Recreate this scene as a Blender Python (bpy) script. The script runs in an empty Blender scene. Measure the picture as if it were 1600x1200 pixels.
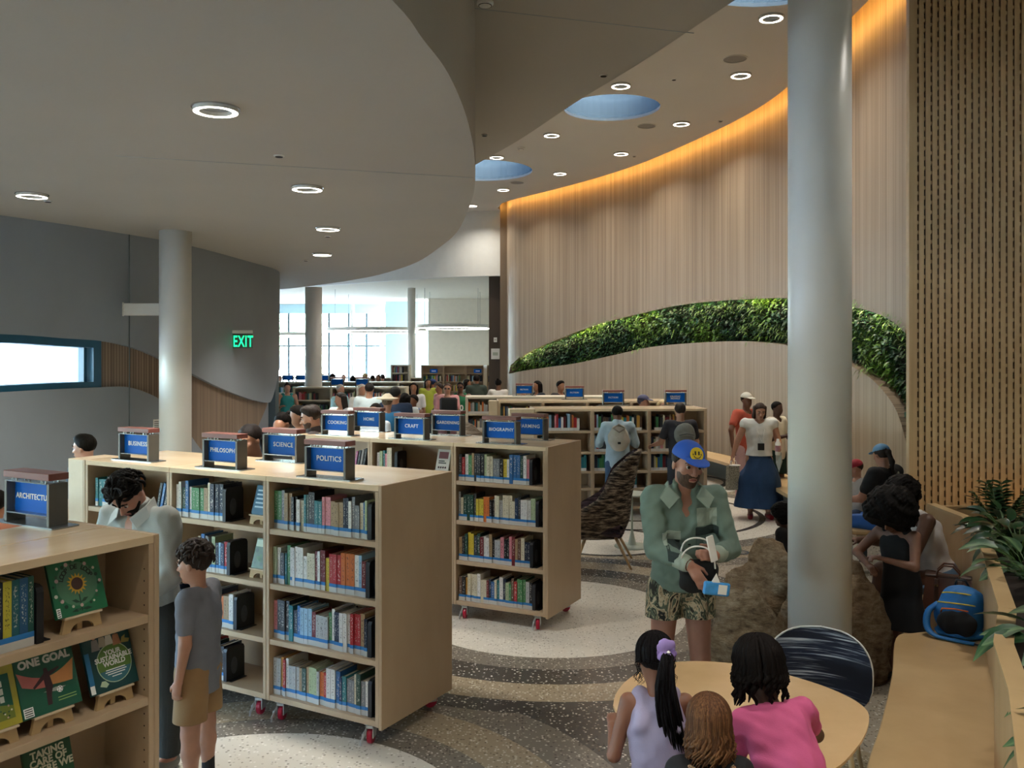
import bpy, bmesh, math, random
import numpy as np
from mathutils import Vector, Matrix, Euler, geometry

random.seed(7)
PI = math.pi
scene = bpy.context.scene
COL = scene.collection

# ------------------------------------------------------------------ camera, sky, exposure
FPX, HZ, CAMH = 1400.0, 557.0, 2.25          # focal length in pixels, horizon row, eye height
cam_d = bpy.data.cameras.new('camera')
cam = bpy.data.objects.new('camera', cam_d)
COL.objects.link(cam)
cam.location = (0, 0, CAMH)
cam.rotation_euler = (PI / 2, 0, 0)
cam_d.sensor_width = 36.0
cam_d.lens = FPX / 1600.0 * 36.0
cam_d.shift_y = -(600.0 - HZ) / 1600.0
cam_d.clip_end = 400
scene.camera = cam
scene.view_settings.view_transform = 'Standard'
scene.view_settings.look = 'None'
scene.view_settings.gamma = 1.0
scene.view_settings.use_curve_mapping = False
scene.view_settings.exposure = 0.0

world = bpy.data.worlds.new('world')
scene.world = world
world.use_nodes = True
_nt = world.node_tree
_sky = _nt.nodes.new('ShaderNodeTexSky')
_sky.sky_type = 'NISHITA'
_sky.sun_disc = False
_sky.sun_elevation = math.radians(48)
_sky.sun_rotation = math.radians(150)
_sky.air_density = 1.0
_sky.dust_density = 3.0
_sky.ozone_density = 2.0
_bg = [n for n in _nt.nodes if n.type == 'BACKGROUND'][0]
_bg.inputs['Strength'].default_value = 10.0
_nt.links.new(_sky.outputs['Color'], _bg.inputs['Color'])

# power of the room's lamps; W_NEAR drives unseen ones, mostly added
W_LOW, W_HIGH, W_NEAR, COVE, VINE, PENDANT = 42.0, 42.0, 17.0, 26.0, 40.0, 12.0


# ------------------------------------------------------------------ helpers
def P(px, py, d):
    """the point at distance d in front of the lens seen at pixel px, py"""
    return Vector(((px - 800.0) / FPX * d, d, CAMH - (py - HZ) / FPX * d))


def F(px, py, z=0.0):
    """the point at height z seen at pixel px, py"""
    return P(px, py, FPX * (CAMH - z) / (py - HZ))


def lin(h):
    h = h.lstrip('#')
    out = []
    for i in (0, 2, 4):
        c = int(h[i:i + 2], 16) / 255.0
        out.append(c / 12.92 if c <= 0.04045 else ((c + 0.055) / 1.055) ** 2.4)
    return (out[0], out[1], out[2], 1.0)


class NT:
    """a thin shell round a node tree"""
    def __init__(self, m):
        m.use_nodes = True
        self.t = m.node_tree
        self.b = [n for n in self.t.nodes if n.type == 'BSDF_PRINCIPLED'][0]
        self.out = [n for n in self.t.nodes if n.type == 'OUTPUT_MATERIAL'][0]

    def n(self, kind, **kw):
        nd = self.t.nodes.new('ShaderNode' + kind)
        for k, v in kw.items():
            setattr(nd, k, v)
        return nd

    def l(self, a, b):
        self.t.links.new(a, b)

    def coord(self, which='Object', scale=(1, 1, 1), rot=(0, 0, 0)):
        tc = self.n('TexCoord')
        mp = self.n('Mapping')
        mp.inputs['Scale'].default_value = scale
        mp.inputs['Rotation'].default_value = rot
        self.l(tc.outputs[which], mp.inputs['Vector'])
        return mp.outputs['Vector']

    def noise(self, vec, scale, detail=3.0, rough=0.5):
        nz = self.n('TexNoise')
        nz.inputs['Scale'].default_value = scale
        nz.inputs['Detail'].default_value = detail
        nz.inputs['Roughness'].default_value = rough
        self.l(vec, nz.inputs['Vector'])
        return nz.outputs['Fac']

    def ramp(self, fac, stops, interp='LINEAR'):
        r = self.n('ValToRGB')
        r.color_ramp.interpolation = interp
        el = r.color_ramp.elements
        while len(el) < len(stops):
            el.new(0.5)
        for e, (p, c) in zip(el, stops):
            e.position = p
            e.color = lin(c) if isinstance(c, str) else c
        self.l(fac, r.inputs['Fac'])
        return r.outputs['Color']

    def mix(self, fac, a, b, mode='MIX'):
        m = self.n('Mix', data_type='RGBA', blend_type=mode)
        for sock, v in ((m.inputs[0], fac), (m.inputs[6], a), (m.inputs[7], b)):
            if isinstance(v, str):
                sock.default_value = lin(v)
            elif isinstance(v, (int, float)):
                sock.default_value = v
            elif isinstance(v, tuple):
                sock.default_value = v
            else:
                self.l(v, sock)
        return m.outputs[2]

    def bump(self, fac, strength=0.2, dist=0.01):
        b = self.n('Bump')
        b.inputs['Strength'].default_value = strength
        b.inputs['Distance'].default_value = dist
        self.l(fac, b.inputs['Height'])
        self.l(b.outputs['Normal'], self.b.inputs['Normal'])


def plain(name, col, rough=0.55, metal=0.0, var=0.06, nscale=6.0, bump=0.0, bscale=60.0, spec=0.5, emit=0.0, coat=0.0):
    """one colour with a little drift in it"""
    m = bpy.data.materials.new(name)
    t = NT(m)
    c = lin(col)
    t.b.inputs['Roughness'].default_value = rough
    t.b.inputs['Metallic'].default_value = metal
    t.b.inputs['Specular IOR Level'].default_value = spec
    t.b.inputs['Coat Weight'].default_value = coat
    if var > 0:
        v = t.coord()
        f = t.noise(v, nscale, 4)
        lo = tuple(x * (1 - var * 2) for x in c[:3]) + (1,)
        hi = tuple(min(1, x * (1 + var * 2)) for x in c[:3]) + (1,)
        t.l(t.ramp(f, [(0.25, lo), (0.75, hi)]), t.b.inputs['Base Color'])
        if bump:
            t.bump(t.noise(v, bscale, 3), bump, 0.004)
    else:
        t.b.inputs['Base Color'].default_value = c
    if emit:
        t.b.inputs['Emission Color'].default_value = c
        t.b.inputs['Emission Strength'].default_value = emit
    return m


def wood(name, a, b, scale=(2.0, 30.0, 2.0), rough=0.42, which='Object', coat=0.0, spec=0.5):
    m = bpy.data.materials.new(name)
    t = NT(m)
    v = t.coord(which, scale)
    f = t.noise(v, 1.0, 5, 0.55)
    f2 = t.noise(t.coord(which, (0.7, 0.7, 0.7)), 2.0, 2)
    c = t.ramp(f, [(0.3, a), (0.7, b)])
    t.l(t.mix(0.25, c, t.ramp(f2, [(0.3, a), (0.7, b)])), t.b.inputs['Base Color'])
    t.b.inputs['Roughness'].default_value = rough
    t.b.inputs['Coat Weight'].default_value = coat
    t.b.inputs['Specular IOR Level'].default_value = spec
    return m


def glow(name, col, strength):
    m = bpy.data.materials.new(name)
    t = NT(m)
    t.b.inputs['Base Color'].default_value = lin(col)
    t.b.inputs['Emission Color'].default_value = lin(col)
    t.b.inputs['Emission Strength'].default_value = strength
    return m


class MB:
    """collects faces with material slots, then becomes ONE mesh object"""
    def __init__(self):
        self.v, self.f, self.m, self.uv = [], [], [], None

    def add(self, verts, faces, mi=0):
        o = len(self.v)
        self.v += [tuple(p) for p in verts]
        self.f += [tuple(i + o for i in f) for f in faces]
        self.m += [mi] * len(faces)

    def box(self, x0, x1, y0, y1, z0, z1, mi=0, mat=None):
        vs = [Vector((x, y, z)) for z in (z0, z1) for y in (y0, y1) for x in (x0, x1)]
        if mat is not None:
            vs = [mat @ q for q in vs]
        self.add(vs, [(0, 2, 3, 1), (4, 5, 7, 6), (0, 1, 5, 4), (2, 6, 7, 3), (0, 4, 6, 2), (1, 3, 7, 5)], mi)
        return self

    def bbox(self, x0, x1, y0, y1, z0, z1, b=0.004, mi=0, mat=None):
        """a box with chamfered vertical and horizontal edges"""
        vs, fs = [], []
        bx, by, bz = min(b, (x1 - x0) / 2.1), min(b, (y1 - y0) / 2.1), min(b, (z1 - z0) / 2.1)
        idx = {}
        for sx, sy, sz in [(i, j, k) for i in (0, 1) for j in (0, 1) for k in (0, 1)]:
            cx, cy, cz = (x0, x1)[sx], (y0, y1)[sy], (z0, z1)[sz]
            dx, dy, dz = (bx, -bx)[sx], (by, -by)[sy], (bz, -bz)[sz]
            for ax, p in (('x', (cx, cy + dy, cz + dz)), ('y', (cx + dx, cy, cz + dz)), ('z', (cx + dx, cy + dy, cz))):
                idx[(sx, sy, sz, ax)] = len(vs)
                vs.append(Vector(p))
        I = lambda a, b_, c, ax: idx[(a, b_, c, ax)]
        for s in (0, 1):
            q = [I(s, 0, 0, 'x'), I(s, 1, 0, 'x'), I(s, 1, 1, 'x'), I(s, 0, 1, 'x')]
            fs.append(q if s else q[::-1])
            q = [I(0, s, 0, 'y'), I(0, s, 1, 'y'), I(1, s, 1, 'y'), I(1, s, 0, 'y')]
            fs.append(q if s else q[::-1])
            q = [I(0, 0, s, 'z'), I(1, 0, s, 'z'), I(1, 1, s, 'z'), I(0, 1, s, 'z')]
            fs.append(q if s else q[::-1])
        for a in (0, 1):
            for c in (0, 1):
                q = [I(a, c, 0, 'x'), I(a, c, 1, 'x'), I(a, c, 1, 'y'), I(a, c, 0, 'y')]
                fs.append(q if (a == c) else q[::-1])
                q = [I(a, 0, c, 'x'), I(a, 0, c, 'z'), I(a, 1, c, 'z'), I(a, 1, c, 'x')]
                fs.append(q if (a == c) else q[::-1])
                q = [I(0, a, c, 'y'), I(1, a, c, 'y'), I(1, a, c, 'z'), I(0, a, c, 'z')]
                fs.append(q if (a == c) else q[::-1])
        for a in (0, 1):
            for c in (0, 1):
                for e in (0, 1):
                    q = [I(a, c, e, 'x'), I(a, c, e, 'y'), I(a, c, e, 'z')]
                    fs.append(q if (a + c + e) % 2 else q[::-1])
        if mat is not None:
            vs = [mat @ q for q in vs]
        self.add(vs, fs, mi)
        return self

    def tube(self, pts, rad, n=8, mi=0, caps=True, flat=None):
        """a tube through pts; rad a number or one per point; flat = (axis, factor) squashes it"""
        pts = [Vector(p) for p in pts]
        rs = [rad] * len(pts) if isinstance(rad, (int, float)) else list(rad)
        vs, fs = [], []
        up = None
        for i, p in enumerate(pts):
            t = (pts[min(i + 1, len(pts) - 1)] - pts[max(i - 1, 0)])
            t = t.normalized() if t.length > 1e-9 else Vector((0, 0, 1))
            if up is None:
                a = Vector((0, 0, 1)) if abs(t.z) < 0.9 else Vector((1, 0, 0))
                up = (a - t * a.dot(t)).normalized()
            else:
                up = (up - t * up.dot(t))
                up = up.normalized() if up.length > 1e-6 else t.orthogonal().normalized()
            sd = t.cross(up)
            for k in range(n):
                a = 2 * PI * k / n
                off = up * math.cos(a) * rs[i] + sd * math.sin(a) * rs[i]
                if flat:
                    ax = Vector(flat[0])
                    off -= ax * off.dot(ax) * (1 - flat[1])
                vs.append(p + off)
        for i in range(len(pts) - 1):
            for k in range(n):
                fs.append((i * n + k, (i + 1) * n + k, (i + 1) * n + (k + 1) % n, i * n + (k + 1) % n))
        if caps:
            fs.append(tuple(range(n)))
            fs.append(tuple((len(pts) - 1) * n + k for k in range(n - 1, -1, -1)))
        self.add(vs, fs, mi)
        return self

    def lathe(self, prof, n=24, c=(0, 0, 0), mi=0, caps=True, sy=1.0):
        """prof: (radius, z) pairs round the vertical through c"""
        vs, fs = [], []
        for r, z in prof:
            for k in range(n):
                a = 2 * PI * k / n
                vs.append((c[0] + r * math.cos(a), c[1] + r * math.sin(a) * sy, c[2] + z))
        for i in range(len(prof) - 1):
            for k in range(n):
                fs.append((i * n + k, i * n + (k + 1) % n, (i + 1) * n + (k + 1) % n, (i + 1) * n + k))
        if caps:
            fs.append(tuple(range(n - 1, -1, -1)))
            fs.append(tuple((len(prof) - 1) * n + k for k in range(n)))
        self.add(vs, fs, mi)
        return self

    def prism(self, poly, z0, z1, mi=0, mside=None, bottom=True, top=True):
        """poly: (x, y) outline, counter-clockwise from above"""
        n = len(poly)
        vs = [(x, y, z0) for x, y in poly] + [(x, y, z1) for x, y in poly]
        tris = geometry.tessellate_polygon([[Vector((x, y, 0)) for x, y in poly]])
        o = len(self.v)
        self.v += vs
        for a, b, c in tris:
            pa, pb, pc = poly[a], poly[b], poly[c]
            ccw = (pb[0] - pa[0]) * (pc[1] - pa[1]) - (pb[1] - pa[1]) * (pc[0] - pa[0]) > 0
            if not ccw:
                b, c = c, b
            if top:
                self.f.append((o + n + a, o + n + b, o + n + c)); self.m.append(mi)
            if bottom:
                self.f.append((o + a, o + c, o + b)); self.m.append(mi)
        area = sum(poly[i][0] * poly[(i + 1) % n][1] - poly[(i + 1) % n][0] * poly[i][1] for i in range(n))
        for i in range(n):
            j = (i + 1) % n
            q = (o + i, o + j, o + n + j, o + n + i)
            self.f.append(q if area > 0 else q[::-1])
            self.m.append(mi if mside is None else mside)
        return self

    def extrude(self, poly, mat, t, mi=0):
        """flat outline poly (u, v) thickened by t, placed by the matrix mat (u, v, w)"""
        s = MB()
        s.prism(poly, 0, t)
        self.add([mat @ Vector(q) for q in s.v], s.f, mi)
        return self

    def mesh(self, name, mats, smooth=False, uv=None):
        me = bpy.data.meshes.new(name)
        me.from_pydata(self.v, [], self.f)
        for m in (mats if isinstance(mats, (list, tuple)) else [mats]):
            me.materials.append(m)
        if any(self.m):
            me.polygons.foreach_set('material_index', self.m)
        if smooth:
            me.polygons.foreach_set('use_smooth', [True] * len(me.polygons))
        if uv is not None:
            lay = me.uv_layers.new(name='UVMap')
            li = np.zeros(len(me.loops), dtype=np.int32)
            me.loops.foreach_get('vertex_index', li)
            lay.data.foreach_set('uv', np.asarray(uv, dtype=np.float32)[li].ravel())
        me.update()
        return me

    def obj(self, name, mats, parent=None, smooth=False, uv=None, loc=None):
        o = bpy.data.objects.new(name, self.mesh(name, mats, smooth, uv))
        COL.objects.link(o)
        if parent is not None:
            o.parent = parent
        if loc is not None:
            o.location = loc
        return o


def tag(o, label=None, cat=None, group=None, kind=None):
    for k, v in (('label', label), ('category', cat), ('group', group), ('kind', kind)):
        if v:
            o[k] = v
    return o


def thing(name, label, cat, loc=(0, 0, 0), rz=0.0, group=None):
    o = bpy.data.objects.new(name, None)
    o.empty_display_size = 0.05
    COL.objects.link(o)
    o.location = loc
    o.rotation_euler = (0, 0, rz)
    return tag(o, label, cat, group)


def struct(o, label=None):
    return tag(o, label, None, None, 'structure')


def copy_tree(o, parent=None):
    c = o.copy()
    COL.objects.link(c)
    if parent is not None:
        c.parent = parent
    for ch in list(o.children):
        copy_tree(ch, c)
    return c


_tscene = bpy.data.scenes.new('lettering_workbench')
_tcache = {}


def text(s, size, mat, parent, loc, rot, name='lettering', extrude=0.0012, bold=0.0, align='CENTER', space=1.0, line=0.85):
    """raised letters, turned into a mesh of their own"""
    key = (s, size, extrude, bold, align, space, line)
    if key not in _tcache:
        cu = bpy.data.curves.new(name, 'FONT')
        cu.body = s
        cu.size = size
        cu.extrude = extrude
        cu.offset = bold
        cu.align_x = align
        cu.align_y = 'CENTER'
        cu.space_character = space
        cu.space_line = line
        cu.resolution_u = 3
        o = bpy.data.objects.new(name, cu)
        _tscene.collection.objects.link(o)
        vl = _tscene.view_layers[0]
        vl.update()
        dg = vl.depsgraph
        _tcache[key] = bpy.data.meshes.new_from_object(o.evaluated_get(dg))
        bpy.data.objects.remove(o)
    me = _tcache[key].copy()
    me.materials.clear()
    me.materials.append(mat)
    o = bpy.data.objects.new(name, me)
    COL.objects.link(o)
    o.parent = parent
    o.location = loc
    o.rotation_euler = rot
    return o


def interp(table, x):
    """piecewise linear lookup in [(x, y), ...] with straight ends"""
    if x <= table[0][0]:
        (x0, y0), (x1, y1) = table[0], table[1]
    elif x >= table[-1][0]:
        (x0, y0), (x1, y1) = table[-2], table[-1]
    else:
        for k in range(len(table) - 1):
            if table[k][0] <= x <= table[k + 1][0]:
                (x0, y0), (x1, y1) = table[k], table[k + 1]
                break
    return y0 + (y1 - y0) * (x - x0) / (x1 - x0)


def smooth_curve(pts, per=8):
    """Catmull-Rom through pts"""
    pts = [Vector(p) for p in pts]
    out = []
    for i in range(len(pts) - 1):
        p0, p1, p2, p3 = pts[max(i - 1, 0)], pts[i], pts[i + 1], pts[min(i + 2, len(pts) - 1)]
        for k in range(per):
            t = k / per
            out.append(0.5 * ((2 * p1) + (p2 - p0) * t + (2 * p0 - 5 * p1 + 4 * p2 - p3) * t * t + (3 * p1 - p0 - 3 * p2 + p3) * t ** 3))
    out.append(pts[-1])
    return out


def smooth_table(tab, per=6):
    return [(p.x, p.y) for p in smooth_curve([(x, y, 0) for x, y in tab], per)]


def ribbon(name, plan, z0, z1, t, mats, parent=None, side=1, smooth=False):
    """an upright wall along plan (x, y), from z0[i] to z1[i], t thick away from the room; uv = (length, height)"""
    n = len(plan)
    z0 = [z0] * n if isinstance(z0, (int, float)) else z0
    z1 = [z1] * n if isinstance(z1, (int, float)) else z1
    s, cum = 0.0, []
    for i in range(n):
        if i:
            s += math.hypot(plan[i][0] - plan[i - 1][0], plan[i][1] - plan[i - 1][1])
        cum.append(s)
    mb, uv = MB(), []
    for i in range(n):
        a, b = plan[max(i - 1, 0)], plan[min(i + 1, n - 1)]
        tx, ty = b[0] - a[0], b[1] - a[1]
        L = math.hypot(tx, ty) or 1.0
        nx, ny = ty / L * side, -tx / L * side
        x, y = plan[i]
        mb.v += [(x, y, z0[i]), (x, y, z1[i]), (x + nx * t, y + ny * t, z0[i]), (x + nx * t, y + ny * t, z1[i])]
        uv += [(cum[i], z0[i]), (cum[i], z1[i])] * 2
    for i in range(n - 1):
        if z1[i] - z0[i] < 1e-4 and z1[i + 1] - z0[i + 1] < 1e-4:
            continue
        a, b = i * 4, i * 4 + 4
        q = [(a, b, b + 1, a + 1), (b + 2, a + 2, a + 3, b + 3), (a + 1, b + 1, b + 3, a + 3), (a + 2, b + 2, b, a)]
        mb.f += q if side > 0 else [x[::-1] for x in q]
        mb.m += [0, 0, 0, 0]
    e = (n - 1) * 4
    mb.f += [(0, 1, 3, 2), (e, e + 2, e + 3, e + 1)]
    mb.m += [0, 0]
    return mb.obj(name, mats, parent, smooth, uv)
# ------------------------------------------------------------------ materials of the setting
def terrazzo(name, base, chips, amount=0.35, scale=55.0):
    m = bpy.data.materials.new(name)
    t = NT(m)
    v = t.coord('Object')
    vo = t.n('TexVoronoi')
    vo.inputs['Scale'].default_value = scale
    t.l(v, vo.inputs['Vector'])
    sep = t.n('SeparateColor')
    t.l(vo.outputs['Color'], sep.inputs['Color'])
    chip = t.ramp(sep.outputs[0], [(0.0, chips[0]), (0.34, chips[1]), (0.67, chips[2])], 'CONSTANT')
    pick = t.n('Math', operation='LESS_THAN')
    t.l(sep.outputs[1], pick.inputs[0])
    pick.inputs[1].default_value = amount
    near = t.n('Math', operation='LESS_THAN')
    t.l(vo.outputs['Distance'], near.inputs[0])
    near.inputs[1].default_value = 0.42
    mul = t.n('Math', operation='MULTIPLY')
    t.l(pick.outputs[0], mul.inputs[0])
    t.l(near.outputs[0], mul.inputs[1])
    c = t.mix(mul.outputs[0], base, chip)
    big = t.noise(v, 0.9, 3)
    c = t.mix(0.12, c, t.ramp(big, [(0.3, '#000000'), (0.7, '#ffffff')]), 'SOFT_LIGHT')
    t.l(c, t.b.inputs['Base Color'])
    t.b.inputs['Roughness'].default_value = 0.26
    return m


def stripes(name, cols, pitch, rough=0.5, groove=0.16, grain=True):
    """narrow upright wooden strips along the length of a wall (uv in metres)"""
    m = bpy.data.materials.new(name)
    t = NT(m)
    tc = t.n('TexCoord')
    sp = t.n('SeparateXYZ')
    t.l(tc.outputs['UV'], sp.inputs[0])
    d = t.n('Math', operation='DIVIDE')
    t.l(sp.outputs[0], d.inputs[0]); d.inputs[1].default_value = pitch
    fl = t.n('Math', operation='FLOOR')
    t.l(d.outputs[0], fl.inputs[0])
    wn = t.n('TexWhiteNoise', noise_dimensions='1D')
    t.l(fl.outputs[0], wn.inputs['W'])
    c = t.ramp(wn.outputs['Value'], [(i / (len(cols) - 1), k) for i, k in enumerate(cols)])
    v = t.coord('UV', (14.0, 0.5, 1))
    c = t.mix(0.35, c, t.ramp(t.noise(v, 1.0, 4), [(0.3, cols[0]), (0.7, cols[-1])]))
    v2 = t.coord('UV', (0.5, 0.12, 1))
    c = t.mix(0.2, c, t.ramp(t.noise(v2, 1.0, 2), [(0.3, cols[0]), (0.7, cols[-1])]))
    fr = t.n('Math', operation='FRACT')
    t.l(d.outputs[0], fr.inputs[0])
    g = t.n('Math', operation='LESS_THAN')
    t.l(fr.outputs[0], g.inputs[0]); g.inputs[1].default_value = groove
    c = t.mix(g.outputs[0], c, t.mix(0.55, c, '#2a2018'))
    t.l(c, t.b.inputs['Base Color'])
    t.b.inputs['Roughness'].default_value = rough
    return m


M = {}
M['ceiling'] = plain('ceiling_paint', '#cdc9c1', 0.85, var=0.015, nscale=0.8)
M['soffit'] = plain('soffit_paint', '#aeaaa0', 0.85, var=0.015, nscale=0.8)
M['white'] = plain('white_paint', '#d8d8d2', 0.6, var=0.015)
M['column'] = plain('column_paint', '#e2e2dc', 0.33, var=0.02, nscale=1.5)
M['grey_wall'] = plain('grey_wall_paint', '#8b949c', 0.7, var=0.03, nscale=1.2)
M['cream'] = plain('cream_paint', '#d9d3c4', 0.8, var=0.02)
M['aqua'] = plain('aqua_paint', '#b9d6df', 0.8, var=0.02)
M['teal_metal'] = plain('teal_window_frame', '#12506b', 0.4, var=0.03)
M['mullion'] = plain('grey_mullion', '#55656b', 0.5, var=0.02)
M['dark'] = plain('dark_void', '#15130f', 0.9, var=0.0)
M['wood_wall'] = stripes('wood_strip_wall', ['#846f58', '#a18b71', '#b39e84'], 0.034)
M['wood_band'] = stripes('wood_strip_band', ['#6d5c4d', '#8d7a68', '#9c8975'], 0.05, groove=0.3)
M['pillar_wood'] = stripes('pillar_wood_cladding', ['#463a30', '#54473c', '#5f5145'], 0.09)
M['slat'] = wood('slat_wood', '#b7996f', '#d0b389', (25, 25, 0.7), 0.5)
M['bench_wood'] = wood('bench_wood', '#b39468', '#c8ab7e', (3, 3, 3), 0.38)
M['bench_face'] = wood('bench_face_wood', '#b49164', '#c5a377', (5, 5, 0.7), 0.45)
M['concrete'] = plain('pale_pavement', '#bdbab2', 0.9, var=0.05)
M['floor'] = terrazzo('terrazzo_pale', '#aaa090', ['#d9d2c4', '#6d675e', '#8c7d68'], 0.45)
M['t_white'] = terrazzo('terrazzo_white', '#dcd6c8', ['#c3bcae', '#efeae0', '#9c9689'], 0.35)
M['t_grey'] = terrazzo('terrazzo_grey', '#7d766b', ['#a59d90', '#55504a', '#c8c0b2'], 0.5)
M['t_dark'] = terrazzo('terrazzo_dark', '#4c4944', ['#d8d2c6', '#2e2c2a', '#8a847a'], 0.42)
M['t_beige'] = terrazzo('terrazzo_beige', '#a3957e', ['#c9bda6', '#7a6d5a', '#d8cfbd'], 0.5)
M['t_line'] = terrazzo('terrazzo_charcoal', '#383634', ['#5a5651', '#22201f', '#8a847a'], 0.3)


def glass_mat(name, tint='#ffffff', gloss=0.06):
    m = bpy.data.materials.new(name)
    t = NT(m)
    tr = t.n('BsdfTransparent')
    tr.inputs['Color'].default_value = lin(tint)
    gl = t.n('BsdfGlossy')
    gl.inputs['Roughness'].default_value = 0.02
    mx = t.n('MixShader')
    mx.inputs['Fac'].default_value = gloss
    t.l(tr.outputs[0], mx.inputs[1])
    t.l(gl.outputs[0], mx.inputs[2])
    t.l(mx.outputs[0], t.out.inputs['Surface'])
    return m


M['glass'] = glass_mat('window_glass', '#f3fbfc')

# ------------------------------------------------------------------ the floor and its inlaid rings
fl = MB().prism([(-20, -4), (8, -4), (8, 12), (5.5, 20), (2, 30), (2, 46), (-20, 46)], -0.12, 0.0).obj('floor', M['floor'])
struct(fl)


def ring(cx, cy, r0, r1, z, mat, a0=0.0, a1=2 * PI, n=72, h=0.004):
    """a ring-shaped slab of terrazzo lying a hair proud of the slab under it"""
    mb = MB()
    full = abs(a1 - a0 - 2 * PI) < 1e-6
    k = n if full else n + 1
    for i in range(k):
        a = a0 + (a1 - a0) * i / n
        c, s = math.cos(a), math.sin(a)
        mb.v += [(cx + r0 * c, cy + r0 * s, z), (cx + r1 * c, cy + r1 * s, z), (cx + r1 * c, cy + r1 * s, z - h)]
    for i in range(n):
        a, b = i * 3, ((i + 1) % k) * 3
        mb.f += [(a, a + 1, b + 1, b), (a + 1, a + 2, b + 2, b + 1)]
        mb.m += [0, 0]
    return mb.obj('terrazzo_band', mat, fl)


# family by the front table: circle hidden left, then the middle circle, then the far one by the wall
for cx, cy, zz, bands in (
        (-1.35, 4.15, 0.0006, [(0.02, 1.2, 't_white'), (1.2, 1.42, 't_grey'), (1.42, 1.74, 't_beige'), (1.74, 2.05, 't_grey'), (2.05, 2.75, 't_dark'), (2.75, 3.1, 't_grey'), (3.1, 3.5, 't_beige')]),
        (1.75, 12.9, 0.0012, [(0.02, 0.62, 't_white'), (0.62, 0.70, 't_line'), (0.70, 1.25, 't_white'), (1.25, 1.33, 't_line'), (1.33, 1.75, 't_white'), (1.75, 1.83, 't_line'), (1.83, 2.2, 't_white'), (2.2, 2.5, 't_grey'), (2.5, 3.0, 't_beige'), (3.0, 3.3, 't_grey')]),
        (0.33, 7.85, 0.0018, [(0.02, 1.17, 't_white'), (1.17, 1.42, 't_grey'), (1.42, 1.71, 't_dark'), (1.71, 2.02, 't_beige'), (2.02, 2.22, 't_dark')]),
        (2.9, 16.2, 0.0018, [(0.02, 0.9, 't_white'), (0.9, 1.05, 't_line'), (1.05, 1.5, 't_white')]),
        (1.15, 10.9, 0.0024, [(0.02, 0.75, 't_white'), (0.75, 0.82, 't_line')])):
    for r0, r1, mk in bands:
        ring(cx, cy, r0, r1, zz, M[mk])
    # the plug at the middle
struct(MB().prism([(-80, -60), (60, -60), (60, 140), (-80, 140)], -0.5, -0.3).obj('ground', M['concrete']))

# ------------------------------------------------------------------ ceilings
ZL, ZM, ZU, ZF = 3.95, 5.2, 6.6, 4.7
low_edge = [(-9.0, -3.6), (-4.5, -2.2), (-2.6, -0.4), (-1.6, 1.4), (-0.95, 3.0), (-0.573, 4.27), (-0.479, 4.79), (-0.384, 5.38), (-0.325, 6.31), (-0.316, 7.5),
            (-0.369, 8.9), (-0.466, 10.0), (-0.73, 12.1), (-1.09, 13.8), (-1.73, 16.2), (-2.6, 18.3), (-3.4, 19.7), (-4.55, 21.25), (-5.9, 22.7), (-8.0, 23.9), (-12.0, 24.6)]
low_edge_s = [(p.x, p.y) for p in smooth_curve([(x, y, 0) for x, y in low_edge], 5)]
poly = low_edge_s + [(-12.0, -3.6)]
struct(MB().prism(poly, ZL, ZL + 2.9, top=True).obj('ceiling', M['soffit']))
# shadow joint across the low ceiling
jp = [P(180, 243.5, 0), P(742, 277.5, 0)]
jd0, jd1 = FPX * (ZL - CAMH) / (HZ - 243.5), FPX * (ZL - CAMH) / (HZ - 277.5)
a, b = P(180, 243.5, jd0), P(740, 277.5, jd1)
struct(MB().box(0, (b - a).length, -0.004, 0.004, -0.002, 0.004).obj('trim_1', M['grey_wall'])).matrix_world = Matrix.Translation(a) @ Euler((0, 0, math.atan2(b.y - a.y, b.x - a.x))).to_matrix().to_4x4()

mid_edge = [(3.6, -3.6), (3.6, 0), (3.2, 3.2), (2.6, 5.2), (1.85, 7.4), (1.29, 9.0), (0.74, 10.4), (0.1, 12.2), (-0.57, 13.8), (-1.5, 16.0), (-3.0, 18.5)]
mid_s = [(p.x, p.y) for p in smooth_curve([(x, y, 0) for x, y in mid_edge], 5)]
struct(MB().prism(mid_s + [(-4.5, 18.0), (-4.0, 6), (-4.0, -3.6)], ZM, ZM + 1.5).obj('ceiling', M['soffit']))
a, b = P(742, 13, FPX * (ZM - CAMH) / (HZ - 13)), P(1084, 52, FPX * (ZM - CAMH) / (HZ - 52))
struct(MB().box(0, (b - a).length, -0.005, 0.005, -0.002, 0.004).obj('trim_2', M['grey_wall'])).matrix_world = Matrix.Translation(a) @ Euler((0, 0, math.atan2(b.y - a.y, b.x - a.x))).to_matrix().to_4x4()

# the strip wall's plan as distances along sight lines, then in metres
WD = smooth_table([(792, 26.3), (800, 25.4), (830, 24.6), (900, 23.0), (1000, 20.7), (1100, 18.2), (1232, 15.1), (1328, 12.3), (1390, 10.95), (1430, 10.35), (1480, 9.9)], 8)
WPX = [792 + (1480 - 792) * i / 230 for i in range(231)]
wplan = [((px - 800) / FPX * interp(WD, px), interp(WD, px)) for px in WPX]


def offset(plan, t):
    out = []
    for i in range(len(plan)):
        a, b = plan[max(i - 1, 0)], plan[min(i + 1, len(plan) - 1)]
        L = math.hypot(b[0] - a[0], b[1] - a[1])
        out.append((plan[i][0] - (b[1] - a[1]) / L * -t, plan[i][1] + (b[0] - a[0]) / L * -t))
    return out


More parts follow.
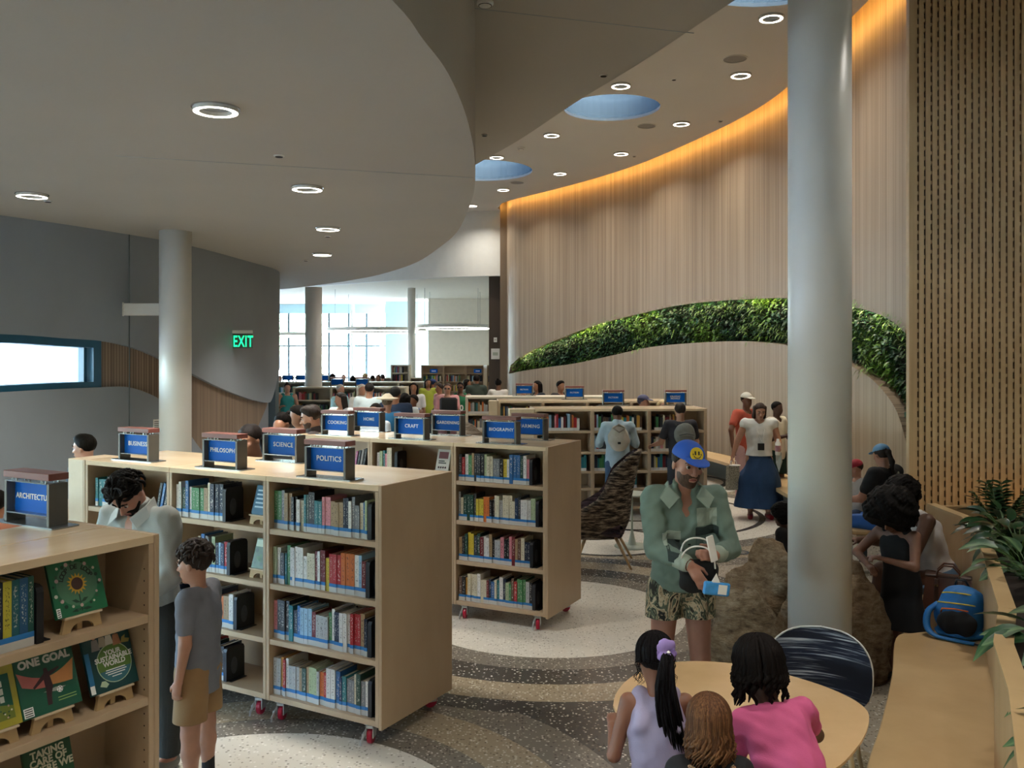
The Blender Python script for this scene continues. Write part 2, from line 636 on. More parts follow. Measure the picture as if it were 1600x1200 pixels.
# upper ceiling, its edge held off the wall by the cove gap, with three round skylights
inner = offset(wplan, 0.26)
if inner[100][0] > wplan[100][0]:
    inner = offset(wplan, -0.26)
fascia = [(p.x, p.y) for p in smooth_curve([(0.0, 26.9, 0), (-0.7, 27.0, 0), (-2.2, 27.6, 0), (-4.3, 29.0, 0), (-6.4, 30.6, 0), (-9.5, 32.2, 0), (-14, 33, 0)], 6)]
outline = [(-8, -3.8), (5.6, -3.8), (5.6, 7.0), (7.3, 7.0), (7.3, 10.4)] + inner[::-4] + [(-0.42, 26.3), (-0.3, 26.9)] + fascia[2:] + [(-14, 20), (-8, 20)]
SKYL = [(1.75, 15.7, 0.84), (-0.72, 21.0, 1.2), (3.0, 10.1, 1.05)]
loops = [[Vector((x, y, 0)) for x, y in outline]]
for cx, cy, r in SKYL:
    loops.append([Vector((cx + r * math.cos(2 * PI * k / 40), cy + r * math.sin(2 * PI * k / 40), 0)) for k in range(40)][::-1])
flat = [p for lp in loops for p in lp]
mb = MB()
mb.v = [(p.x, p.y, ZU) for p in flat] + [(p.x, p.y, ZU + 0.35) for p in flat]
N = len(flat)
for a, b, c in geometry.tessellate_polygon(loops):
    mb.f += [(a, b, c), (N + c, N + b, N + a)]
    mb.m += [0, 0]
o = 0
for lp in loops:
    n = len(lp)
    for i in range(n):
        j = (i + 1) % n
        mb.f.append((o + i, o + j, N + o + j, N + o + i)); mb.m.append(0)
    o += n
struct(mb.obj('ceiling', M['ceiling']))
M['sky_glass'] = glass_mat('skylight_glass', '#1d272e', 0.03)
for i, (cx, cy, r) in enumerate(SKYL):
    mb = MB()
    mb.add([(cx + r * math.cos(2 * PI * k / 40), cy + r * math.sin(2 * PI * k / 40), ZU + 0.05) for k in range(40)], [tuple(range(40))])
    w = mb.obj('window_%d' % (i + 3), M['sky_glass'])
    struct(w)

# ------------------------------------------------------------------ the wood strip wall with its planted opening
UP = smooth_table([(792, 572), (800, 569), (812, 558), (830, 546), (870, 528), (930, 505.5), (1000, 487), (1065, 473), (1130, 466), (1200, 462), (1232, 462), (1290, 465), (1328, 473), (1360, 481), (1385, 491), (1405, 505), (1418, 521), (1424, 545), (1427, 600), (1430, 700), (1432, 760)])
LOW = smooth_table([(792, 588), (797, 584), (820, 579), (850, 574.5), (900, 567.5), (960, 554.5), (1010, 543.5), (1060, 537.5), (1130, 533.5), (1180, 534), (1232, 540), (1290, 554), (1328, 571), (1360, 591), (1385, 617), (1402, 645), (1413, 680), (1420, 715), (1424, 760)])
WT = 7.05


def wz(tab, px):
    return CAMH - (interp(tab, px) - HZ) / FPX * interp(WD, px)


zlow, zup = [], []
for px in WPX:
    if px <= 1426:
        zu, zl = wz(UP, px), wz(LOW, px)
        if px < 797:
            zu = zl = wz(LOW, 797)
        zlow.append(max(0.02, zl)); zup.append(max(zu, zl))
    else:
        zlow.append(0.02); zup.append(0.9)
THICK = 0.34
ww = struct(ribbon('wall_right', wplan, zup, WT, THICK, [M['wood_wall']], side=-1))
w2 = ribbon('lower_wall_panel', wplan, 0.0, zlow, THICK, [M['wood_wall']], ww, side=-1)
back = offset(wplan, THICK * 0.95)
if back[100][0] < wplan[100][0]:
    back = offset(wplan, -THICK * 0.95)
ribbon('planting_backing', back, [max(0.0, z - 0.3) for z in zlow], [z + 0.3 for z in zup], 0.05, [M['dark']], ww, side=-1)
# return of the wall at its far end, and the cap that closes the cove
end = [wplan[0], (-0.13, 26.6), (0.0, 27.0), (0.3, 27.5), (0.9, 27.9)]
struct(ribbon('wall_right_end', end, 0.0, WT, 0.2, [M['wood_wall']], side=-1))
capo = inner
mb = MB()
for i in range(0, len(wplan), 3):
    mb.v += [(inner[i][0] - (wplan[i][0] - inner[i][0]) * 2.2, inner[i][1] - (wplan[i][1] - inner[i][1]) * 2.2, WT), (wplan[i][0] + (wplan[i][0] - inner[i][0]) * 1.6, wplan[i][1] + (wplan[i][1] - inner[i][1]) * 1.6, WT)]
k = len(mb.v) // 2
mb.f = [(2 * i, 2 * i + 1, 2 * i + 3, 2 * i + 2) for i in range(k - 1)]
mb.m = [0] * len(mb.f)
struct(mb.obj('trim_3', M['ceiling']))
coveln = offset(wplan, 0.24)
if coveln[100][0] > wplan[100][0]:
    coveln = offset(wplan, -0.24)
back_lip = offset(wplan, 0.62)
if back_lip[100][0] > wplan[100][0]:
    back_lip = offset(wplan, -0.62)
struct(ribbon('trim_4', back_lip, ZU + 0.3, WT + 0.02, 0.03, [M['ceiling']]))

outer = offset(wplan, 1.3)
if outer[100][0] < wplan[100][0]:
    outer = offset(wplan, -1.3)
struct(ribbon('wall_sky_block', [(0.9, 27.7)] + outer[10::6] + [(7.6, 9.6), (7.6, 6.8)], 0, 7.3, 0.2, [M['dark']], side=1))  # unseen shell added behind the strip wall to block sky light
rl = [[Vector((x, y, 0)) for x, y in [(-20, -5), (7.8, -5), (7.8, 9.6)] + outer[::-6] + [(1.2, 28), (1.4, 34), (-20, 34)]]]
for cx, cy, r in SKYL:
    rl.append([Vector((cx + (r + 0.06) * math.cos(2 * PI * k / 40), cy + (r + 0.06) * math.sin(2 * PI * k / 40), 0)) for k in range(40)][::-1])
rf = MB()
rf.v = [(p.x, p.y, 7.3) for lp in rl for p in lp]
rf.f = [tuple(q) for q in geometry.tessellate_polygon(rl)]
rf.m = [0] * len(rf.f)
struct(rf.obj('roof', M['ceiling']))  # unseen sheet added over the ceilings to keep the sky out
for cx, cy, r in SKYL:
    struct(MB().lathe([(r + 0.055, ZU + 0.34), (r + 0.055, 7.31)], 40, (cx, cy, 0), caps=False).obj('trim_9', M['ceiling']))
struct(MB().box(-14.2, -14.0, 23.8, 34, 3.9, 7.3).obj('wall_side', M['white']))  # unseen wall added where sky light leaked in at the left end

# ------------------------------------------------------------------ the dash-slotted slat wall
S0, SDIR = Vector((3.665, 8.2, 0)), Vector((0.9635, -0.2676, 0)).normalized()
sw = struct(MB().box(0, 3.4, 0.05, 0.16, 0.0, 6.75).obj('wall_front', M['dark']))
sw.location = S0
sw.rotation_euler = (0, 0, math.atan2(SDIR.y, SDIR.x))
PITCH = 0.056
s = MB()
s.box(0, 0.041, 0.0, 0.055, 0, 6.7)
for i in range(74):
    z = 0.04 + i * 0.09
    s.box(0.034, PITCH + 0.002, 0.014, 0.05, z, z + 0.032)
s2 = MB()
s2.box(0, 0.041, 0.0, 0.055, 0, 6.7)
for i in range(74):
    z = 0.085 + i * 0.09
    s2.box(0.034, PITCH + 0.002, 0.014, 0.05, z, z + 0.032)
me = [s.mesh('slat', M['slat']), s2.mesh('slat', M['slat'])]
for i in range(60):
    o = bpy.data.objects.new('slat', me[i % 2])
    COL.objects.link(o)
    o.parent = sw
    o.location = (i * PITCH, 0, 0)
struct(MB().box(-0.03, 0.0, -0.01, 0.16, 0, 6.75).obj('trim_5', M['slat'])).matrix_world = sw.matrix_basis.copy()

# ------------------------------------------------------------------ grey left wall: window, recessed wood band, overhanging nose
LP = smooth_table([(-14, -3.6), (-10.5, 4.0), (-8.2, 7.6), (-6.15, 10.8), (-5.34, 12.5), (-4.94, 13.8), (-4.70, 16.2), (-4.62, 17.5), (-4.84, 18.6), (-5.4, 19.6)], 30)
lpx = [800 + x / d * FPX if d > 0.5 else -9999 for x, d in LP]
turn = max(range(len(LP)), key=lambda i: lpx[i])
UB = smooth_table([(-200, 520), (0, 522), (100, 528.5), (162, 533), (200, 541), (225, 549), (250, 560), (298, 583), (340, 604), (380, 620), (405, 627), (418, 629), (424, 626), (430, 608), (437, 575)])
LT = smooth_table([(-200, 626), (0, 613), (100, 607.5), (162, 605), (190, 604), (210, 607), (230, 614), (250, 624), (270, 640), (298, 680), (310, 697), (330, 722), (360, 760), (400, 800), (440, 830)])
zub, zlt, zbb = [], [], []
for i, (x, d) in enumerate(LP):
    px = lpx[i]
    z_of = lambda y: CAMH - (y - HZ) / FPX * d
    if px < -200:
        side_glass = d > 0.5
        zub.append(2.5 if side_glass else 1.85); zlt.append(1.5 if side_glass else 1.85); zbb.append(0.0)
    elif i >= turn:
        zub.append(z_of(578) + (i - turn) * 0.01); zlt.append(0.0); zbb.append(z_of(578))
    else:
        zub.append(z_of(interp(UB, px)))
        zlt.append(max(0.0, min(z_of(interp(LT, px)), zub[-1])))
        zbb.append(0.0 if px < 392 else min(max(0.0, z_of(interp([(392, 800), (398, 690), (420, 638), (428, 612), (437, 578)], px))), zub[-1]))
lw = struct(ribbon('wall_left', LP, zub, ZL + 0.02, 0.12, [M['grey_wall']], side=-1))
k0 = min(i for i in range(len(LP)) if lpx[i] > 160)
kx = min(i for i in range(len(LP)) if lpx[i] > 430)
inset = [(x - 0.06, y + 0.02) for x, y in LP]
ribbon('lower_wall_panel', LP[:kx], 0.0, zlt[:kx], 0.12, [M['grey_wall']], lw, side=-1)
ribbon('wood_band', inset[k0:turn + 1], zbb[k0:turn + 1], [z + 0.05 for z in zub[k0:turn + 1]], 0.06, [M['wood_band']], lw, side=-1)
# a recessed wall carries the overhang
struct(ribbon('wall_left_recess', [(-5.15, 17.4), (-5.22, 19.2), (-7.5, 22), (-14, 24)], 0, ZL, 0.1, [M['grey_wall']], side=-1))
struct(MB().box(-5.28, -5.10, 19.3, 19.6, 0, 2.35).obj('trim_6', M['mullion']))
# upright joint and fittings on the wall
jpx = min(range(len(LP)), key=lambda i: abs(lpx[i] - 200))
x, y = LP[jpx]
struct(MB().box(x + 0.0, x + 0.006, y - 0.012, y + 0.012, 0.0, ZL).obj('trim_7', M['mullion']))
# window 1: reveal, frame, pane
win = [i for i in range(len(LP)) if -200 <= lpx[i] <= 162]
wp = [LP[i] for i in win]
zt, zb = [zub[i] for i in win], [zlt[i] for i in win]
fr = struct(ribbon('window_1', [(x - 0.02, y + 0.01) for x, y in wp], [z - 0.10 for z in zt], [z + 0.01 for z in zt], 0.25, [M['teal_metal']], side=-1))
ribbon('window_sill', [(x - 0.02, y + 0.01) for x, y in wp], [z - 0.02 for z in zb], [z + 0.075 for z in zb], 0.25, [M['teal_metal']], fr, side=-1)
xe, ye = wp[-1]
xa, ya = wp[-3]
L = math.hypot(xe - xa, ye - ya)
tx, ty = (xe - xa) / L, (ye - ya) / L
ribbon('window_jamb', [(xe - tx * 0.13 - 0.02, ye - ty * 0.13 + 0.01), (xe - 0.02, ye + 0.01)], zb[-1], zt[-1], 0.25, [M['teal_metal']], fr, side=-1)
i2 = min(range(len(wp)), key=lambda i: abs((800 + wp[i][0] / wp[i][1] * FPX) - 139))
x2, y2 = wp[i2]
ribbon('window_mullion', [(x2 - 0.1, y2 + 0.05), (x2 - 0.1 + tx * 0.05, y2 + 0.05 + ty * 0.05)], zb[i2], zt[i2], 0.1, [M['teal_metal']], fr, side=-1)
sg2 = [i for i in range(len(LP)) if LP[i][1] > 0.2 and lpx[i] <= -195]
struct(ribbon('window_7', [(LP[i][0] - 0.08, LP[i][1] + 0.04) for i in sg2], 1.45, 2.55, 0.012, [M['glass']], side=-1))
ribbon('pane', [(x - 0.16, y + 0.08) for x, y in wp], zb, zt, 0.012, [M['glass']], fr, side=-1)

# ------------------------------------------------------------------ columns
def column(px, d, dia, top, name='column'):
    return struct(MB().lathe([(dia / 2, 0.0), (dia / 2, top)], 40, ((px - 800) / FPX * d, d, 0)).obj(name, M['column'], smooth=False))


for px, d, dia, top in ((1280.5, 5.8, 0.394, ZM + 0.3), (274, 12.2, 0.418, ZL + 0.02), (490, 22.3, 0.415, ZL + 0.02), (643, 32.0, 0.28, ZF + 0.02)):
    c = column(px, d, dia, top)
    for p in c.data.polygons:
        p.use_smooth = len(p.vertices) == 4
for px, d in ((551, 40.5), (597, 41.0)):
    column(px, d, 0.17, 4.6)
struct(MB().box(-0.70, -0.14, 27.15, 27.75, 0, ZF + 0.6).obj('column', M['pillar_wood']))

# ------------------------------------------------------------------ the far room
fw = struct(ribbon('wall_back', fascia, ZF - 0.04, ZU + 0.05, 0.2, [M['white']], side=-1))
struct(MB().prism([(1.2, 26.9)] + fascia + [(-18, 33), (-18, 43.2), (1.2, 43.2)], ZF, ZF + 0.2).obj('ceiling', M['cream']))
struct(MB().box(-3.55, 1.5, 38.0, 38.2, 0, ZF).obj('wall_back', M['cream']))
struct(MB().box(-5.65, -3.4, 40.0, 40.2, 0, ZF).obj('wall_back', M['aqua']))
struct(MB().box(1.2, 1.4, 27.4, 38.1, 0, ZF).obj('wall_side', M['cream']))
struct(MB().box(-18, -5.6, 42.0, 42.25, 4.27, ZF).obj('wall_back', M['aqua']))
struct(MB().box(-18, -5.6, 42.0, 42.25, 0, 0.35).obj('wall_back', M['white']))
g = struct(MB().box(-18, -5.6, 42.1, 42.13, 0.35, 4.27).obj('window_2', M['glass']))
for px in (380, 415, 451.5, 482, 514.5, 545, 573, 598.5):
    x = (px - 800) / FPX * 42.1
    MB().box(x - 0.045, x + 0.045, 42.02, 42.2, 0.35, 4.27).obj('window_mullion', M['mullion'], g)
for z in (2.74, 1.25):
    MB().box(-18, -5.6, 42.03, 42.19, z - 0.035, z + 0.035).obj('window_transom', M['mullion'], g)
struct(MB().box(-12, -8.5, 31.5, 31.8, 2.85, 3.14).obj('trim_8', M['white']))
# closing walls behind and beside the lens
wr = struct(MB().box(-14, 6.5, -4.0, -3.8, 0, 1.6).obj('wall_rear', M['cream']))
MB().box(-14, 6.5, -4.0, -3.8, 2.6, 6.8).obj('upper_wall_panel', M['cream'], wr)
MB().box(-7.0, 6.5, -4.0, -3.8, 1.6, 2.6).obj('side_wall_panel', M['cream'], wr)
gw = struct(MB().box(-14, -7.0, -3.92, -3.90, 1.6, 2.6).obj('window_6', M['glass']))
for k in range(4):
    MB().box(-14 + k * 1.85, -13.92 + k * 1.85, -3.96, -3.84, 1.6, 2.6).obj('window_mullion', M['mullion'], gw)
struct(MB().box(5.6, 5.8, -3.8, 7.6, 0, 6.8).obj('wall_side', M['cream']))
struct(ribbon('wall_side', [wplan[-1], (7.2, 10.2), (7.2, 7.0)], 0, 7.05, 0.1, [M['cream']], side=1))  # unseen wall added to close a sky leak beside the slat wall
struct(MB().box(-18.2, -18, 24, 43, 0, ZF).obj('wall_side', M['white']))
struct(MB().box(-14, -13.8, -3.6, 24.2, 3.9, 6.9).obj('wall_side', M['grey_wall']))

# ------------------------------------------------------------------ cove light along the wall, planting light in the opening
M['cove'] = glow('cove_strip_glow', '#ffc061', COVE)
M['vine_glow'] = glow('planting_strip_glow', '#fff3c8', VINE)
cs = ribbon('cove_light_strip', coveln, ZU + 0.03, ZU + 0.075, 0.015, [M['cove']], side=1)
tag(cs, 'warm strip light glowing in the cove above the curved wood wall', 'strip light')
vp = offset(wplan, 0.05)
if vp[100][0] < wplan[100][0]:
    vp = offset(wplan, -0.05)
sel = [i for i in range(len(WPX)) if 812 < WPX[i] < 1415]
vs = ribbon('planting_light_strip', [vp[i] for i in sel], [zup[i] - 0.022 for i in sel], [zup[i] - 0.008 for i in sel], 0.02, [M['vine_glow']], side=1)
ribbon('opening_lip', [wplan[i] for i in sel], [zup[i] - 0.045 for i in sel], [zup[i] + 0.002 for i in sel], 0.015, [M['wood_wall']], ww, side=-1)
tag(vs, 'thin strip light under the upper lip of the green wall opening', 'strip light')

# ------------------------------------------------------------------ ring downlights, speakers, sprinklers
M['ring_glow'] = glow('lamp_ring_glow', '#fff3e2', 14.0)
M['chrome'] = plain('polished_metal', '#c9ccce', 0.22, 1.0, var=0)


def downlight(px, py, zc, power, label, group, dia=0.30, pos=None):
    p = pos if pos is not None else F(px, py, zc)
    t = thing('ceiling_light', label, 'ceiling light', p, 0, group)
    r1, r0 = dia / 2, dia / 2 - 0.042
    MB().lathe([(r0, -0.001), (r0, -0.030), (r0 + 0.004, -0.032)], 32, caps=False).obj('inner_wall', M['white'], t)
    MB().lathe([(r1 - 0.003, -0.033), (r0 + 0.003, -0.033)], 32, caps=False).obj('glowing_ring', M['ring_glow'], t)
    MB().lathe([(r1 - 0.003, -0.033), (r1, -0.030), (r1, -0.001)], 32, caps=False).obj('outer_wall', M['white'], t)
    MB().lathe([(r0, -0.003), (0.02, -0.004)], 28).obj('cover_plate', M['grey_wall'], t)
    ld = bpy.data.lights.new('lamp_beam', 'AREA')
    ld.shape = 'DISK'
    ld.size = dia
    ld.energy = power
    ld.color = (1.0, 0.945, 0.86)
    ld.spread = math.radians(132 if zc == ZU else 100)
    lo = bpy.data.objects.new('lamp_beam', ld)
    COL.objects.link(lo)
    lo.parent = t
    lo.location = (0, 0, -0.036)
    MB().lathe([(dia / 2 + 0.012, -0.001), (dia / 2 + 0.012, -0.008), (dia / 2 + 0.002, -0.010)], 36, caps=False).obj('trim_rim', M['chrome'], t)


for px, py, lb in ((337, 168, 'large ring downlight nearest in the low ceiling'), (50, 303, 'ring downlight of the low ceiling above the left wall window'),
                   (480, 292, 'ring downlight of the low ceiling just past the shadow joint'), (512.5, 355.5, 'ring downlight of the low ceiling, second from its far end'),
                   (503.5, 396, 'ring downlight of the low ceiling, farthest of all')):
    downlight(px, py, ZL, W_LOW, lb, 'ring lights of the low ceiling')
for px, py, lb in ((1205, 26, 'ring downlight of the high ceiling beside the top skylight'), (1157.5, 116, 'ring downlight of the high ceiling under the big round speaker'),
                   (1064.5, 192, 'ring downlight of the high ceiling right of the middle speaker'), (970.5, 239, 'ring downlight of the high ceiling, third from the cove end'),
                   (875, 270, 'ring downlight of the high ceiling, second from the cove end'), (786.5, 295.5, 'ring downlight of the high ceiling nearest the cove end'),
                   (862, 210, 'ring downlight of the high ceiling left of the middle skylight'), (970, 132.5, 'ring downlight half hidden by the soffit above the middle skylight'),
                   (776, 244.5, 'ring downlight half hidden by the soffit above the small skylight'), (737, 320.5, 'ring downlight peeping past the low ceiling edge'),
                   (722, 350, 'ring downlight lowest along the low ceiling edge')):
    downlight(px, py, ZU, W_HIGH, lb, 'ring lights of the high ceiling')
# unseen lamps added to brighten foreground and slat wall; table and bench ones inferred
for x, y, zc, lb in ((-2.6, 2.2, ZL, 'added unseen ring downlight of the low ceiling over the nearest bookcase'), (-5.4, 4.2, ZL, 'added unseen ring downlight of the low ceiling left of the near row'),
                     (1.3, 3.4, ZM, 'ring downlight of the soffit over the round table'), (0.2, 0.4, ZM, 'added unseen ring downlight of the soffit above the lens'), (2.4, 1.4, ZM, 'ring downlight of the soffit over the bench'), (-0.9, 1.6, ZM, 'added unseen ring downlight of the soffit left of the lens'), (-3.4, -0.6, ZL, 'added unseen ring downlight of the low ceiling behind the lens'), (0.9, -1.8, ZM, 'added unseen ring downlight of the soffit farthest behind the lens'), (3.2, 6.0, ZM, 'added unseen ring downlight of the soffit over the planter')):
    downlight(0, 0, zc, W_NEAR, lb, 'ring lights behind the lens', pos=Vector((x, y, zc)))
for px, py, zc, dia, lb in ((1148.5, 91.5, ZU, 0.36, 'largest round grille of a ceiling speaker by the skylights'), (1010, 196.5, ZU, 0.36, 'middle round ceiling speaker grille right of the middle skylight'), (808, 285, ZU, 0.36, 'smallest round ceiling speaker grille near the cove end')):
    t = thing('ceiling_speaker', lb, 'speaker', F(px, py, zc), 0, 'round ceiling speakers')
    MB().lathe([(dia / 2, 0), (dia / 2, -0.008), (dia / 2 - 0.012, -0.012)], 32, caps=False).obj('rim', M['white'], t)
    MB().lathe([(dia / 2 - 0.01, -0.006), (0.01, -0.007)], 32).obj('grille', plain('speaker_grille', '#8e8b86', 0.8, var=0.05, nscale=200), t)
for px, py, zc, lb in ((436, 243, ZL, 'dark slot sprinkler in the low ceiling above the shadow joint'), (512, 369, ZL, 'small sprinkler slot beside the second farthest low lamp'), (478, 407, ZL, 'tiny sprinkler slot farthest in the low ceiling'), (75, 314, ZL, 'small sprinkler slot beside the lamp over the window'),
                       (943, 117.5, ZM, 'dark slot sprinkler in the middle soffit'), (757, 211, ZM, 'small sprinkler slot beside the low ceiling edge'), (1053, 124, ZU, 'tiny sprinkler slot of the high ceiling under the upper lamps'), (991, 244, ZU, 'tiny sprinkler slot beside the third cove lamp'), (1126, 189, ZU, 'tiny sprinkler slot above the wood wall')):
    t = thing('sprinkler', lb, 'sprinkler', F(px, py, zc), 0, 'ceiling sprinklers')
    MB().lathe([(0.045, 0), (0.045, -0.006), (0.03, -0.012)], 20).obj('cover_plate', M['white'], t)
    MB().lathe([(0.034, -0.0125), (0.030, -0.016)], 20).obj('recess', M['dark'], t)
for px, py, zc, lb in ((758, 3, ZM, 'white smoke detector at the top edge beside the fascia'), (814, 231, ZU, 'white smoke detector left of the second cove lamp')):
    t = thing('smoke_detector', lb, 'detector', F(px, py, zc), 0, 'smoke detectors')
    MB().lathe([(0.07, 0), (0.07, -0.02), (0.05, -0.035), (0.02, -0.045)], 24).obj('body', M['white'], t)
    MB().lathe([(0.056, -0.03), (0.056, -0.034)], 24).obj('dark_ring', M['dark'], t)
# ------------------------------------------------------------------ shelving
M['maple'] = wood('maple_veneer', '#ad9375', '#c3aa8a', (3.0, 3.0, 0.9), 0.4)
M['maple_top'] = wood('maple_top', '#ccb28f', '#dfc8a6', (2.0, 6.0, 2.0), 0.24, coat=0.15)
M['maple_edge'] = wood('maple_edge', '#c5af90', '#d5c2a4', (6, 6, 6), 0.42)
M['pale_shelf'] = wood('pale_shelving', '#c9bea6', '#d8cfba', (3, 3, 3), 0.45)
M['grey_metal'] = plain('grey_sign_metal', '#5f5f5b', 0.42, 0.35, var=0.03)
M['plate_metal'] = plain('brushed_plate', '#8d9293', 0.22, 0.75, var=0.02)
M['sign_blue'] = plain('sign_blue', '#0d62c4', 0.45, var=0.02, spec=0.15)
M['sign_beam'] = plain('sign_red_brown', '#7a4a44', 0.4, var=0.04)
M['letter'] = plain('letter_white', '#f2f1ec', 0.5, var=0)
M['galvanised'] = plain('galvanised_steel', '#b9bcbc', 0.35, 0.35, var=0.05, nscale=40)
M['red_wheel'] = plain('red_caster_wheel', '#b0173a', 0.35, var=0.03)
M['black_plastic'] = plain('black_plastic', '#16171a', 0.45, var=0.03)
M['hole'] = plain('dark_hole', '#1b1713', 0.9, var=0)

SH, BASE, TP = 1.51, 0.12, 0.034
LEVELS = [0.12, 0.467, 0.81, 1.15]            # undersides of the four boards

_cast = {}


def caster(parent, x, y, rot=0.0, brake=True):
    if not _cast:
        f = MB()
        f.bbox(-0.035, 0.035, -0.028, 0.028, 0.112, 0.12, 0.003)
        f.lathe([(0.02, 0.1), (0.024, 0.112)], 12)
        f.box(-0.024, -0.018, -0.034, 0.026, 0.040, 0.112)
        f.box(0.018, 0.024, -0.034, 0.026, 0.040, 0.112)
        f.box(-0.024, 0.024, -0.034, 0.03, 0.096, 0.112)
        _cast['fork'] = f.mesh('caster', M['galvanised'])
        w = MB()
        w.lathe([(0.02, -0.015), (0.042, -0.015), (0.046, -0.008), (0.046, 0.008), (0.042, 0.015), (0.02, 0.015)], 18)
        w.v = [(z, y2, x2 + 0.046) for x2, y2, z in w.v]
        _cast['wheel'] = w.mesh('wheel', M['red_wheel'])
        b = MB()
        b.tube([(-0.026, 0.0, 0.085), (-0.03, -0.035, 0.065), (-0.036, -0.072, 0.035), (-0.036, -0.078, 0.012)], [0.012, 0.014, 0.013, 0.010], 6, flat=((1, 0, 0), 0.5))
        b.box(-0.04, -0.026, -0.055, -0.03, 0.055, 0.07)
        _cast['lever'] = b.mesh('brake_lever', M['galvanised'])
    c = bpy.data.objects.new('caster', _cast['fork'])
    COL.objects.link(c)
    c.parent = parent
    c.location = (x, y, 0)
    c.rotation_euler = (0, 0, rot)
    for nm, k in (('wheel', 'wheel'),) + ((('brake_lever', 'lever'),) if brake else ()):
        o = bpy.data.objects.new(nm, _cast[k])
        COL.objects.link(o)
        o.parent = c
    return c


def shelf_unit(label, origin, rz, w=0.87, depth=0.72, levels=LEVELS, height=SH, group=None, double=True, ends='', filler=0.0,
               casters=True, mats=('maple', 'maple_top', 'maple_edge'), holes=False, side_t=0.025):
    """a case on casters; local x along its front from its left end, y into its depth"""
    t = thing('bookcase', label, 'bookcase', (origin[0], origin[1], 0), rz, group)
    ms, mt, me_ = (M[k] for k in mats)
    b = BASE if casters else 0.02
    x0 = side_t
    x1 = w - side_t
    for xa, xb in ((0, x0), (x1, w)):
        MB().bbox(xa, xb, 0, depth, b, height - TP, 0.002).obj('side_panel', ms, t)
    MB().bbox(0, w, 0, depth, height - TP, height, 0.002).obj('top_board', mt, t)
    for i, z in enumerate(levels):
        MB().bbox(x0, x1, 0.004, depth - 0.004, z, z + TP, 0.002).obj('base_board' if i == 0 else 'shelf', ms, t)
    ym = depth / 2 if double else depth - 0.03
    MB().box(x0, x1, ym - 0.008, ym + 0.008, b + TP, height - TP).obj('back_panel', ms, t)
    for e in ends:
        xa, xb = ((-0.024, -0.0005) if e == 'l' else (w + 0.0005, w + 0.024))
        MB().bbox(xa, xb, -0.003, depth + 0.003, b - 0.012, height + 0.001, 0.003).obj('end_panel', ms, t)
    if filler:
        MB().bbox(-filler - 0.026, -0.026, 0.0, 0.30, b, height, 0.003).obj('end_filler', me_, t)
    if casters:
        for x in (0.09, w - 0.09):
            caster(t, x, 0.048, 0.35)
            if double:
                caster(t, x, depth - 0.08, 2.6, False)
            else:
                caster(t, x, depth - 0.07, 2.6, False)
    if holes:
        m = MB()
        z = b + 0.1
        while z < height - 0.1:
            for y in (0.03,):
                m.add([Vector((x1 - 0.0006, y + 0.004 * math.cos(a), z + 0.004 * math.sin(a))) for a in [k * PI / 4 for k in range(8)]], [tuple(range(8))])
            z += 0.05
        tag(m.obj('peg_holes', M['hole'], t), kind='stuff')
    return t


# --- the three near units in a line, the middle run, the display unit in front
PA = Vector((-0.742, 5.12, 0))
PX = Vector((0.8735, -0.487, 0)).normalized()
PY = Vector((-PX.y, PX.x, 0))
PRZ = math.atan2(PX.y, PX.x)
BW = 0.873
pol = []
for k, (lb, ends, fil) in enumerate((('bookcase of the near row under the BUSINESS sign, at its left end', 'l', 0.17),
                                     ('bookcase of the near row under the PHILOSOPHY sign', '', 0),
                                     ('bookcase of the near row under the POLITICS sign, with bare wooden end panel', 'r', 0))):
    o = PA - PX * (0.024 + BW * (3 - k))
    pol.append(shelf_unit(lb, o, PRZ, BW - 0.002, 0.735, group='near row of bookcases on casters', ends=ends, filler=fil))
BA = Vector((0.297, 7.3, 0))
BX = Vector((0.893, -0.45, 0)).normalized()
BY = Vector((-BX.y, BX.x, 0))
BRZ = math.atan2(BX.y, BX.x)
bio = []
for k, (lb, ends) in enumerate((('bookcase of the second row under the COOKING and HOME signs', 'l'), ('bookcase of the second row under the CRAFT and GARDENING signs', ''),
                                ('bookcase of the second row under the BIOGRAPHY sign, with bare end panel', 'r'))):
    o = BA - BX * (0.024 + BW * (3 - k))
    bio.append(shelf_unit(lb, o, BRZ, BW - 0.002, 0.70, group='second row of bookcases on casters', ends=ends))
AA = Vector((-1.473, 3.74, 0))
AX = Vector((0.509, 0.861, 0)).normalized()
AY = Vector((-AX.y, AX.x, 0))
ARZ = math.atan2(AX.y, AX.x)
arc = shelf_unit('nearest bookcase with green picture books displayed on its shelves', AA - AX * (0.024 + 0.90), ARZ, 0.90, 0.325, double=False, ends='r', holes=True)
arc2 = shelf_unit('bookcase standing back to back with the green display, carrying the ARCHITECTURE sign', AA - AX * (0.024 + 0.90) + AY * 0.335, ARZ, 0.90, 0.325, double=False, ends='r')

# --- fiction rows and the far shelving
FL = [0.12, 0.42, 0.72, 1.02, 1.17]
FIC = [0.10, 0.36, 0.60, 0.87, 1.17]
fic_rows = []


def low_row(name, x_left, y, n, w, label, rz=0.0, depth=0.72, levels=FIC, mats=('maple', 'maple_top', 'maple_edge'), height=SH, filler=0.0, ends='lr', casters=False, group=None):
    us = []
    d = Vector((math.cos(rz), math.sin(rz), 0))
    for k in range(n):
        us.append(shelf_unit(label[k], Vector((x_left, y, 0)) + d * w * k, rz, w - 0.002, depth, levels=levels, height=height, mats=mats,
                             ends=('l' if k == 0 and 'l' in ends else '') + ('r' if k == n - 1 and 'r' in ends else ''), filler=filler if k == 0 else 0, casters=casters, group=group))
    return us


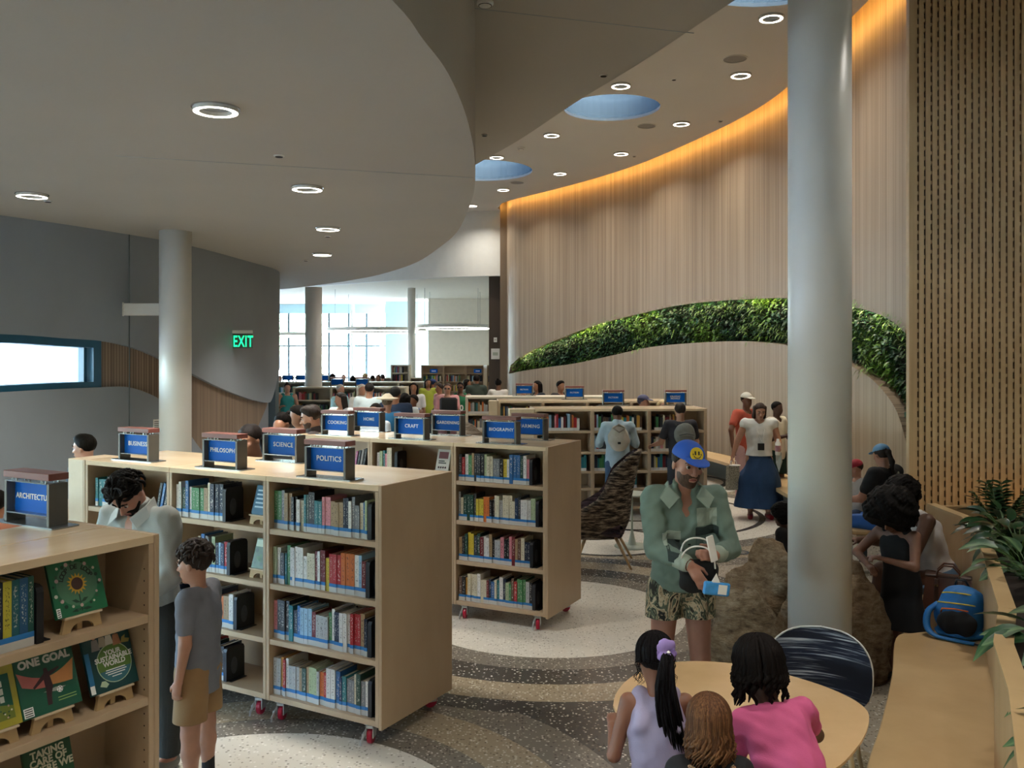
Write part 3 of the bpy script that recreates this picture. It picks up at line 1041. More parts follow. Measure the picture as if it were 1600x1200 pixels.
fic1 = low_row('f1', 0.33, 12.58, 3, 0.808, ['bookcase of the fiction row at its left end, half behind the FARMING sign', 'bookcase of the front fiction row where the hooded person stands', 'bookcase under the GRAPHIC NOVELS sign'], math.radians(3.5), filler=0.34, group='front row of fiction bookcases')
fic2 = low_row('f2', -0.22, 14.9, 4, 0.74, ['middle fiction row bookcase, first from its pale left end', 'middle fiction row bookcase, second from its left end', 'middle fiction row bookcase, third from its left end', 'middle fiction row bookcase at the end by the purple cap'], math.radians(2), filler=0.14, group='middle row of fiction bookcases')
fic3 = low_row('f3', -0.83, 16.4, 4, 0.68, ['rear fiction row bookcase at its left end, books in view', 'rear fiction row bookcase behind the bald head', 'rear fiction row bookcase, third from its left end', 'rear fiction row bookcase, last under the wood wall'], math.radians(2), mats=('pale_shelf', 'pale_shelf', 'pale_shelf'), group='rear row of fiction bookcases')
PALE = ('pale_shelf', 'pale_shelf', 'pale_shelf')
far1 = low_row('g1', -5.26, 21.6, 3, 0.9, ['pale far bookcase left of the second white column', 'pale far bookcase behind the second white column', 'pale far bookcase just right of the second white column'], mats=PALE, group='pale bookcases of the far room')
far2 = low_row('g2', -6.9, 26.0, 5, 0.9, ['white low bookcase across the far room, first from the left', 'white low bookcase across the far room, second from the left', 'white low bookcase across the far room, third from the left', 'white low bookcase across the far room, fourth from the left', 'white low bookcase across the far room, last on the right'], mats=PALE, group='white low bookcases across the far room')
far3 = low_row('g3', -5.6, 31.0, 3, 0.9, ['low bookcase farthest off before the big windows, left one', 'low bookcase farthest off before the big windows, middle one', 'low bookcase farthest off before the big windows, right one'], mats=PALE, group='low bookcases before the big windows')
TL = [0.08, 0.42, 0.74, 1.06, 1.38, 1.66]
tall = low_row('t1', -3.02, 30.0, 3, 0.735, ['tall wooden bookcase on the far wall, left of three', 'tall wooden bookcase on the far wall, middle of three', 'tall wooden bookcase on the far wall, right of three'], levels=TL, height=1.96, depth=0.4, group='tall bookcases of the far room')
tall2 = low_row('t2', -4.12, 30.6, 1, 0.6, ['narrow tall pale bookcase left of the slim far column'], levels=TL, height=1.96, depth=0.5, mats=PALE)
tall3 = low_row('t3', -0.80, 29.2, 1, 0.42, ['narrow tall bookcase beside the wood clad pillar'], levels=TL, height=1.96, depth=0.4, rz=math.radians(18))

# ------------------------------------------------------------------ subject signs on the bookcases
_sg = {}


def sign(word, px, py, rz, label, group='blue subject signs on the bookcases', scale=1.0, z=SH, size=0.044, pos=None):
    p = pos if pos is not None else F(px, py, z)
    t = thing('subject_sign', label, 'sign', p, rz, group)
    t.scale = (scale,) * 3
    if not _sg:
        _sg['base_plate'] = (MB().prism([(-0.22 + a, -0.065 + b) for a, b in ((0.01, 0), (0.43, 0), (0.44, 0.01), (0.44, 0.12), (0.43, 0.13), (0.01, 0.13), (0, 0.12), (0, 0.01))], 0.0, 0.006).mesh('base_plate', M['plate_metal']), [(0, 0, 0)])
        _sg['upright'] = (MB().bbox(-0.009, 0.009, -0.045, 0.045, 0.006, 0.19, 0.0015).mesh('upright', M['grey_metal']), [(-0.152, 0, 0), (0.152, 0, 0)])
        _sg['rail'] = (MB().box(-0.143, 0.143, -0.045, 0.045, -0.0025, 0.0025).mesh('rail', M['plate_metal']), [(0, 0, 0.0485), (0, 0, 0.188)])
        _sg['blue_panel'] = (MB().box(-0.143, 0.143, -0.006, 0.006, 0.051, 0.1855).mesh('blue_panel', M['sign_blue']), [(0, 0.0, 0)])
        _sg['beam'] = (MB().bbox(-0.163, 0.163, -0.048, 0.048, 0.203, 0.233, 0.002).mesh('beam', M['sign_beam']), [(0, 0, 0)])
        _sg['standoff'] = (MB().lathe([(0.005, 0.189), (0.005, 0.2035)], 10).mesh('standoff', M['chrome']), [(x, y, 0) for x in (-0.12, -0.09, 0.09, 0.12) for y in (-0.03, 0.03)])
    for k, (me, locs) in _sg.items():
        for lc in locs:
            o = bpy.data.objects.new(k, me)
            COL.objects.link(o)
            o.parent = t
            o.location = lc
    if word:
        text(word, size, M['letter'], t, (0.0, -0.0075, 0.118), (PI / 2, 0, 0), extrude=0.0008, bold=0.0006, space=1.1)
    return t


for w, px, py, rz, lb in (('POLITICS', 515, 747, PRZ, 'blue sign reading POLITICS in front on the near row'), ('PHILOSOPHY', 351, 731.7, PRZ, 'blue sign reading PHILOSOPHY on the near row'),
                          ('BUSINESS', 216.5, 719.3, PRZ, 'blue sign reading BUSINESS before the white column'), ('SCIENCE', 443.5, 721, PRZ, 'blue sign reading SCIENCE behind the POLITICS sign'),
                          ('COOKING', 527.5, 679.8, BRZ, 'blue sign reading COOKING on the second row'), ('HOME', 577, 673.5, BRZ, 'blue sign reading HOME on the second row'),
                          ('CRAFT', 643.7, 686.3, BRZ, 'blue sign reading CRAFT on the second row'), ('GARDENING', 700.5, 680, BRZ, 'blue sign reading GARDENING on the second row'),
                          ('BIOGRAPHY', 783.5, 693, BRZ, 'blue sign reading BIOGRAPHY on the second row'), ('FARMING', 828, 686.6, BRZ, 'blue sign reading FARMING partly behind the BIOGRAPHY sign'),
                          ('ARCHITECTURE', 56, 818, PRZ, 'blue sign reading ARCHITECTURE on the nearest bookcase')):
    sign(w, px, py, rz, lb, size=0.034 if len(w) > 10 else 0.040 if len(w) > 8 else 0.044)
for w, px, py, rz, lb in (('FICTION', 958, 633.3, 0.06, 'blue sign reading FICTION on the front fiction row'), ('GRAPHIC\nNOVELS', 1055, 633.3, 0.06, 'blue sign reading GRAPHIC NOVELS on the front fiction row'),
                          ('FICTION', 897.5, 624.2, 0.03, 'blue sign reading FICTION on the middle fiction row'), ('FICTION', 819, 618.5, 0.03, 'blue sign reading FICTION on the rear fiction row')):
    sign(w, px, py, rz, lb, size=0.036)
for i, (px, py, s) in enumerate(((450, 597, 1.3), (471, 597, 1.3), (527, 604.3, 1.25), (566, 604.3, 1.25), (505, 597, 1.3))):
    d = 21.9 if py > 600 else 26.3
    sign(None, px, py, 0, ('first', 'second', 'third', 'fourth', 'fifth')[i] + ' blank blue sign seen on the pale bookcases by the windows', 'blue signs in the far room', 1.0, pos=Vector(((px - 800) / FPX * d, d, SH)))
for u, x in ((tall[0], 0.4), (tall[2], 0.4)):
    t = thing('shelf_sign', 'blue shelf label in the top compartment of the ' + ('left' if u is tall[0] else 'right') + ' tall far bookcase', 'sign', u.matrix_basis @ Vector((x, 0.02, 1.70)))
    MB().bbox(-0.13, 0.13, -0.01, 0.01, 0, 0.13, 0.003).obj('blue_panel', M['sign_blue'], t)
    MB().box(-0.07, 0.07, -0.0115, -0.01, 0.05, 0.075).obj('lettering', M['letter'], t)

# ------------------------------------------------------------------ books
def book_mat():
    m = bpy.data.materials.new('book_cover')
    t = NT(m)
    oi = t.n('ObjectInfo')
    tc = t.n('TexCoord')
    mp = t.n('Mapping')
    mp.inputs['Scale'].default_value = (2.6, 0.1, 16.0)
    t.l(tc.outputs['Generated'], mp.inputs['Vector'])
    add = t.n('VectorMath', operation='ADD')
    cmb = t.n('CombineXYZ')
    mu = t.n('Math', operation='MULTIPLY')
    t.l(oi.outputs['Random'], mu.inputs[0]); mu.inputs[1].default_value = 91.0
    for i in range(3):
        t.l(mu.outputs[0], cmb.inputs[i])
    t.l(mp.outputs['Vector'], add.inputs[0]); t.l(cmb.outputs[0], add.inputs[1])
    nz = t.noise(add.outputs[0], 1.6, 4, 0.7)
    hit = t.ramp(nz, [(0.0, '#000000'), (0.56, '#ffffff')], 'CONSTANT')
    sp = t.n('SeparateXYZ')
    t.l(tc.outputs['Generated'], sp.inputs[0])
    gy = t.n('Math', operation='LESS_THAN'); t.l(sp.outputs[1], gy.inputs[0]); gy.inputs[1].default_value = 0.02
    gx = t.n('Math', operation='COMPARE'); t.l(sp.outputs[0], gx.inputs[0]); gx.inputs[1].default_value = 0.5; gx.inputs[2].default_value = 0.27
    gz = t.n('Math', operation='COMPARE'); t.l(sp.outputs[2], gz.inputs[0]); gz.inputs[1].default_value = 0.62; gz.inputs[2].default_value = 0.3
    a = t.n('Math', operation='MULTIPLY'); t.l(gy.outputs[0], a.inputs[0]); t.l(gx.outputs[0], a.inputs[1])
    b = t.n('Math', operation='MULTIPLY'); t.l(a.outputs[0], b.inputs[0]); t.l(gz.outputs[0], b.inputs[1])
    c = t.n('Math', operation='MULTIPLY'); t.l(b.outputs[0], c.inputs[0]); t.l(hit, c.inputs[1])
    hs = t.n('HueSaturation')
    hs.inputs['Value'].default_value = 1.0
    t.l(oi.outputs['Color'], hs.inputs['Color'])
    bw = t.n('RGBToBW'); t.l(oi.outputs['Color'], bw.inputs[0])
    tt = t.ramp(bw.outputs[0], [(0.0, '#d9d4c6'), (0.20, '#1d1c1e')], 'CONSTANT')
    fm = t.n('Math', operation='MULTIPLY'); t.l(c.outputs[0], fm.inputs[0]); fm.inputs[1].default_value = 0.8
    t.l(t.mix(fm.outputs[0], oi.outputs['Color'], tt), t.b.inputs['Base Color'])
    t.b.inputs['Roughness'].default_value = 0.36
    return m


M['book'] = book_mat()
M['paper'] = plain('book_pages', '#d8d0bd', 0.85, var=0.04, nscale=90)
M['tag_white'] = plain('spine_label_white', '#c4c2bb', 0.6, var=0.03, nscale=40)
M['tag_blue'] = plain('spine_label_blue', '#2473b5', 0.5, var=0.06, nscale=60)
bk = MB()                                        # unit book: thickness x 0..1, depth y 0..1, height z 0..1, spine at y = 0
bk.box(0.0, 1.0, 0.0, 0.03, 0, 1)
bk.box(0.0, 0.13, 0.03, 1.0, 0, 1)
bk.box(0.87, 1.0, 0.03, 1.0, 0, 1)
_book = bk.mesh('book', M['book'])
_pages = MB().box(0.13, 0.87, 0.03, 0.97, 0.012, 0.985).mesh('pages', M['paper'])
lb_ = MB()
lb_.box(-0.02, 1.02, -0.006, 0.05, 0.0, 0.62, 0)
lb_.box(-0.03, 1.03, -0.007, 0.07, 0.62, 1.0, 1)
_label = lb_.mesh('spine_label', [M['tag_white'], M['tag_blue']])

PALETTE = [('white', '#d9d6cf'), ('white', '#cfccc6'), ('cream', '#c9bfa4'), ('pale grey', '#a9aaa8'), ('grey', '#74777a'), ('charcoal', '#33363a'), ('black', '#17181b'), ('black', '#101215'),
           ('dark blue', '#1d3050'), ('navy', '#182237'), ('blue', '#2c5f93'), ('pale blue', '#8fb0c6'), ('teal', '#1d6b70'), ('dark green', '#1e4034'), ('green', '#3f7a48'), ('pale green', '#a3b089'),
           ('red', '#a3262b'), ('dark red', '#6b1f24'), ('pink', '#c77f86'), ('orange', '#c2692f'), ('ochre', '#b98a3a'), ('yellow', '#c9b33c'), ('brown', '#5d4232'), ('tan', '#9c8260')]
PAL = dict(PALETTE)
ORD = ['first', 'second', 'third', 'fourth', 'fifth', 'sixth', 'seventh', 'eighth', 'ninth', 'tenth', 'eleventh', 'twelfth', 'thirteenth', 'fourteenth', 'fifteenth', 'sixteenth', 'seventeenth', 'eighteenth',
       'nineteenth', 'twentieth', '21st', '22nd', '23rd', '24th', '25th', '26th', '27th', '28th', '29th', '30th', '31st', '32nd', '33rd', '34th', '35th', '36th', '37th', '38th', '39th', '40th']
N_BOOKS = [0]


def one_book(mat, x, y, z, th, dp, h, col, label, group, lean=0.0, tag_on=True):
    o = bpy.data.objects.new('book', _book)
    COL.objects.link(o)
    rot = mat.to_euler().z
    p = mat @ Vector((x, y, z))
    o.location = p
    o.rotation_euler = Euler((0, lean, rot), 'XYZ')
    o.scale = (th, dp, h)
    o.color = lin(col)
    tag(o, label, 'book', group)
    g = bpy.data.objects.new('pages', _pages)
    COL.objects.link(g)
    g.parent = o
    if tag_on:
        g = bpy.data.objects.new('spine_label', _label)
        COL.objects.link(g)
        g.parent = o
        g.scale = (1, 1, 0.052 / h)
    N_BOOKS[0] += 1
    return o


def book_row(mat, z, x0, x1, where, seed, bias=None, tmin=0.012, tmax=0.033, hmin=0.19, hmax=0.245, y=0.03, n_max=60, lean=0.0):
    rng = random.Random(seed)
    x, i, out = x0, 0, []
    pool = PALETTE + (bias or [])
    run, col = 0, None
    while i < n_max:
        if run <= 0:
            col = rng.choice(pool)
            run = rng.choice((1, 1, 1, 1, 2, 3))
            th, h = rng.uniform(tmin, tmax), rng.uniform(hmin, hmax)
        run -= 1
        if x + th > x1:
            break
        hh = h * rng.uniform(0.985, 1.0)
        name, hx = col
        lab = '%s book, %s from the left on %s' % (name, ORD[min(i, 39)], where)
        out.append(one_book(mat, x, y + rng.uniform(0, 0.012), z, th, min(0.27, h * rng.uniform(0.66, 0.76)), hh, hx, lab, 'books on ' + where, lean, tag_on=rng.random() < 0.93))
        x += th + 0.0008
        i += 1
    return x


M['bookend_oval'] = plain('bookend_oval', '#4b4f55', 0.3, 0.3, var=0.15, nscale=20)


def bookend(mat, x, y, z, label, h=0.215, d=0.155, oval=True):
    t = thing('bookend', label, 'bookend', mat @ Vector((x, y, z)), mat.to_euler().z, 'black bookends')
    r = 0.025
    pts = [(0, 0), (d, 0), (d, h - r), (d - r * 0.3, h - r * 0.3), (d - r, h), (r, h), (r * 0.3, h - r * 0.3), (0, h - r)]
    MB().extrude(pts, Matrix(((0, 0, 1, 0), (1, 0, 0, 0), (0, 1, 0, 0), (0, 0, 0, 1))), 0.028).obj('upright_plate', M['black_plastic'], t)
    MB().box(0.028, 0.06, 0.01, d - 0.01, 0.0005, 0.004).obj('foot_plate', M['black_plastic'], t)
    if oval:
        e = [(d * 0.42 + 0.028 * math.cos(a), h * 0.42 + 0.055 * math.sin(a)) for a in [k * PI / 8 for k in range(16)]]
        MB().extrude(e, Matrix(((0, 0, 1, 0.0282), (1, 0, 0, 0), (0, 1, 0, 0), (0, 0, 0, 1))), 0.0012).obj('oval_cutout', M['bookend_oval'], t)
    return t


ZS = [l + TP + 0.0005 for l in LEVELS]
NM = ['the bottom shelf', 'the third shelf', 'the second shelf', 'the top shelf']


def ubm(u):
    return Matrix.Translation(u.location) @ Euler((0, 0, u.rotation_euler.z)).to_matrix().to_4x4()


for u, word, rows in (
        (pol[2], 'POLITICS', ((3, 0.03, 0.775, 11, [('white', '#d9d6cf'), ('dark blue', '#1d3050')]), (2, 0.03, 0.762, 12, [('red', '#b5242b'), ('white', '#d9d6cf'), ('green', '#3f7a48')]),
                              (1, 0.03, 0.785, 33, [('grey', '#74777a'), ('white', '#cfccc6'), ('teal', '#1d6b70')]), (0, 0.03, 0.775, 14, [('ochre', '#b98a3a'), ('orange', '#c2692f'), ('tan', '#9c8260')]))),
        (bio[2], 'BIOGRAPHY', ((3, 0.035, 0.72, 21, [('grey', '#74777a'), ('white', '#cfccc6')]), (2, 0.035, 0.775, 22, [('white', '#d9d6cf'), ('pale blue', '#8fb0c6')]),
                               (1, 0.035, 0.71, 23, [('tan', '#9c8260'), ('white', '#cfccc6'), ('pink', '#c77f86')]), (0, 0.035, 0.765, 24, [('black', '#17181b'), ('white', '#d9d6cf'), ('blue', '#2c5f93')])))):
    m = ubm(u)
    for lv, x0, x1, sd, bias in rows:
        e = book_row(m, ZS[lv], x0, x1, '%s under the %s sign' % (NM[lv], word), sd, bias, tmin=0.016 if word == 'POLITICS' else 0.02, tmax=0.034)
        bookend(m, min(e + 0.004, 0.80), 0.03, ZS[lv], 'black bookend closing %s under the %s sign' % (NM[lv], word))
m = ubm(pol[1])
for lv, x0, x1, sd in ((3, 0.03, 0.47, 31), (2, 0.24, 0.50, 32), (1, 0.03, 0.56, 13), (0, 0.30, 0.50, 34)):
    e = book_row(m, ZS[lv], x0, x1, '%s under the PHILOSOPHY sign' % NM[lv], sd, [('white', '#d9d6cf'), ('pale blue', '#8fb0c6')], tmin=0.02, tmax=0.04)
    bookend(m, e + 0.004, 0.03, ZS[lv], 'black bookend on %s under the PHILOSOPHY sign' % NM[lv])
m = ubm(pol[0])
e = book_row(m, ZS[3], 0.06, 0.36, 'the top shelf under the BUSINESS sign', 41, [('white', '#d9d6cf'), ('navy', '#182237')], tmin=0.024, tmax=0.045)
for k in range(3):
    one_book(m, 0.70 + 0.034 * k, 0.03, ZS[3] + 0.003, 0.022, 0.16, 0.215, ('#33363a', '#2c5f93', '#17181b')[k], ('charcoal', 'blue', 'black')[k] + ' book leaning at the right of the shelf under the BUSINESS sign', 'leaning books under the BUSINESS sign', 0.24)
m = ubm(bio[1])
e = book_row(m, ZS[3], 0.05, 0.22, 'the top shelf under the CRAFT sign', 43, [('white', '#d9d6cf')], tmin=0.018, tmax=0.03)
bookend(m, e + 0.035, 0.03, ZS[3], 'black bookend on the top shelf under the CRAFT sign')
m = ubm(bio[0])
for k in range(4):
    one_book(m, 0.66 + 0.032 * k, 0.03, ZS[3] + 0.003, 0.02, 0.17, 0.2 + 0.01 * k, ('#b0608a', '#33363a', '#8f8a84', '#17181b')[k], ('pink', 'charcoal', 'grey', 'black')[k] + ' book leaning on the top shelf left of the CRAFT bay', 'leaning books left of the CRAFT bay', 0.2)
# display unit: green readers on its top shelf
m = ubm(arc)
GREENS = [('dark green', '#123a38'), ('navy', '#10243a'), ('yellow', '#b9ae3a'), ('teal', '#1d5a63'), ('blue', '#1f4f74'), ('dark green', '#1c4f43')]
rng = random.Random(5)
x, i = 0.06, 0
while x < 0.385:
    th = rng.uniform(0.02, 0.032)
    nm, hx = GREENS[i % 6] if i > 3 else (('navy', '#10243a') if i % 2 else ('dark green', '#123a38'))
    one_book(m, x, 0.035, ZS[3], th, 0.19, 0.255 if i > 6 else 0.235, hx, '%s tall reader, %s from the left beside the flower picture book' % (nm, ORD[i]), 'tall readers beside the flower picture book')
    x += th + 0.001
    i += 1
bookend(m, x + 0.006, 0.03, ZS[3], 'black bookend beside the tall green readers', oval=False)

# everything beyond the near rows: one mass of spines
far = MB()
cols = [M['book_' + n] if 'book_' + n in M else M.setdefault('book_' + n.replace(' ', '_') + h, plain('book_' + n.replace(' ', '_'), h, 0.45, var=0.05)) for n, h in PALETTE]
rng = random.Random(99)


def far_row(u, z, x0, x1, h0, h1, y=0.03, tag_=True):
    m = ubm(u)
    x = x0
    while x < x1:
        th, h = rng.uniform(0.02, 0.045), rng.uniform(h0, h1)
        k = rng.randrange(len(cols))
        far.box(x, x + th, y, y + 0.16, z, z + h, k, m)
        if tag_:
            far.box(x, x + th, y - 0.002, y + 0.05, z, z + 0.04, 0, m)
        x += th + 0.002


ZF_ = [l + TP for l in FIC]
for u, spans in ((fic1[0], {4: (0.03, 0.62), 3: (0.03, 0.3), 2: (0.4, 0.7)}), (fic1[1], {4: (0.03, 0.70), 3: (0.03, 0.45), 2: (0.03, 0.3), 1: (0.35, 0.62)}), (fic1[2], {4: (0.08, 0.45), 3: (0.03, 0.38), 2: (0.03, 0.36), 1: (0.0, 0.0)})):
    for lv, (a, b) in spans.items():
        far_row(u, ZF_[lv], a, b, 0.17, 0.235)
for u in fic2 + fic3:
    for lv in (4, 3, 2, 1):
        far_row(u, ZF_[lv], 0.03, rng.uniform(0.45, 0.62), 0.16, 0.22)
for u in far1 + far2 + far3:
    for lv in (4, 3, 1):
        far_row(u, ZF_[lv], 0.04, rng.uniform(0.5, 0.8), 0.14, 0.2, tag_=False)
for u in tall + tall2 + tall3:
    for z in TL[1:5] if u not in tall2 else TL[1:]:
        w = 0.66 if u in tall else 0.5 if u in tall2 else 0.34
        far_row(u, z + TP, 0.04, rng.uniform(w * 0.7, w), 0.16, 0.23, tag_=False)
o = far.obj('books', cols)
tag(o, 'mass of small spines on the fiction rows and all the far shelves', 'books', None, 'stuff')
# ------------------------------------------------------------------ green wall: leaves and tufts in the opening
M['leaf_a'] = plain('leaf_mid_green', '#3f6b24', 0.42, var=0.12, nscale=3)
M['leaf_b'] = plain('leaf_dark_green', '#1f4420', 0.42, var=0.12, nscale=3)
M['leaf_c'] = plain('leaf_light_green', '#6c9433', 0.45, var=0.1, nscale=3)
M['leaf_d'] = plain('leaf_blue_green', '#2b5640', 0.42, var=0.1, nscale=3)
M['leaf_e'] = plain('grass_blade_green', '#82a650', 0.45, var=0.1, nscale=3)
M['leaf_f'] = plain('glossy_dark_leaf', '#173a1d', 0.28, var=0.12, nscale=8)
M['stem'] = plain('plant_stem', '#38561f', 0.5, var=0.06)
M['soil'] = plain('dark_soil', '#2a2019', 0.95, var=0.15, nscale=30)
rng = random.Random(3)


def frames():
    out = []
    for i in range(1, len(wplan) - 1):
        if not 798 < WPX[i] < 1428 or zup[i] - zlow[i] < 0.02:
            continue
        a, b = Vector((*wplan[i - 1], 0)), Vector((*wplan[i + 1], 0))
        t = (b - a).normalized()
        n = Vector((t.y, -t.x, 0))
        if n.dot(Vector((*wplan[i], 0))) > 0:
            n = -n
        out.append((Vector((*wplan[i], 0)), t, n, zlow[i], zup[i], (b - a).length / 2))
    return out


FR = frames()
wts = [f[5] * (f[4] - f[3]) for f in FR]
leaves, tufts = MB(), MB()
tcen = [(rng.uniform(0, len(FR)), rng.random(), rng.uniform(1.5, 5)) for _ in range(26)]
picks = rng.choices(range(len(FR)), weights=wts, k=11500)
for i in picks:
    p0, t, n, zl, zu, _ = FR[i]
    v = rng.random()
    z = zl - 0.02 + (zu - zl + 0.03) * v
    tone = math.sin(i * 0.21) + math.sin(v * 5 + i * 0.07) + rng.uniform(-1.1, 1.1)
    mi = 2 if tone > 1.2 else 0 if tone > 0.2 else 3 if tone > -0.8 else 1
    s = rng.uniform(0.05, 0.12)
    bulge = 0.05 + 0.15 * math.sin(PI * min(1, max(0, v)))
    base = p0 + t * rng.uniform(-0.06, 0.06) - n * (0.26 - bulge * rng.uniform(0.2, 1.1)) + Vector((0, 0, z))
    out = (n * rng.uniform(0.4, 1.0) + t * rng.uniform(-0.7, 0.7) + Vector((0, 0, rng.uniform(-0.9, 0.5)))).normalized()
    sd = out.cross(Vector((0, 0, 1)) + t * rng.uniform(-0.5, 0.5)).normalized()
    up = sd.cross(out)
    w = s * rng.uniform(0.22, 0.36)
    c1, c2 = base + out * s * 0.5 - up * s * 0.05, base + out * s - up * s * 0.28
    leaves.add([base, c1 + sd * w + up * w * 0.3, c2, c1 - sd * w + up * w * 0.3, c1], [(0, 1, 4), (1, 2, 4), (2, 3, 4), (3, 0, 4)], mi)
for ci, cv, cr in tcen:
    for k in range(46):
        i = int(min(len(FR) - 1, max(0, ci + rng.gauss(0, cr))))
        p0, t, n, zl, zu, _ = FR[i]
        v = min(1, max(0.0, cv + rng.gauss(0, 0.12)))
        base = p0 + t * rng.uniform(-0.05, 0.05) - n * 0.12 + Vector((0, 0, zl + (zu - zl) * v))
        dr = (n * rng.uniform(0.5, 1) + t * rng.uniform(-0.8, 0.8) + Vector((0, 0, rng.uniform(0.0, 0.8)))).normalized()
        L = rng.uniform(0.14, 0.3)
        sd = dr.cross(Vector((0, 0, 1))).normalized() * 0.007
        q = [base, base + dr * L * 0.4, base + dr * L * 0.72 - Vector((0, 0, L * 0.18)), base + dr * L * 0.9 - Vector((0, 0, L * 0.5))]
        tufts.add([q[0] - sd, q[0] + sd, q[1] - sd * 1.4, q[1] + sd * 1.4, q[2] - sd, q[2] + sd, q[3]], [(0, 1, 3, 2), (2, 3, 5, 4), (4, 5, 6)], 0 if rng.random() < 0.75 else 1)
gwall = thing('green_wall', 'band of living green plants filling the curved opening of the wood wall', 'plant wall', (0, 0, 0))
tag(leaves.obj('foliage', [M['leaf_a'], M['leaf_b'], M['leaf_c'], M['leaf_d']], gwall), kind='stuff')
tag(tufts.obj('grass_tufts', [M['leaf_e'], M['leaf_c']], gwall), kind='stuff')

# ------------------------------------------------------------------ curved bench and planter on the right
b_front = [(0.62, 2.2), (1.1, 3.0), (1.55, 3.92), (1.80, 4.38), (2.14, 5.05), (2.46, 5.74), (2.62, 5.84), (2.88, 5.93), (3.0, 6.3), (3.03, 7.0), (3.05, 7.6)]
b_back = [(1.16, 2.0), (1.54, 2.72), (1.86, 3.35), (2.11, 3.92), (2.42, 4.45), (2.76, 5.19), (2.93, 5.55), (3.15, 6.05), (3.32, 6.45), (3.50, 6.97), (3.52, 7.6)]
fs = [(p.x, p.y) for p in smooth_curve([(x, y, 0) for x, y in b_front], 5)]
bs = [(p.x, p.y) for p in smooth_curve([(x, y, 0) for x, y in b_back], 5)]
bench = thing('curved_bench', 'long curved light wood bench running along the planter', 'bench', (0, 0, 0))
mb = MB()
n = len(fs)
for (x, y), (x2, y2) in zip(fs, bs):
    dx, dy = x2 - x, y2 - y
    L = math.hypot(dx, dy)
    mb.v += [(x, y, 0.405), (x, y, 0.445), (x + dx / L * 0.006, y + dy / L * 0.006, 0.45), (x2, y2, 0.45), (x2, y2, 0.405)]
for i in range(n - 1):
    a, b = i * 5, i * 5 + 5
    for k in range(5):
        k2 = (k + 1) % 5
        mb.f.append((a + k, b + k, b + k2, a + k2)); mb.m.append(0)
mb.f += [(0, 1, 2, 3, 4), tuple((n - 1) * 5 + k for k in (4, 3, 2, 1, 0))]
mb.m += [0, 0]
mb.obj('seat', M['bench_wood'], bench)
ribbon('front_panel', [(x + 0.05 * (x2 - x) / 0.55, y + 0.05 * (y2 - y) / 0.55) for (x, y), (x2, y2) in zip(fs, bs)], 0.0, 0.404, 0.02, [M['bench_face']], bench, side=1)
planter = thing('planter', 'tall curved wooden planter wall behind the bench', 'planter', (0, 0, 0))
ribbon('front_wall', bs, 0.0, 0.985, 0.04, [M['bench_face']], planter, side=1)
facets = [bs[i] for i in range(0, len(bs), 5)]
for i in range(len(facets) - 1):
    (x, y), (x2, y2) = facets[i], facets[i + 1]
    L = math.hypot(x2 - x, y2 - y)
    nx, ny = (y2 - y) / L, -(x2 - x) / L
    mb = MB()
    mb.prism([(x - nx * 0.004, y - ny * 0.004), (x + nx * 0.075, y + ny * 0.075), (x2 + nx * 0.075, y2 + ny * 0.075), (x2 - nx * 0.004, y2 - ny * 0.004)][::1], 0.985, 1.005 + 0.0)
    mb.obj('top_rim', M['bench_wood'], planter)
so = MB()
for i, (x, y) in enumerate(bs):
    so.v += [(x + 0.03, y - 0.01, 0.90), (x + 2.3, y - 0.5, 0.90)]
so.f = [(2 * i, 2 * i + 1, 2 * i + 3, 2 * i + 2) for i in range(len(bs) - 1)]
so.m = [0] * len(so.f)
so.obj('soil', M['soil'], planter)
MB().box(3.52, 5.6, 7.55, 7.62, 0, 0.985).obj('end_wall', M['bench_face'], planter)
gl = thing('planter_strip_light', 'warm strip light low behind the planter at the foot of the slat wall', 'strip light', (0, 0, 0))
MB().box(3.62, 5.3, 7.72, 7.74, 0.93, 0.95).obj('glowing_strip', glow('strip_glow', '#ffcb8a', 4.0), gl)
MB().box(3.62, 5.3, 7.64, 7.72, 0.90, 0.93).obj('channel', M['grey_metal'], gl)


def variegated():
    m = bpy.data.materials.new('variegated_leaf')
    t = NT(m)
    tc = t.n('TexCoord')
    sp = t.n('SeparateXYZ')
    t.l(tc.outputs['Object'], sp.inputs[0])
    ab = t.n('Math', operation='ABSOLUTE'); t.l(sp.outputs[0], ab.inputs[0])
    nz = t.noise(t.coord('Object', (60, 18, 1)), 1.0, 4, 0.7)
    ad = t.n('Math', operation='MULTIPLY_ADD'); t.l(nz, ad.inputs[0]); ad.inputs[1].default_value = 0.035; t.l(ab.outputs[0], ad.inputs[2])
    c = t.ramp(ad.outputs[0], [(0.0, '#7f9668'), (0.024, '#4f7048'), (0.036, '#1d4526'), (1, '#15361b')])
    t.l(c, t.b.inputs['Base Color'])
    t.b.inputs['Roughness'].default_value = 0.42
    return m


M['varieg'] = variegated()


def leaf_mesh(L, W, droop, mat, n=6, fold=0.25, name='leaf'):
    """a blade along +y, midrib folded, tip drooping"""
    mb = MB()
    for i in range(n + 1):
        u = i / n
        w = W * (math.sin(PI * min(1, u * 0.92 + 0.06)) ** 0.8) if 0 < i < n else (0.004 if i == 0 else 0.0015)
        y = L * u * (1 - 0.12 * droop * u)
        z = -L * droop * u * u * 0.55
        mb.v += [(-w, y, z + w * fold), (0, y, z), (w, y, z + w * fold)]
    for i in range(n):
        a = i * 3
        mb.f += [(a, a + 1, a + 4, a + 3), (a + 1, a + 2, a + 5, a + 4)]
        mb.m += [0, 0]
    return mb.mesh(name, mat, True)


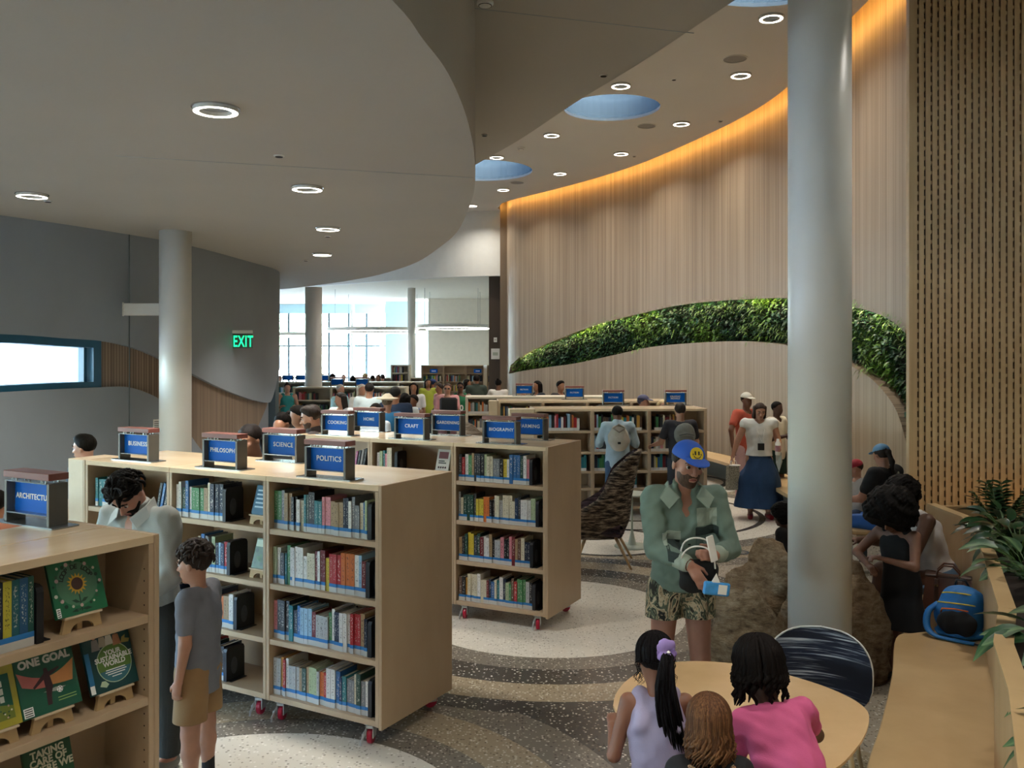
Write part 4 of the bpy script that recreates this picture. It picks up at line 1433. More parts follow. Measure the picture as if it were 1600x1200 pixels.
LEAF = {'broad': [leaf_mesh(0.20, 0.045, d, M['varieg']) for d in (0.5, 0.9, 1.3)],
        'dark': [leaf_mesh(0.17, 0.038, d, M['leaf_f']) for d in (0.4, 0.8, 1.2)],
        'leaflet': [leaf_mesh(0.085, 0.017, 0.5, M['leaf_f'], 4)]}
N_LEAF = [0]


def add_leaf(kind, parent, base, direction, size, roll=0.0):
    o = bpy.data.objects.new('leaf', rng.choice(LEAF[kind]))
    COL.objects.link(o)
    o.parent = parent
    d = Vector(direction).normalized()
    o.rotation_mode = 'QUATERNION'
    o.rotation_quaternion = d.to_track_quat('Y', 'Z') @ Euler((0, roll, 0)).to_quaternion()
    o.location = base
    o.scale = (size,) * 3
    N_LEAF[0] += 1


def bushy(x, y, z, kind, nl, h, label, spread=1.0, bias=(0, 0), size=(0.7, 1.2)):
    t = thing('planter_plant', label, 'plant', (x, y, z), 0, 'leafy plants in the planter')
    sm = MB()
    for k in range(nl):
        a = 2.4 * k + rng.uniform(-0.4, 0.4)
        u = k / nl
        dx, dy = math.cos(a) + bias[0], math.sin(a) + bias[1]
        hh = h * (0.35 + 0.65 * u) * rng.uniform(0.8, 1.1)
        tip = Vector((dx * 0.10 * spread, dy * 0.10 * spread, hh))
        sm.tube([(0, 0, -0.02), tip * 0.5 + Vector((0, 0, hh * 0.2)), tip], [0.006, 0.005, 0.004], 5)
        add_leaf(kind, t, tip, (dx * spread, dy * spread, rng.uniform(-0.1, 0.75) + 0.4 * u), rng.uniform(*size), rng.uniform(-0.5, 0.5))
    sm.obj('stems', M['stem'], t)
    return t


def pinnate(x, y, z, nf, nl, h, label, bias=(0, 0)):
    t = thing('planter_plant', label, 'plant', (x, y, z), 0, 'leafy plants in the planter')
    sm = MB()
    for k in range(nf):
        a = 2 * PI * k / nf + rng.uniform(-0.3, 0.3)
        d = Vector((math.cos(a) * 0.6 + bias[0], math.sin(a) * 0.6 + bias[1], 1.0)).normalized()
        pts = [Vector((0, 0, -0.02))]
        for s in range(1, 6):
            pts.append(d * h * s / 5 + Vector((d.x, d.y, -0.5)) * (h * 0.12 * (s / 5) ** 2))
        sm.tube(pts, [0.007, 0.006, 0.006, 0.005, 0.004, 0.002], 5)
        sd = d.cross(Vector((0, 0, 1))).normalized()
        for s in range(nl):
            u = 0.35 + 0.65 * s / nl
            q = pts[0].lerp(pts[-1], u) + (pts[2] - pts[0].lerp(pts[-1], 0.4)) * 0.3
            for sg in (-1, 1):
                add_leaf('leaflet', t, q, sd * sg + d * 0.7, rng.uniform(0.85, 1.25), sg * 0.4)
    sm.obj('stems', M['stem'], t)
    return t


pinnate(3.76, 6.9, 0.90, 6, 8, 0.36, 'dark glossy fern-like plant tallest at the far end of the planter', (-0.1, -0.2))
pinnate(3.98, 7.25, 0.90, 6, 8, 0.38, 'dark feathery plant by the slat wall behind the others', (0, -0.1))
bushy(3.54, 6.4, 0.90, 'dark', 28, 0.26, 'dense dark plant leaning over the rim near the seated woman', 1.3, (-0.35, -0.1))
bushy(3.34, 5.9, 0.90, 'dark', 28, 0.25, 'dark bushy plant in the middle of the planter', 1.3, (-0.3, -0.1))
bushy(3.12, 5.4, 0.90, 'broad', 20, 0.2, 'variegated plant spilling over the rim above the blue backpack', 1.3, (-0.55, -0.1), (0.8, 1.2))
pinnate(3.0, 4.95, 0.92, 4, 6, 0.3, 'fern-like plant reaching over the rim by the frame edge', (-0.7, 0.1))
bushy(2.59, 4.02, 0.92, 'broad', 12, 0.14, 'broad variegated plant with two big leaves hanging over the rim', 1.5, (-0.9, -0.1), (0.95, 1.3))
bushy(2.22, 3.25, 0.92, 'broad', 9, 0.12, 'variegated plant with one leaf over the rim low by the frame edge', 1.3, (-0.85, 0.1), (0.7, 1.0))
bushy(2.05, 2.9, 0.92, 'broad', 9, 0.12, 'variegated plant lowest at the corner of the frame', 1.3, (-0.95, 0.1), (0.8, 1.1))

# ------------------------------------------------------------------ boulders by the column
def boulder_mat(name, a, b, c):
    m = bpy.data.materials.new(name)
    t = NT(m)
    v = t.coord('Object', (1, 1, 2.2), (0.3, 0.2, 0))
    f = t.noise(v, 3.0, 8, 0.65)
    col = t.ramp(f, [(0.3, a), (0.5, b), (0.7, c)])
    t.l(t.mix(0.55, col, t.ramp(t.noise(v, 12, 8, 0.75), [(0.36, '#5a4630'), (0.5, '#b59c78'), (0.66, '#e0cfae')])), t.b.inputs['Base Color'])
    t.b.inputs['Roughness'].default_value = 0.85
    t.bump(t.noise(t.coord('Object', (1, 1, 3)), 9, 10, 0.75), 1.0, 0.09)
    return m


M['rock_tan'] = boulder_mat('tan_rock', '#8a6d4e', '#b59773', '#d6c09c')
M['rock_grey'] = boulder_mat('grey_rock', '#6f624e', '#968668', '#b8a88a')
from mathutils import noise as mnoise


def boulder(center, r, seed, mat, label, sub=5, rough=0.2, flat=None):
    bm = bmesh.new()
    bmesh.ops.create_icosphere(bm, subdivisions=sub, radius=1.0)
    off = Vector((seed * 3.1, seed * 1.7, seed * 0.9))
    rg = random.Random(seed)
    planes = [(Vector((rg.uniform(-1, 1), rg.uniform(-1, 1), rg.uniform(-0.4, 1))).normalized(), rg.uniform(0.66, 0.88)) for _ in range(9)]
    for v in bm.verts:
        q = v.co.copy()
        for nrm, k in planes:
            e = q.dot(nrm) - k
            if e > 0:
                q -= nrm * e * 0.88
        d = mnoise.noise(q * 1.6 + off) * rough + mnoise.noise(q * 4.5 + off) * rough * 0.4 + abs(mnoise.noise(Vector((q.x * 6, q.y * 6, q.z * 14)) + off)) * -rough * 0.55
        q *= 1 + d
        v.co = Vector((q.x * r[0], q.y * r[1], max(q.z * r[2], -center[2])))
    me = bpy.data.meshes.new('boulder')
    bm.to_mesh(me)
    bm.free()
    me.materials.append(mat)
    me.polygons.foreach_set('use_smooth', [True] * len(me.polygons))
    o = bpy.data.objects.new('boulder', me)
    COL.objects.link(o)
    o.location = center
    return tag(o, label, 'boulder', 'boulders round the big column')


boulder((1.72, 6.52, 0.14), (0.34, 0.34, 0.46), 3, M['rock_grey'], 'grey pointed boulder left of the big column')
boulder((2.02, 7.05, 0.22), (0.42, 0.40, 0.56), 8, M['rock_tan'], 'tan boulder behind the grey one, rising left of the big column')
boulder((2.22, 6.32, 0.28), (0.40, 0.36, 0.62), 12, M['rock_tan'], 'big tan boulder right of the big column beside the bench')

# ------------------------------------------------------------------ round table, its legs, the striped chair
M['table_top'] = wood('table_maple', '#d0a874', '#e0bd8e', (5, 5, 5), 0.3, coat=0.1)
ZT_ = 0.65
far_o = [(958, 1102), (962, 1085), (976, 1066), (1000, 1050), (1035, 1038), (1075, 1033), (1130, 1035), (1185, 1043), (1240, 1057), (1290, 1073), (1330, 1091), (1352, 1107), (1358, 1122), (1352, 1146), (1335, 1172)]
oln = [F(x, y, ZT_) for x, y in far_o]
cx, cy = 1.03, 4.06
near_o = [(1.24, 3.47), (1.02, 3.38), (0.80, 3.44), (0.63, 3.60), (0.54, 3.78), (0.48, 3.98)]
pts = [(p.x, p.y, 0) for p in oln] + [(x, y, 0) for x, y in near_o]
cl = smooth_curve(pts + [pts[0]], 4)[:-1]
poly = [(p.x - cx, p.y - cy) for p in cl][::-1]
tb = thing('pebble_table', 'low light wood table with a rounded pebble-shaped top', 'table', (cx, cy, 0))
mb = MB()
mb.prism(poly, ZT_ - 0.006, ZT_)
top = MB()
ins = [(x * 0.985, y * 0.985) for x, y in poly]
k = len(poly)
top.prism(poly, ZT_ - 0.012, ZT_)
top.obj('tabletop', M['table_top'], tb)
un = MB()
un.prism([(x * 0.965, y * 0.965) for x, y in poly], ZT_ - 0.028, ZT_ - 0.012)
un.obj('bevelled_underside', M['maple_edge'], tb)
for lx, ly in ((-0.36, 0.25), (0.30, 0.20), (-0.30, -0.34), (0.28, -0.36)):
    MB().tube([(lx * 0.85, ly * 0.85, ZT_ - 0.028), (lx * 1.12, ly * 1.12, 0.0)], [0.027, 0.016], 12).obj('leg', M['bench_wood'], tb, True)


def stripe_fabric():
    m = bpy.data.materials.new('striped_woven_fabric')
    t = NT(m)
    f = t.noise(t.coord('Object', (2.5, 2.5, 95)), 1.0, 3, 0.7)
    f2 = t.noise(t.coord('Object', (1.2, 1.2, 13)), 1.0, 2, 0.5)
    c = t.ramp(f, [(0.0, '#0c0f1c'), (0.50, '#141a2e'), (0.57, '#7f868f'), (0.66, '#b9bdc0')])
    c2 = t.mix(t.ramp(f2, [(0.42, '#000000'), (0.5, '#ffffff')]), '#0f1422', c)
    t.l(c2, t.b.inputs['Base Color'])
    t.b.inputs['Roughness'].default_value = 0.9
    return m


def shell(w, h, bend, z0, lean, p=2.6, n=28, rows=12, t=0.03):
    """an upright rounded panel, curved round the sitter; returns the front and back grids and the rim"""
    grid = []
    for j in range(rows + 1):
        v = math.sin(PI / 2 * (-1 + 2 * j / rows))
        half = (1 - abs(v) ** p) ** (1 / p) if abs(v) < 1 else 0.0
        half = max(half, 0.02)
        row = []
        for i in range(n + 1):
            u = (-1 + 2 * i / n) * half
            row.append(Vector((u * w / 2, bend * (u * u) * -1 + lean * (v + 1) / 2, z0 + (v + 1) / 2 * h)))
        grid.append(row)
    return grid


ch = thing('striped_chair', 'chair with a rounded back in dark striped woven fabric behind the table', 'chair', (1.66, 4.84, 0), math.radians(-24))
g_ = shell(0.54, 0.42, 0.10, 0.345, 0.07)
for nm, off, mt in (('backrest', 0.0, stripe_fabric()), ('back_shell', 0.022, M['black_plastic'])):
    mb = MB()
    R, Cn = len(g_), len(g_[0])
    mb.v = [tuple(q + Vector((0, off, 0))) for r in g_ for q in r] + [tuple(q + Vector((0, off + 0.02, 0))) for r in g_ for q in r]
    for j in range(R - 1):
        for i in range(Cn - 1):
            a = j * Cn + i
            mb.f += [(a, a + 1, a + Cn + 1, a + Cn), (R * Cn + a, R * Cn + a + Cn, R * Cn + a + Cn + 1, R * Cn + a + 1)]
            mb.m += [0, 0]
    mb.obj(nm, mt, ch, True)
rim = [r[0] for r in g_] + [r[-1] for r in g_[::-1]]
rim = smooth_curve([q + Vector((0, 0.02, 0)) for q in rim] + [rim[0] + Vector((0, 0.02, 0))], 2)
MB().tube(rim, 0.0055, 6).obj('white_piping', M['white'], ch, True)
MB().lathe([(0.235, 0.38), (0.25, 0.40), (0.25, 0.43), (0.235, 0.445), (0.05, 0.45)], 28, (0, -0.2, 0)).obj('seat', M['black_plastic'], ch, True)
for sx, sy in ((-1, 0.0), (1, 0.0), (-1, -0.4), (1, -0.4)):
    MB().tube([(sx * 0.16, -0.2 + (sy + 0.2) * 0.7, 0.385), (sx * 0.22, -0.2 + (sy + 0.2) * 1.15, 0.0)], [0.017, 0.011], 10).obj('leg', M['bench_wood'], ch, True)

# ------------------------------------------------------------------ woven wing chairs and the small side table
def woven(name, dark, light):
    m = bpy.data.materials.new(name)
    t = NT(m)
    f = t.noise(t.coord('Object', (9, 9, 48)), 1.0, 3, 0.65)
    c = t.ramp(f, [(0.40, dark), (0.52, light[0]), (0.64, light[1])])
    t.l(c, t.b.inputs['Base Color'])
    t.b.inputs['Roughness'].default_value = 0.95
    t.bump(f, 0.8, 0.02)
    return m


M['weave_brown'] = woven('brown_woven_fabric', '#1d1611', ('#5f5143', '#a08f7a'))
M['weave_beige'] = woven('beige_woven_fabric', '#8f8273', ('#b3a797', '#cbc0b1'))


def wing_chair(label, loc, rz, mat, inner):
    t = thing('wing_chair', label, 'armchair', loc, rz)
    rows, n = 16, 26
    sheets = []
    for off in (0.0, -0.045):
        g = []
        for j in range(rows + 1):
            v = j / rows
            z = 0.30 + 0.94 * v
            hw = interp([(0, 0.26), (0.25, 0.37), (0.55, 0.36), (0.8, 0.28), (1, 0.22)], v) + off
            yb = interp([(0, 0.16), (0.2, 0.24), (0.5, 0.27), (0.8, 0.33), (1, 0.37)], v) + off
            dep = interp([(0, 0.44), (0.22, 0.62), (0.34, 0.56), (0.48, 0.36), (0.62, 0.30), (0.85, 0.27), (1, 0.16)], v) + off * 0.4
            row = []
            for i in range(n + 1):
                th = -1 + 2 * i / n
                a = th * PI * 0.5
                x = hw * math.copysign(abs(math.sin(a)) ** 0.75, th)
                y = yb - dep * (1 - math.cos(a)) ** 1.1
                zz = z - 0.10 * (abs(th) ** 3) * max(0, v - 0.15)
                row.append(Vector((x, y, zz)))
            g.append(row)
        sheets.append(g)
    R, Cn = rows + 1, n + 1
    for k, nm in ((0, 'outer_shell'), (1, 'inner_lining')):
        mb = MB()
        mb.v = [tuple(q) for r in sheets[k] for q in r]
        for j in range(R - 1):
            for i in range(Cn - 1):
                a = j * Cn + i
                mb.f.append((a, a + 1, a + Cn + 1, a + Cn)); mb.m.append(0)
        if k == 0:                                    # close the rim towards the lining
            o = len(mb.v)
            mb.v += [tuple(q) for r in sheets[1] for q in r]
            edge = [(j, 0) for j in range(R)] + [(R - 1, i) for i in range(1, Cn)] + [(j, Cn - 1) for j in range(R - 2, -1, -1)]
            for (j, i), (j2, i2) in zip(edge, edge[1:]):
                mb.f.append((j * Cn + i, j2 * Cn + i2, o + j2 * Cn + i2, o + j * Cn + i)); mb.m.append(0)
            mb.f.append(tuple(range(Cn))); mb.m.append(0)
        mb.obj(nm, mat if k == 0 else inner, t, True)
    MB().bbox(-0.27, 0.27, -0.40, 0.18, 0.33, 0.46, 0.04).obj('seat_cushion', inner, t, True)
    for sx, y0, y1 in ((-1, -0.22, -0.34), (1, -0.22, -0.34), (-1, 0.08, 0.26), (1, 0.08, 0.26)):
        MB().tube([(sx * 0.17, y0, 0.34), (sx * 0.27, y1, 0.0)], [0.020, 0.012], 10).obj('leg', M['bench_wood'], t, True)
    return t


M['plum'] = woven('plum_lining', '#3a2c30', ('#54424a', '#6f5c60'))
wing_chair('brown woven high-backed wing chair seen from its side', (1.04, 9.75, 0), math.radians(-98), M['weave_brown'], M['plum'])
wing_chair('pale beige wing chair standing before the fiction rows', (-0.49, 13.6, 0), math.radians(60), M['weave_beige'], M['weave_beige'])
st = thing('side_table', 'small round pale green side table beside the brown wing chair', 'side table', (1.42, 10.6, 0))
M['sage'] = plain('sage_metal', '#a3ac9c', 0.45, var=0.02)
MB().lathe([(0.2, 0.615), (0.215, 0.62), (0.215, 0.632), (0.2, 0.636)], 32).obj('tabletop', M['sage'], st)
MB().lathe([(0.013, 0.12), (0.011, 0.618)], 12).obj('stem', M['sage'], st, True)
MB().lathe([(0.21, 0.0), (0.21, 0.012), (0.07, 0.022), (0.05, 0.03), (0.013, 0.2)], 32).obj('base', M['sage'], st, True)
fd = thing('floor_drain', 'round metal floor outlet cover set in the terrazzo behind the man', 'floor cover', F(1153, 863, 0.004))
MB().lathe([(0.13, -0.002), (0.13, 0.003), (0.115, 0.004)], 28).obj('rim', M['plate_metal'], fd)
MB().lathe([(0.10, 0.0045), (0.02, 0.005)], 28).obj('cover', M['t_grey'], fd)

# bench at the foot of the strip wall
segs = [i for i in range(len(WPX)) if 1085 <= WPX[i] <= 1478]
def ofs(t):
    q = offset(wplan, t)
    return q if q[100][0] < wplan[100][0] else offset(wplan, -t)
wb = thing('wall_bench', 'bench with a dark base curving along the foot of the wood wall', 'bench', (0, 0, 0))
ribbon('seat', [ofs(0.52)[i] for i in segs], 0.40, 0.45, 0.5, [M['bench_wood']], wb, side=1)
ribbon('dark_base', [ofs(0.46)[i] for i in segs], 0.0, 0.40, 0.05, [M['mullion']], wb, side=1)
sb = thing('seat_block', 'pale stone seat block under the woman in the light blue cap', 'seat', (4.02, 9.45, 0), math.radians(-15))
MB().bbox(-0.42, 0.30, -0.25, 0.28, 0.0, 0.40, 0.03).obj('block', M['t_white'], sb)
MB().bbox(-0.44, 0.32, -0.27, 0.30, 0.40, 0.45, 0.015).obj('seat_slab', M['bench_wood'], sb)

# ------------------------------------------------------------------ exit sign, wall fittings
es = thing('exit_sign', 'green lit EXIT sign on a clear panel by the grey wall', 'exit sign', P(377, 531, 15.35), math.radians(12))
MB().bbox(-0.19, 0.19, -0.012, 0.004, -0.145, 0.10, 0.004).obj('clear_panel', plain('exit_panel', '#4d5a57', 0.25, var=0), es)
MB().bbox(-0.19, 0.19, -0.03, 0.03, 0.11, 0.165, 0.006).obj('housing', M['white'], es)
MB().bbox(-0.20, -0.175, -0.03, 0.10, -0.02, 0.165, 0.004).obj('bracket', M['white'], es)
text('EXIT', 0.27, glow('exit_green', '#19e596', 2.0), es, (0.03, -0.016, -0.035), (PI / 2, 0, 0), bold=0.004, extrude=0.002, space=1.08).scale = (0.56, 1, 1)
wb_ = thing('wall_beam', 'short white beam bridging the grey wall and the left column', 'beam', P(222, 483.5, 12.45), math.radians(3))
MB().bbox(-0.24, 0.28, -0.05, 0.05, -0.085, 0.085, 0.01).obj('beam', M['white'], wb_)
MB().bbox(-0.25, -0.235, -0.06, 0.12, -0.095, 0.095, 0.004).obj('end_plate', M['white'], wb_)
pn = thing('wall_notice', 'small white notice on the grey wall beside the left column', 'notice', P(244, 663, 12.6), math.radians(58))
MB().bbox(-0.05, 0.12, -0.008, 0.0, -0.07, 0.07, 0.002).obj('plate', M['white'], pn)
for k in range(4):
    MB().box(-0.035, 0.09, -0.0095, -0.008, 0.035 - k * 0.027, 0.045 - k * 0.027).obj('printed_line', M['grey_metal'], pn)
for py, w, h, lb in ((531, 0.05, 0.07, 'small white switch on the wood clad pillar'), (553, 0.13, 0.16, 'white notice plate on the wood clad pillar')):
    t = thing('pillar_plate', lb, 'plate', P(774, py, 27.14))
    MB().bbox(-w, w, -0.02, 0.0, -h, h, 0.004).obj('plate', M['white'], t)
    MB().box(-w * 0.6, w * 0.6, -0.022, -0.02, -h * 0.3, h * 0.3).obj('printed_mark', M['sage'], t)

# ------------------------------------------------------------------ far room: ring pendants, office chair, trees and lamp outside
M['pend_glow'] = glow('pendant_glow', '#f4f6ef', PENDANT)
for (px, py, d, r, lb) in ((590, 517, 34.0, 1.9, 'large ring pendant hanging before the windows'), (708, 512, 33.0, 1.35, 'ring pendant hanging before the cream wall'), (455, 524, 36.0, 1.3, 'ring pendant hanging at the left by the windows')):
    c = P(px, py, d)
    t = thing('ring_pendant', lb, 'pendant lamp', c, 0, 'ring pendants of the far room')
    MB().lathe([(r, -0.02), (r, 0.10), (r - 0.08, 0.10), (r - 0.08, -0.02)], 48, caps=False).obj('ring_body', M['white'], t)
    MB().lathe([(r - 0.005, -0.05), (r - 0.005, -0.02), (r - 0.075, -0.02), (r - 0.075, -0.05), (r - 0.005, -0.05)], 48, caps=False).obj('diffuser', M['pend_glow'], t)
    for k in range(4):
        a = PI / 4 + k * PI / 2
        MB().tube([(r * math.cos(a), r * math.sin(a), 0.1), (r * math.cos(a), r * math.sin(a), ZF - c.z)], 0.006, 5).obj('cable', M['grey_metal'], t)
oc = thing('office_chair', 'black high-backed office chair turned from the lens in the far room', 'chair', (-1.22, 17.2, 0))
MB().bbox(-0.17, 0.17, 0.0, 0.05, 0.98, 1.46, 0.03).obj('backrest', M['black_plastic'], oc)
MB().bbox(-0.27, 0.27, 0.02, 0.55, 0.62, 0.70, 0.03).obj('seat', M['black_plastic'], oc)
MB().box(-0.03, 0.03, 0.05, 0.1, 0.62, 1.0).obj('back_post', M['black_plastic'], oc)
MB().lathe([(0.03, 0.08), (0.03, 0.62)], 10, (0, 0.28, 0)).obj('gas_lift', M['chrome'], oc)
for k in range(5):
    a = 2 * PI * k / 5
    MB().tube([(0, 0.28, 0.09), (0.28 * math.cos(a), 0.28 + 0.28 * math.sin(a), 0.03)], [0.025, 0.018], 6).obj('foot', M['black_plastic'], oc)
M['tree'] = plain('tree_leaf', '#7f9f86', 0.8, var=0.2, nscale=3)
for k, (x, y, h, lb) in enumerate(((-20, 75, 6.5, 'broad tree standing outside the far windows, left'), (-13.2, 80, 5.5, 'tree outside between the window bars'), (-26, 90, 7, 'tree farthest off outside at the left'),
                                   (-16.8, 34, 3.0, 'small tree seen through the low left window'))):
    t = thing('tree', lb, 'tree', (x, y, -0.3) if k < 3 else (-13.2 * 1.72, 45, -0.3), 0, 'trees outside')
    MB().tube([(0, 0, 0), (0.1, 0, h * 0.5)], [0.16, 0.1], 8).obj('trunk', M['stem'], t)
    cr = MB()
    for q in range(420):
        u = Vector((rng.gauss(0, 1), rng.gauss(0, 1), rng.gauss(0, 1))).normalized() * rng.uniform(0.75, 1.0)
        c = Vector((u.x * h * 0.36, u.y * h * 0.36, h * 0.68 + u.z * h * 0.28))
        s = Vector((rng.uniform(-1, 1), rng.uniform(-1, 1), rng.uniform(-1, 1))) * 0.22
        s2 = s.cross(u).normalized() * 0.22
        cr.add([c - s, c + s2, c + s, c - s2], [(0, 1, 2, 3)])
    tag(cr.obj('crown', M['tree'], t), kind='stuff')
lp = thing('lamp_post', 'lamp post with a wide shade outside the far windows', 'street lamp', ((525 - 800) / FPX * 60, 60, -0.3))
MB().tube([(0, 0, 0), (0, 0, 2.6)], [0.09, 0.07], 8).obj('pole', M['mullion'], lp)
MB().lathe([(0.08, 2.6), (0.7, 3.05), (0.72, 3.09), (0.1, 3.14)], 20).obj('shade', M['sage'], lp)
bd = thing('outbuilding', 'low pale building beyond the lot outside', 'building', (-32, 110, -0.3))
MB().box(-6, 16, 0, 8, 0, 3.6).obj('walls', M['cream'], bd)
MB().box(-6.3, 16.3, -0.4, 8.3, 3.6, 3.9).obj('roof', M['white'], bd)
for k in range(6):
    MB().box(-4 + k * 3.2, -2.4 + k * 3.2, -0.06, 0.0, 1.0, 2.6).obj('window', M['mullion'], bd)

# ------------------------------------------------------------------ soft bodies: a distance field turned into one smooth skin
class Body:
    """round cones and ellipsoids melted together, then meshed as ONE surface"""
    def __init__(self):
        self.p = []

    def cap(self, a, b, ra, rb=None, k=0.02, flat=None, sub=False):
        a, b = np.array(a, float), np.array(b, float)
        rb = ra if rb is None else rb
        r = max(ra, rb)
        self.p.append(('c', a, b, ra, rb, k, flat, sub, np.minimum(a, b) - r, np.maximum(a, b) + r))
        return self

    def ell(self, c, r, R=None, k=0.02, sub=False):
        c = np.array(c, float)
        r = np.array([r] * 3 if isinstance(r, (int, float)) else r, float)
        m = max(r) if R is not None else r
        self.p.append(('e', c, r, R, None, k, None, sub, c - m, c + m))
        return self

    def grow(self, e, names=None):
        b = Body()
        for q in self.p:
            if q[7]:
                continue
            if q[0] == 'c':
                b.cap(q[1], q[2], q[3] + e, q[4] + e, q[5], q[6])
            else:
                b.ell(q[1], q[2] + e, q[3], q[5])
        return b

    def mesh(self, vox, clips=(), fold=None, seed=0):
        lo = np.min([q[8] for q in self.p if not q[7]], axis=0) - 3 * vox
        hi = np.max([q[9] for q in self.p if not q[7]], axis=0) + 3 * vox
        n = np.maximum(4, np.ceil((hi - lo) / vox).astype(int) + 1)
        D = np.full(n, 0.5, np.float32)
        ax = [lo[i] + vox * np.arange(n[i], dtype=np.float32) for i in range(3)]
        for q in self.p:
            kind, k, sub = q[0], q[5], q[7]
            m = k + 4 * vox + 0.02
            sl = []
            for i in range(3):
                a = max(0, int((q[8][i] - m - lo[i]) / vox))
                b = min(n[i], int((q[9][i] + m - lo[i]) / vox) + 2)
                sl.append(slice(a, max(a, b)))
            if any(s.stop <= s.start for s in sl):
                continue
            X = ax[0][sl[0]][:, None, None]
            Y = ax[1][sl[1]][None, :, None]
            Z = ax[2][sl[2]][None, None, :]
            if kind == 'c':
                _, A, B, ra, rb, _, flat = q[:7]
                x, y, z = X - A[0], Y - A[1], Z - A[2]
                v = B - A
                if flat is not None:
                    f, s = np.array(flat[0], float), flat[1]
                    g = (x * f[0] + y * f[1] + z * f[2]) * (1 / s - 1)
                    x, y, z = x + g * f[0], y + g * f[1], z + g * f[2]
                    vv = v + f * v.dot(f) * (1 / s - 1)
                else:
                    vv = v
                L = max(vv.dot(vv), 1e-9)
                t = np.clip((x * vv[0] + y * vv[1] + z * vv[2]) / L, 0, 1)
                d = np.sqrt((x - t * vv[0]) ** 2 + (y - t * vv[1]) ** 2 + (z - t * vv[2]) ** 2) - (ra + (rb - ra) * t)
                if flat is not None:
                    d = d * (0.5 + 0.5 * min(1, flat[1]))
            else:
                _, C, r, R = q[:4]
                x, y, z = X - C[0], Y - C[1], Z - C[2]
                if R is not None:
                    x, y, z = (x * R[0][0] + y * R[1][0] + z * R[2][0], x * R[0][1] + y * R[1][1] + z * R[2][1], x * R[0][2] + y * R[1][2] + z * R[2][2])
                k0 = np.sqrt((x / r[0]) ** 2 + (y / r[1]) ** 2 + (z / r[2]) ** 2)
                k1 = np.sqrt((x / r[0] ** 2) ** 2 + (y / r[1] ** 2) ** 2 + (z / r[2] ** 2) ** 2) + 1e-6
                d = k0 * (k0 - 1) / k1
            d = d.astype(np.float32)
            cur = D[tuple(sl)]
            if sub:
                h = np.clip(0.5 - 0.5 * (cur + d) / k, 0, 1)
                D[tuple(sl)] = cur * (1 - h) + (-d) * h + k * h * (1 - h)
            else:
                h = np.clip(0.5 + 0.5 * (cur - d) / k, 0, 1)
                D[tuple(sl)] = cur * (1 - h) + d * h - k * h * (1 - h)
        X, Y, Z = ax[0][:, None, None], ax[1][None, :, None], ax[2][None, None, :]
        if fold:
            amp, fr, aniso = fold
            rg = np.random.RandomState(seed + 11)
            W = np.zeros_like(D)
            wx = 0.5 * np.sin(X * fr * 0.37 + Z * fr * 0.3 + 1.3)
            for i in range(7):
                kx, ky, kz = rg.uniform(-1, 1, 3) * fr * np.array([1, 1, aniso]) * (1 + 0.35 * i)
                W += np.sin(kx * X + ky * Y + kz * Z + rg.uniform(0, 6) + wx * 2.2) / (1 + 0.4 * i)
            D += (amp / 3.0) * W
        for pt, nr in clips:
            nr = np.array(nr, float)
            nr /= np.linalg.norm(nr)
            D = np.maximum(D, ((X - pt[0]) * nr[0] + (Y - pt[1]) * nr[1] + (Z - pt[2]) * nr[2]).astype(np.float32))
        return nets(D, lo, vox)


_OFF = np.array([(i, j, k) for i in (0, 1) for j in (0, 1) for k in (0, 1)])
_EDG = [(a, b) for a in range(8) for b in range(a + 1, 8) if np.abs(_OFF[a] - _OFF[b]).sum() == 1]


def nets(D, lo, h):
    s = D < 0
    c = np.zeros([m - 1 for m in D.shape], np.int8)
    for o in _OFF:
        c += s[o[0]:D.shape[0] - 1 + o[0], o[1]:D.shape[1] - 1 + o[1], o[2]:D.shape[2] - 1 + o[2]]
    mask = (c > 0) & (c < 8)
    ids = np.argwhere(mask)
    idx = np.full(mask.shape, -1, np.int32)
    idx[mask] = np.arange(len(ids))
    val = np.stack([D[ids[:, 0] + o[0], ids[:, 1] + o[1], ids[:, 2] + o[2]] for o in _OFF], 1)
    acc = np.zeros((len(ids), 3))
    cnt = np.zeros(len(ids))
    for a, b in _EDG:
        va, vb = val[:, a], val[:, b]
        m = (va < 0) != (vb < 0)
        t = np.where(m, va / np.where(m, va - vb, 1), 0)
        acc += m[:, None] * (_OFF[a] + t[:, None] * (_OFF[b] - _OFF[a]))
        cnt += m
    V = lo + h * (ids + acc / np.maximum(cnt, 1)[:, None])
    F_ = []
    for axn in range(3):
        o1, o2 = (axn + 1) % 3, (axn + 2) % 3
        sa = [slice(1, -1)] * 3
        sb = [slice(1, -1)] * 3
        sa[axn], sb[axn] = slice(0, -1), slice(1, None)
        A, B = s[tuple(sa)], s[tuple(sb)]
        e = np.argwhere(A != B)
        if not len(e):
            continue
        inside = A[e[:, 0], e[:, 1], e[:, 2]]
        base = e.copy()
        base[:, o1] += 1
        base[:, o2] += 1
        quad = []
        for d1, d2 in ((-1, -1), (0, -1), (0, 0), (-1, 0)):
            g = base.copy()
            g[:, o1] += d1
            g[:, o2] += d2
            quad.append(idx[g[:, 0], g[:, 1], g[:, 2]])
        Q = np.stack(quad, 1)
        Q[~inside] = Q[~inside][:, ::-1]
        F_.append(Q)
    return V, np.concatenate(F_) if F_ else np.zeros((0, 4), int)


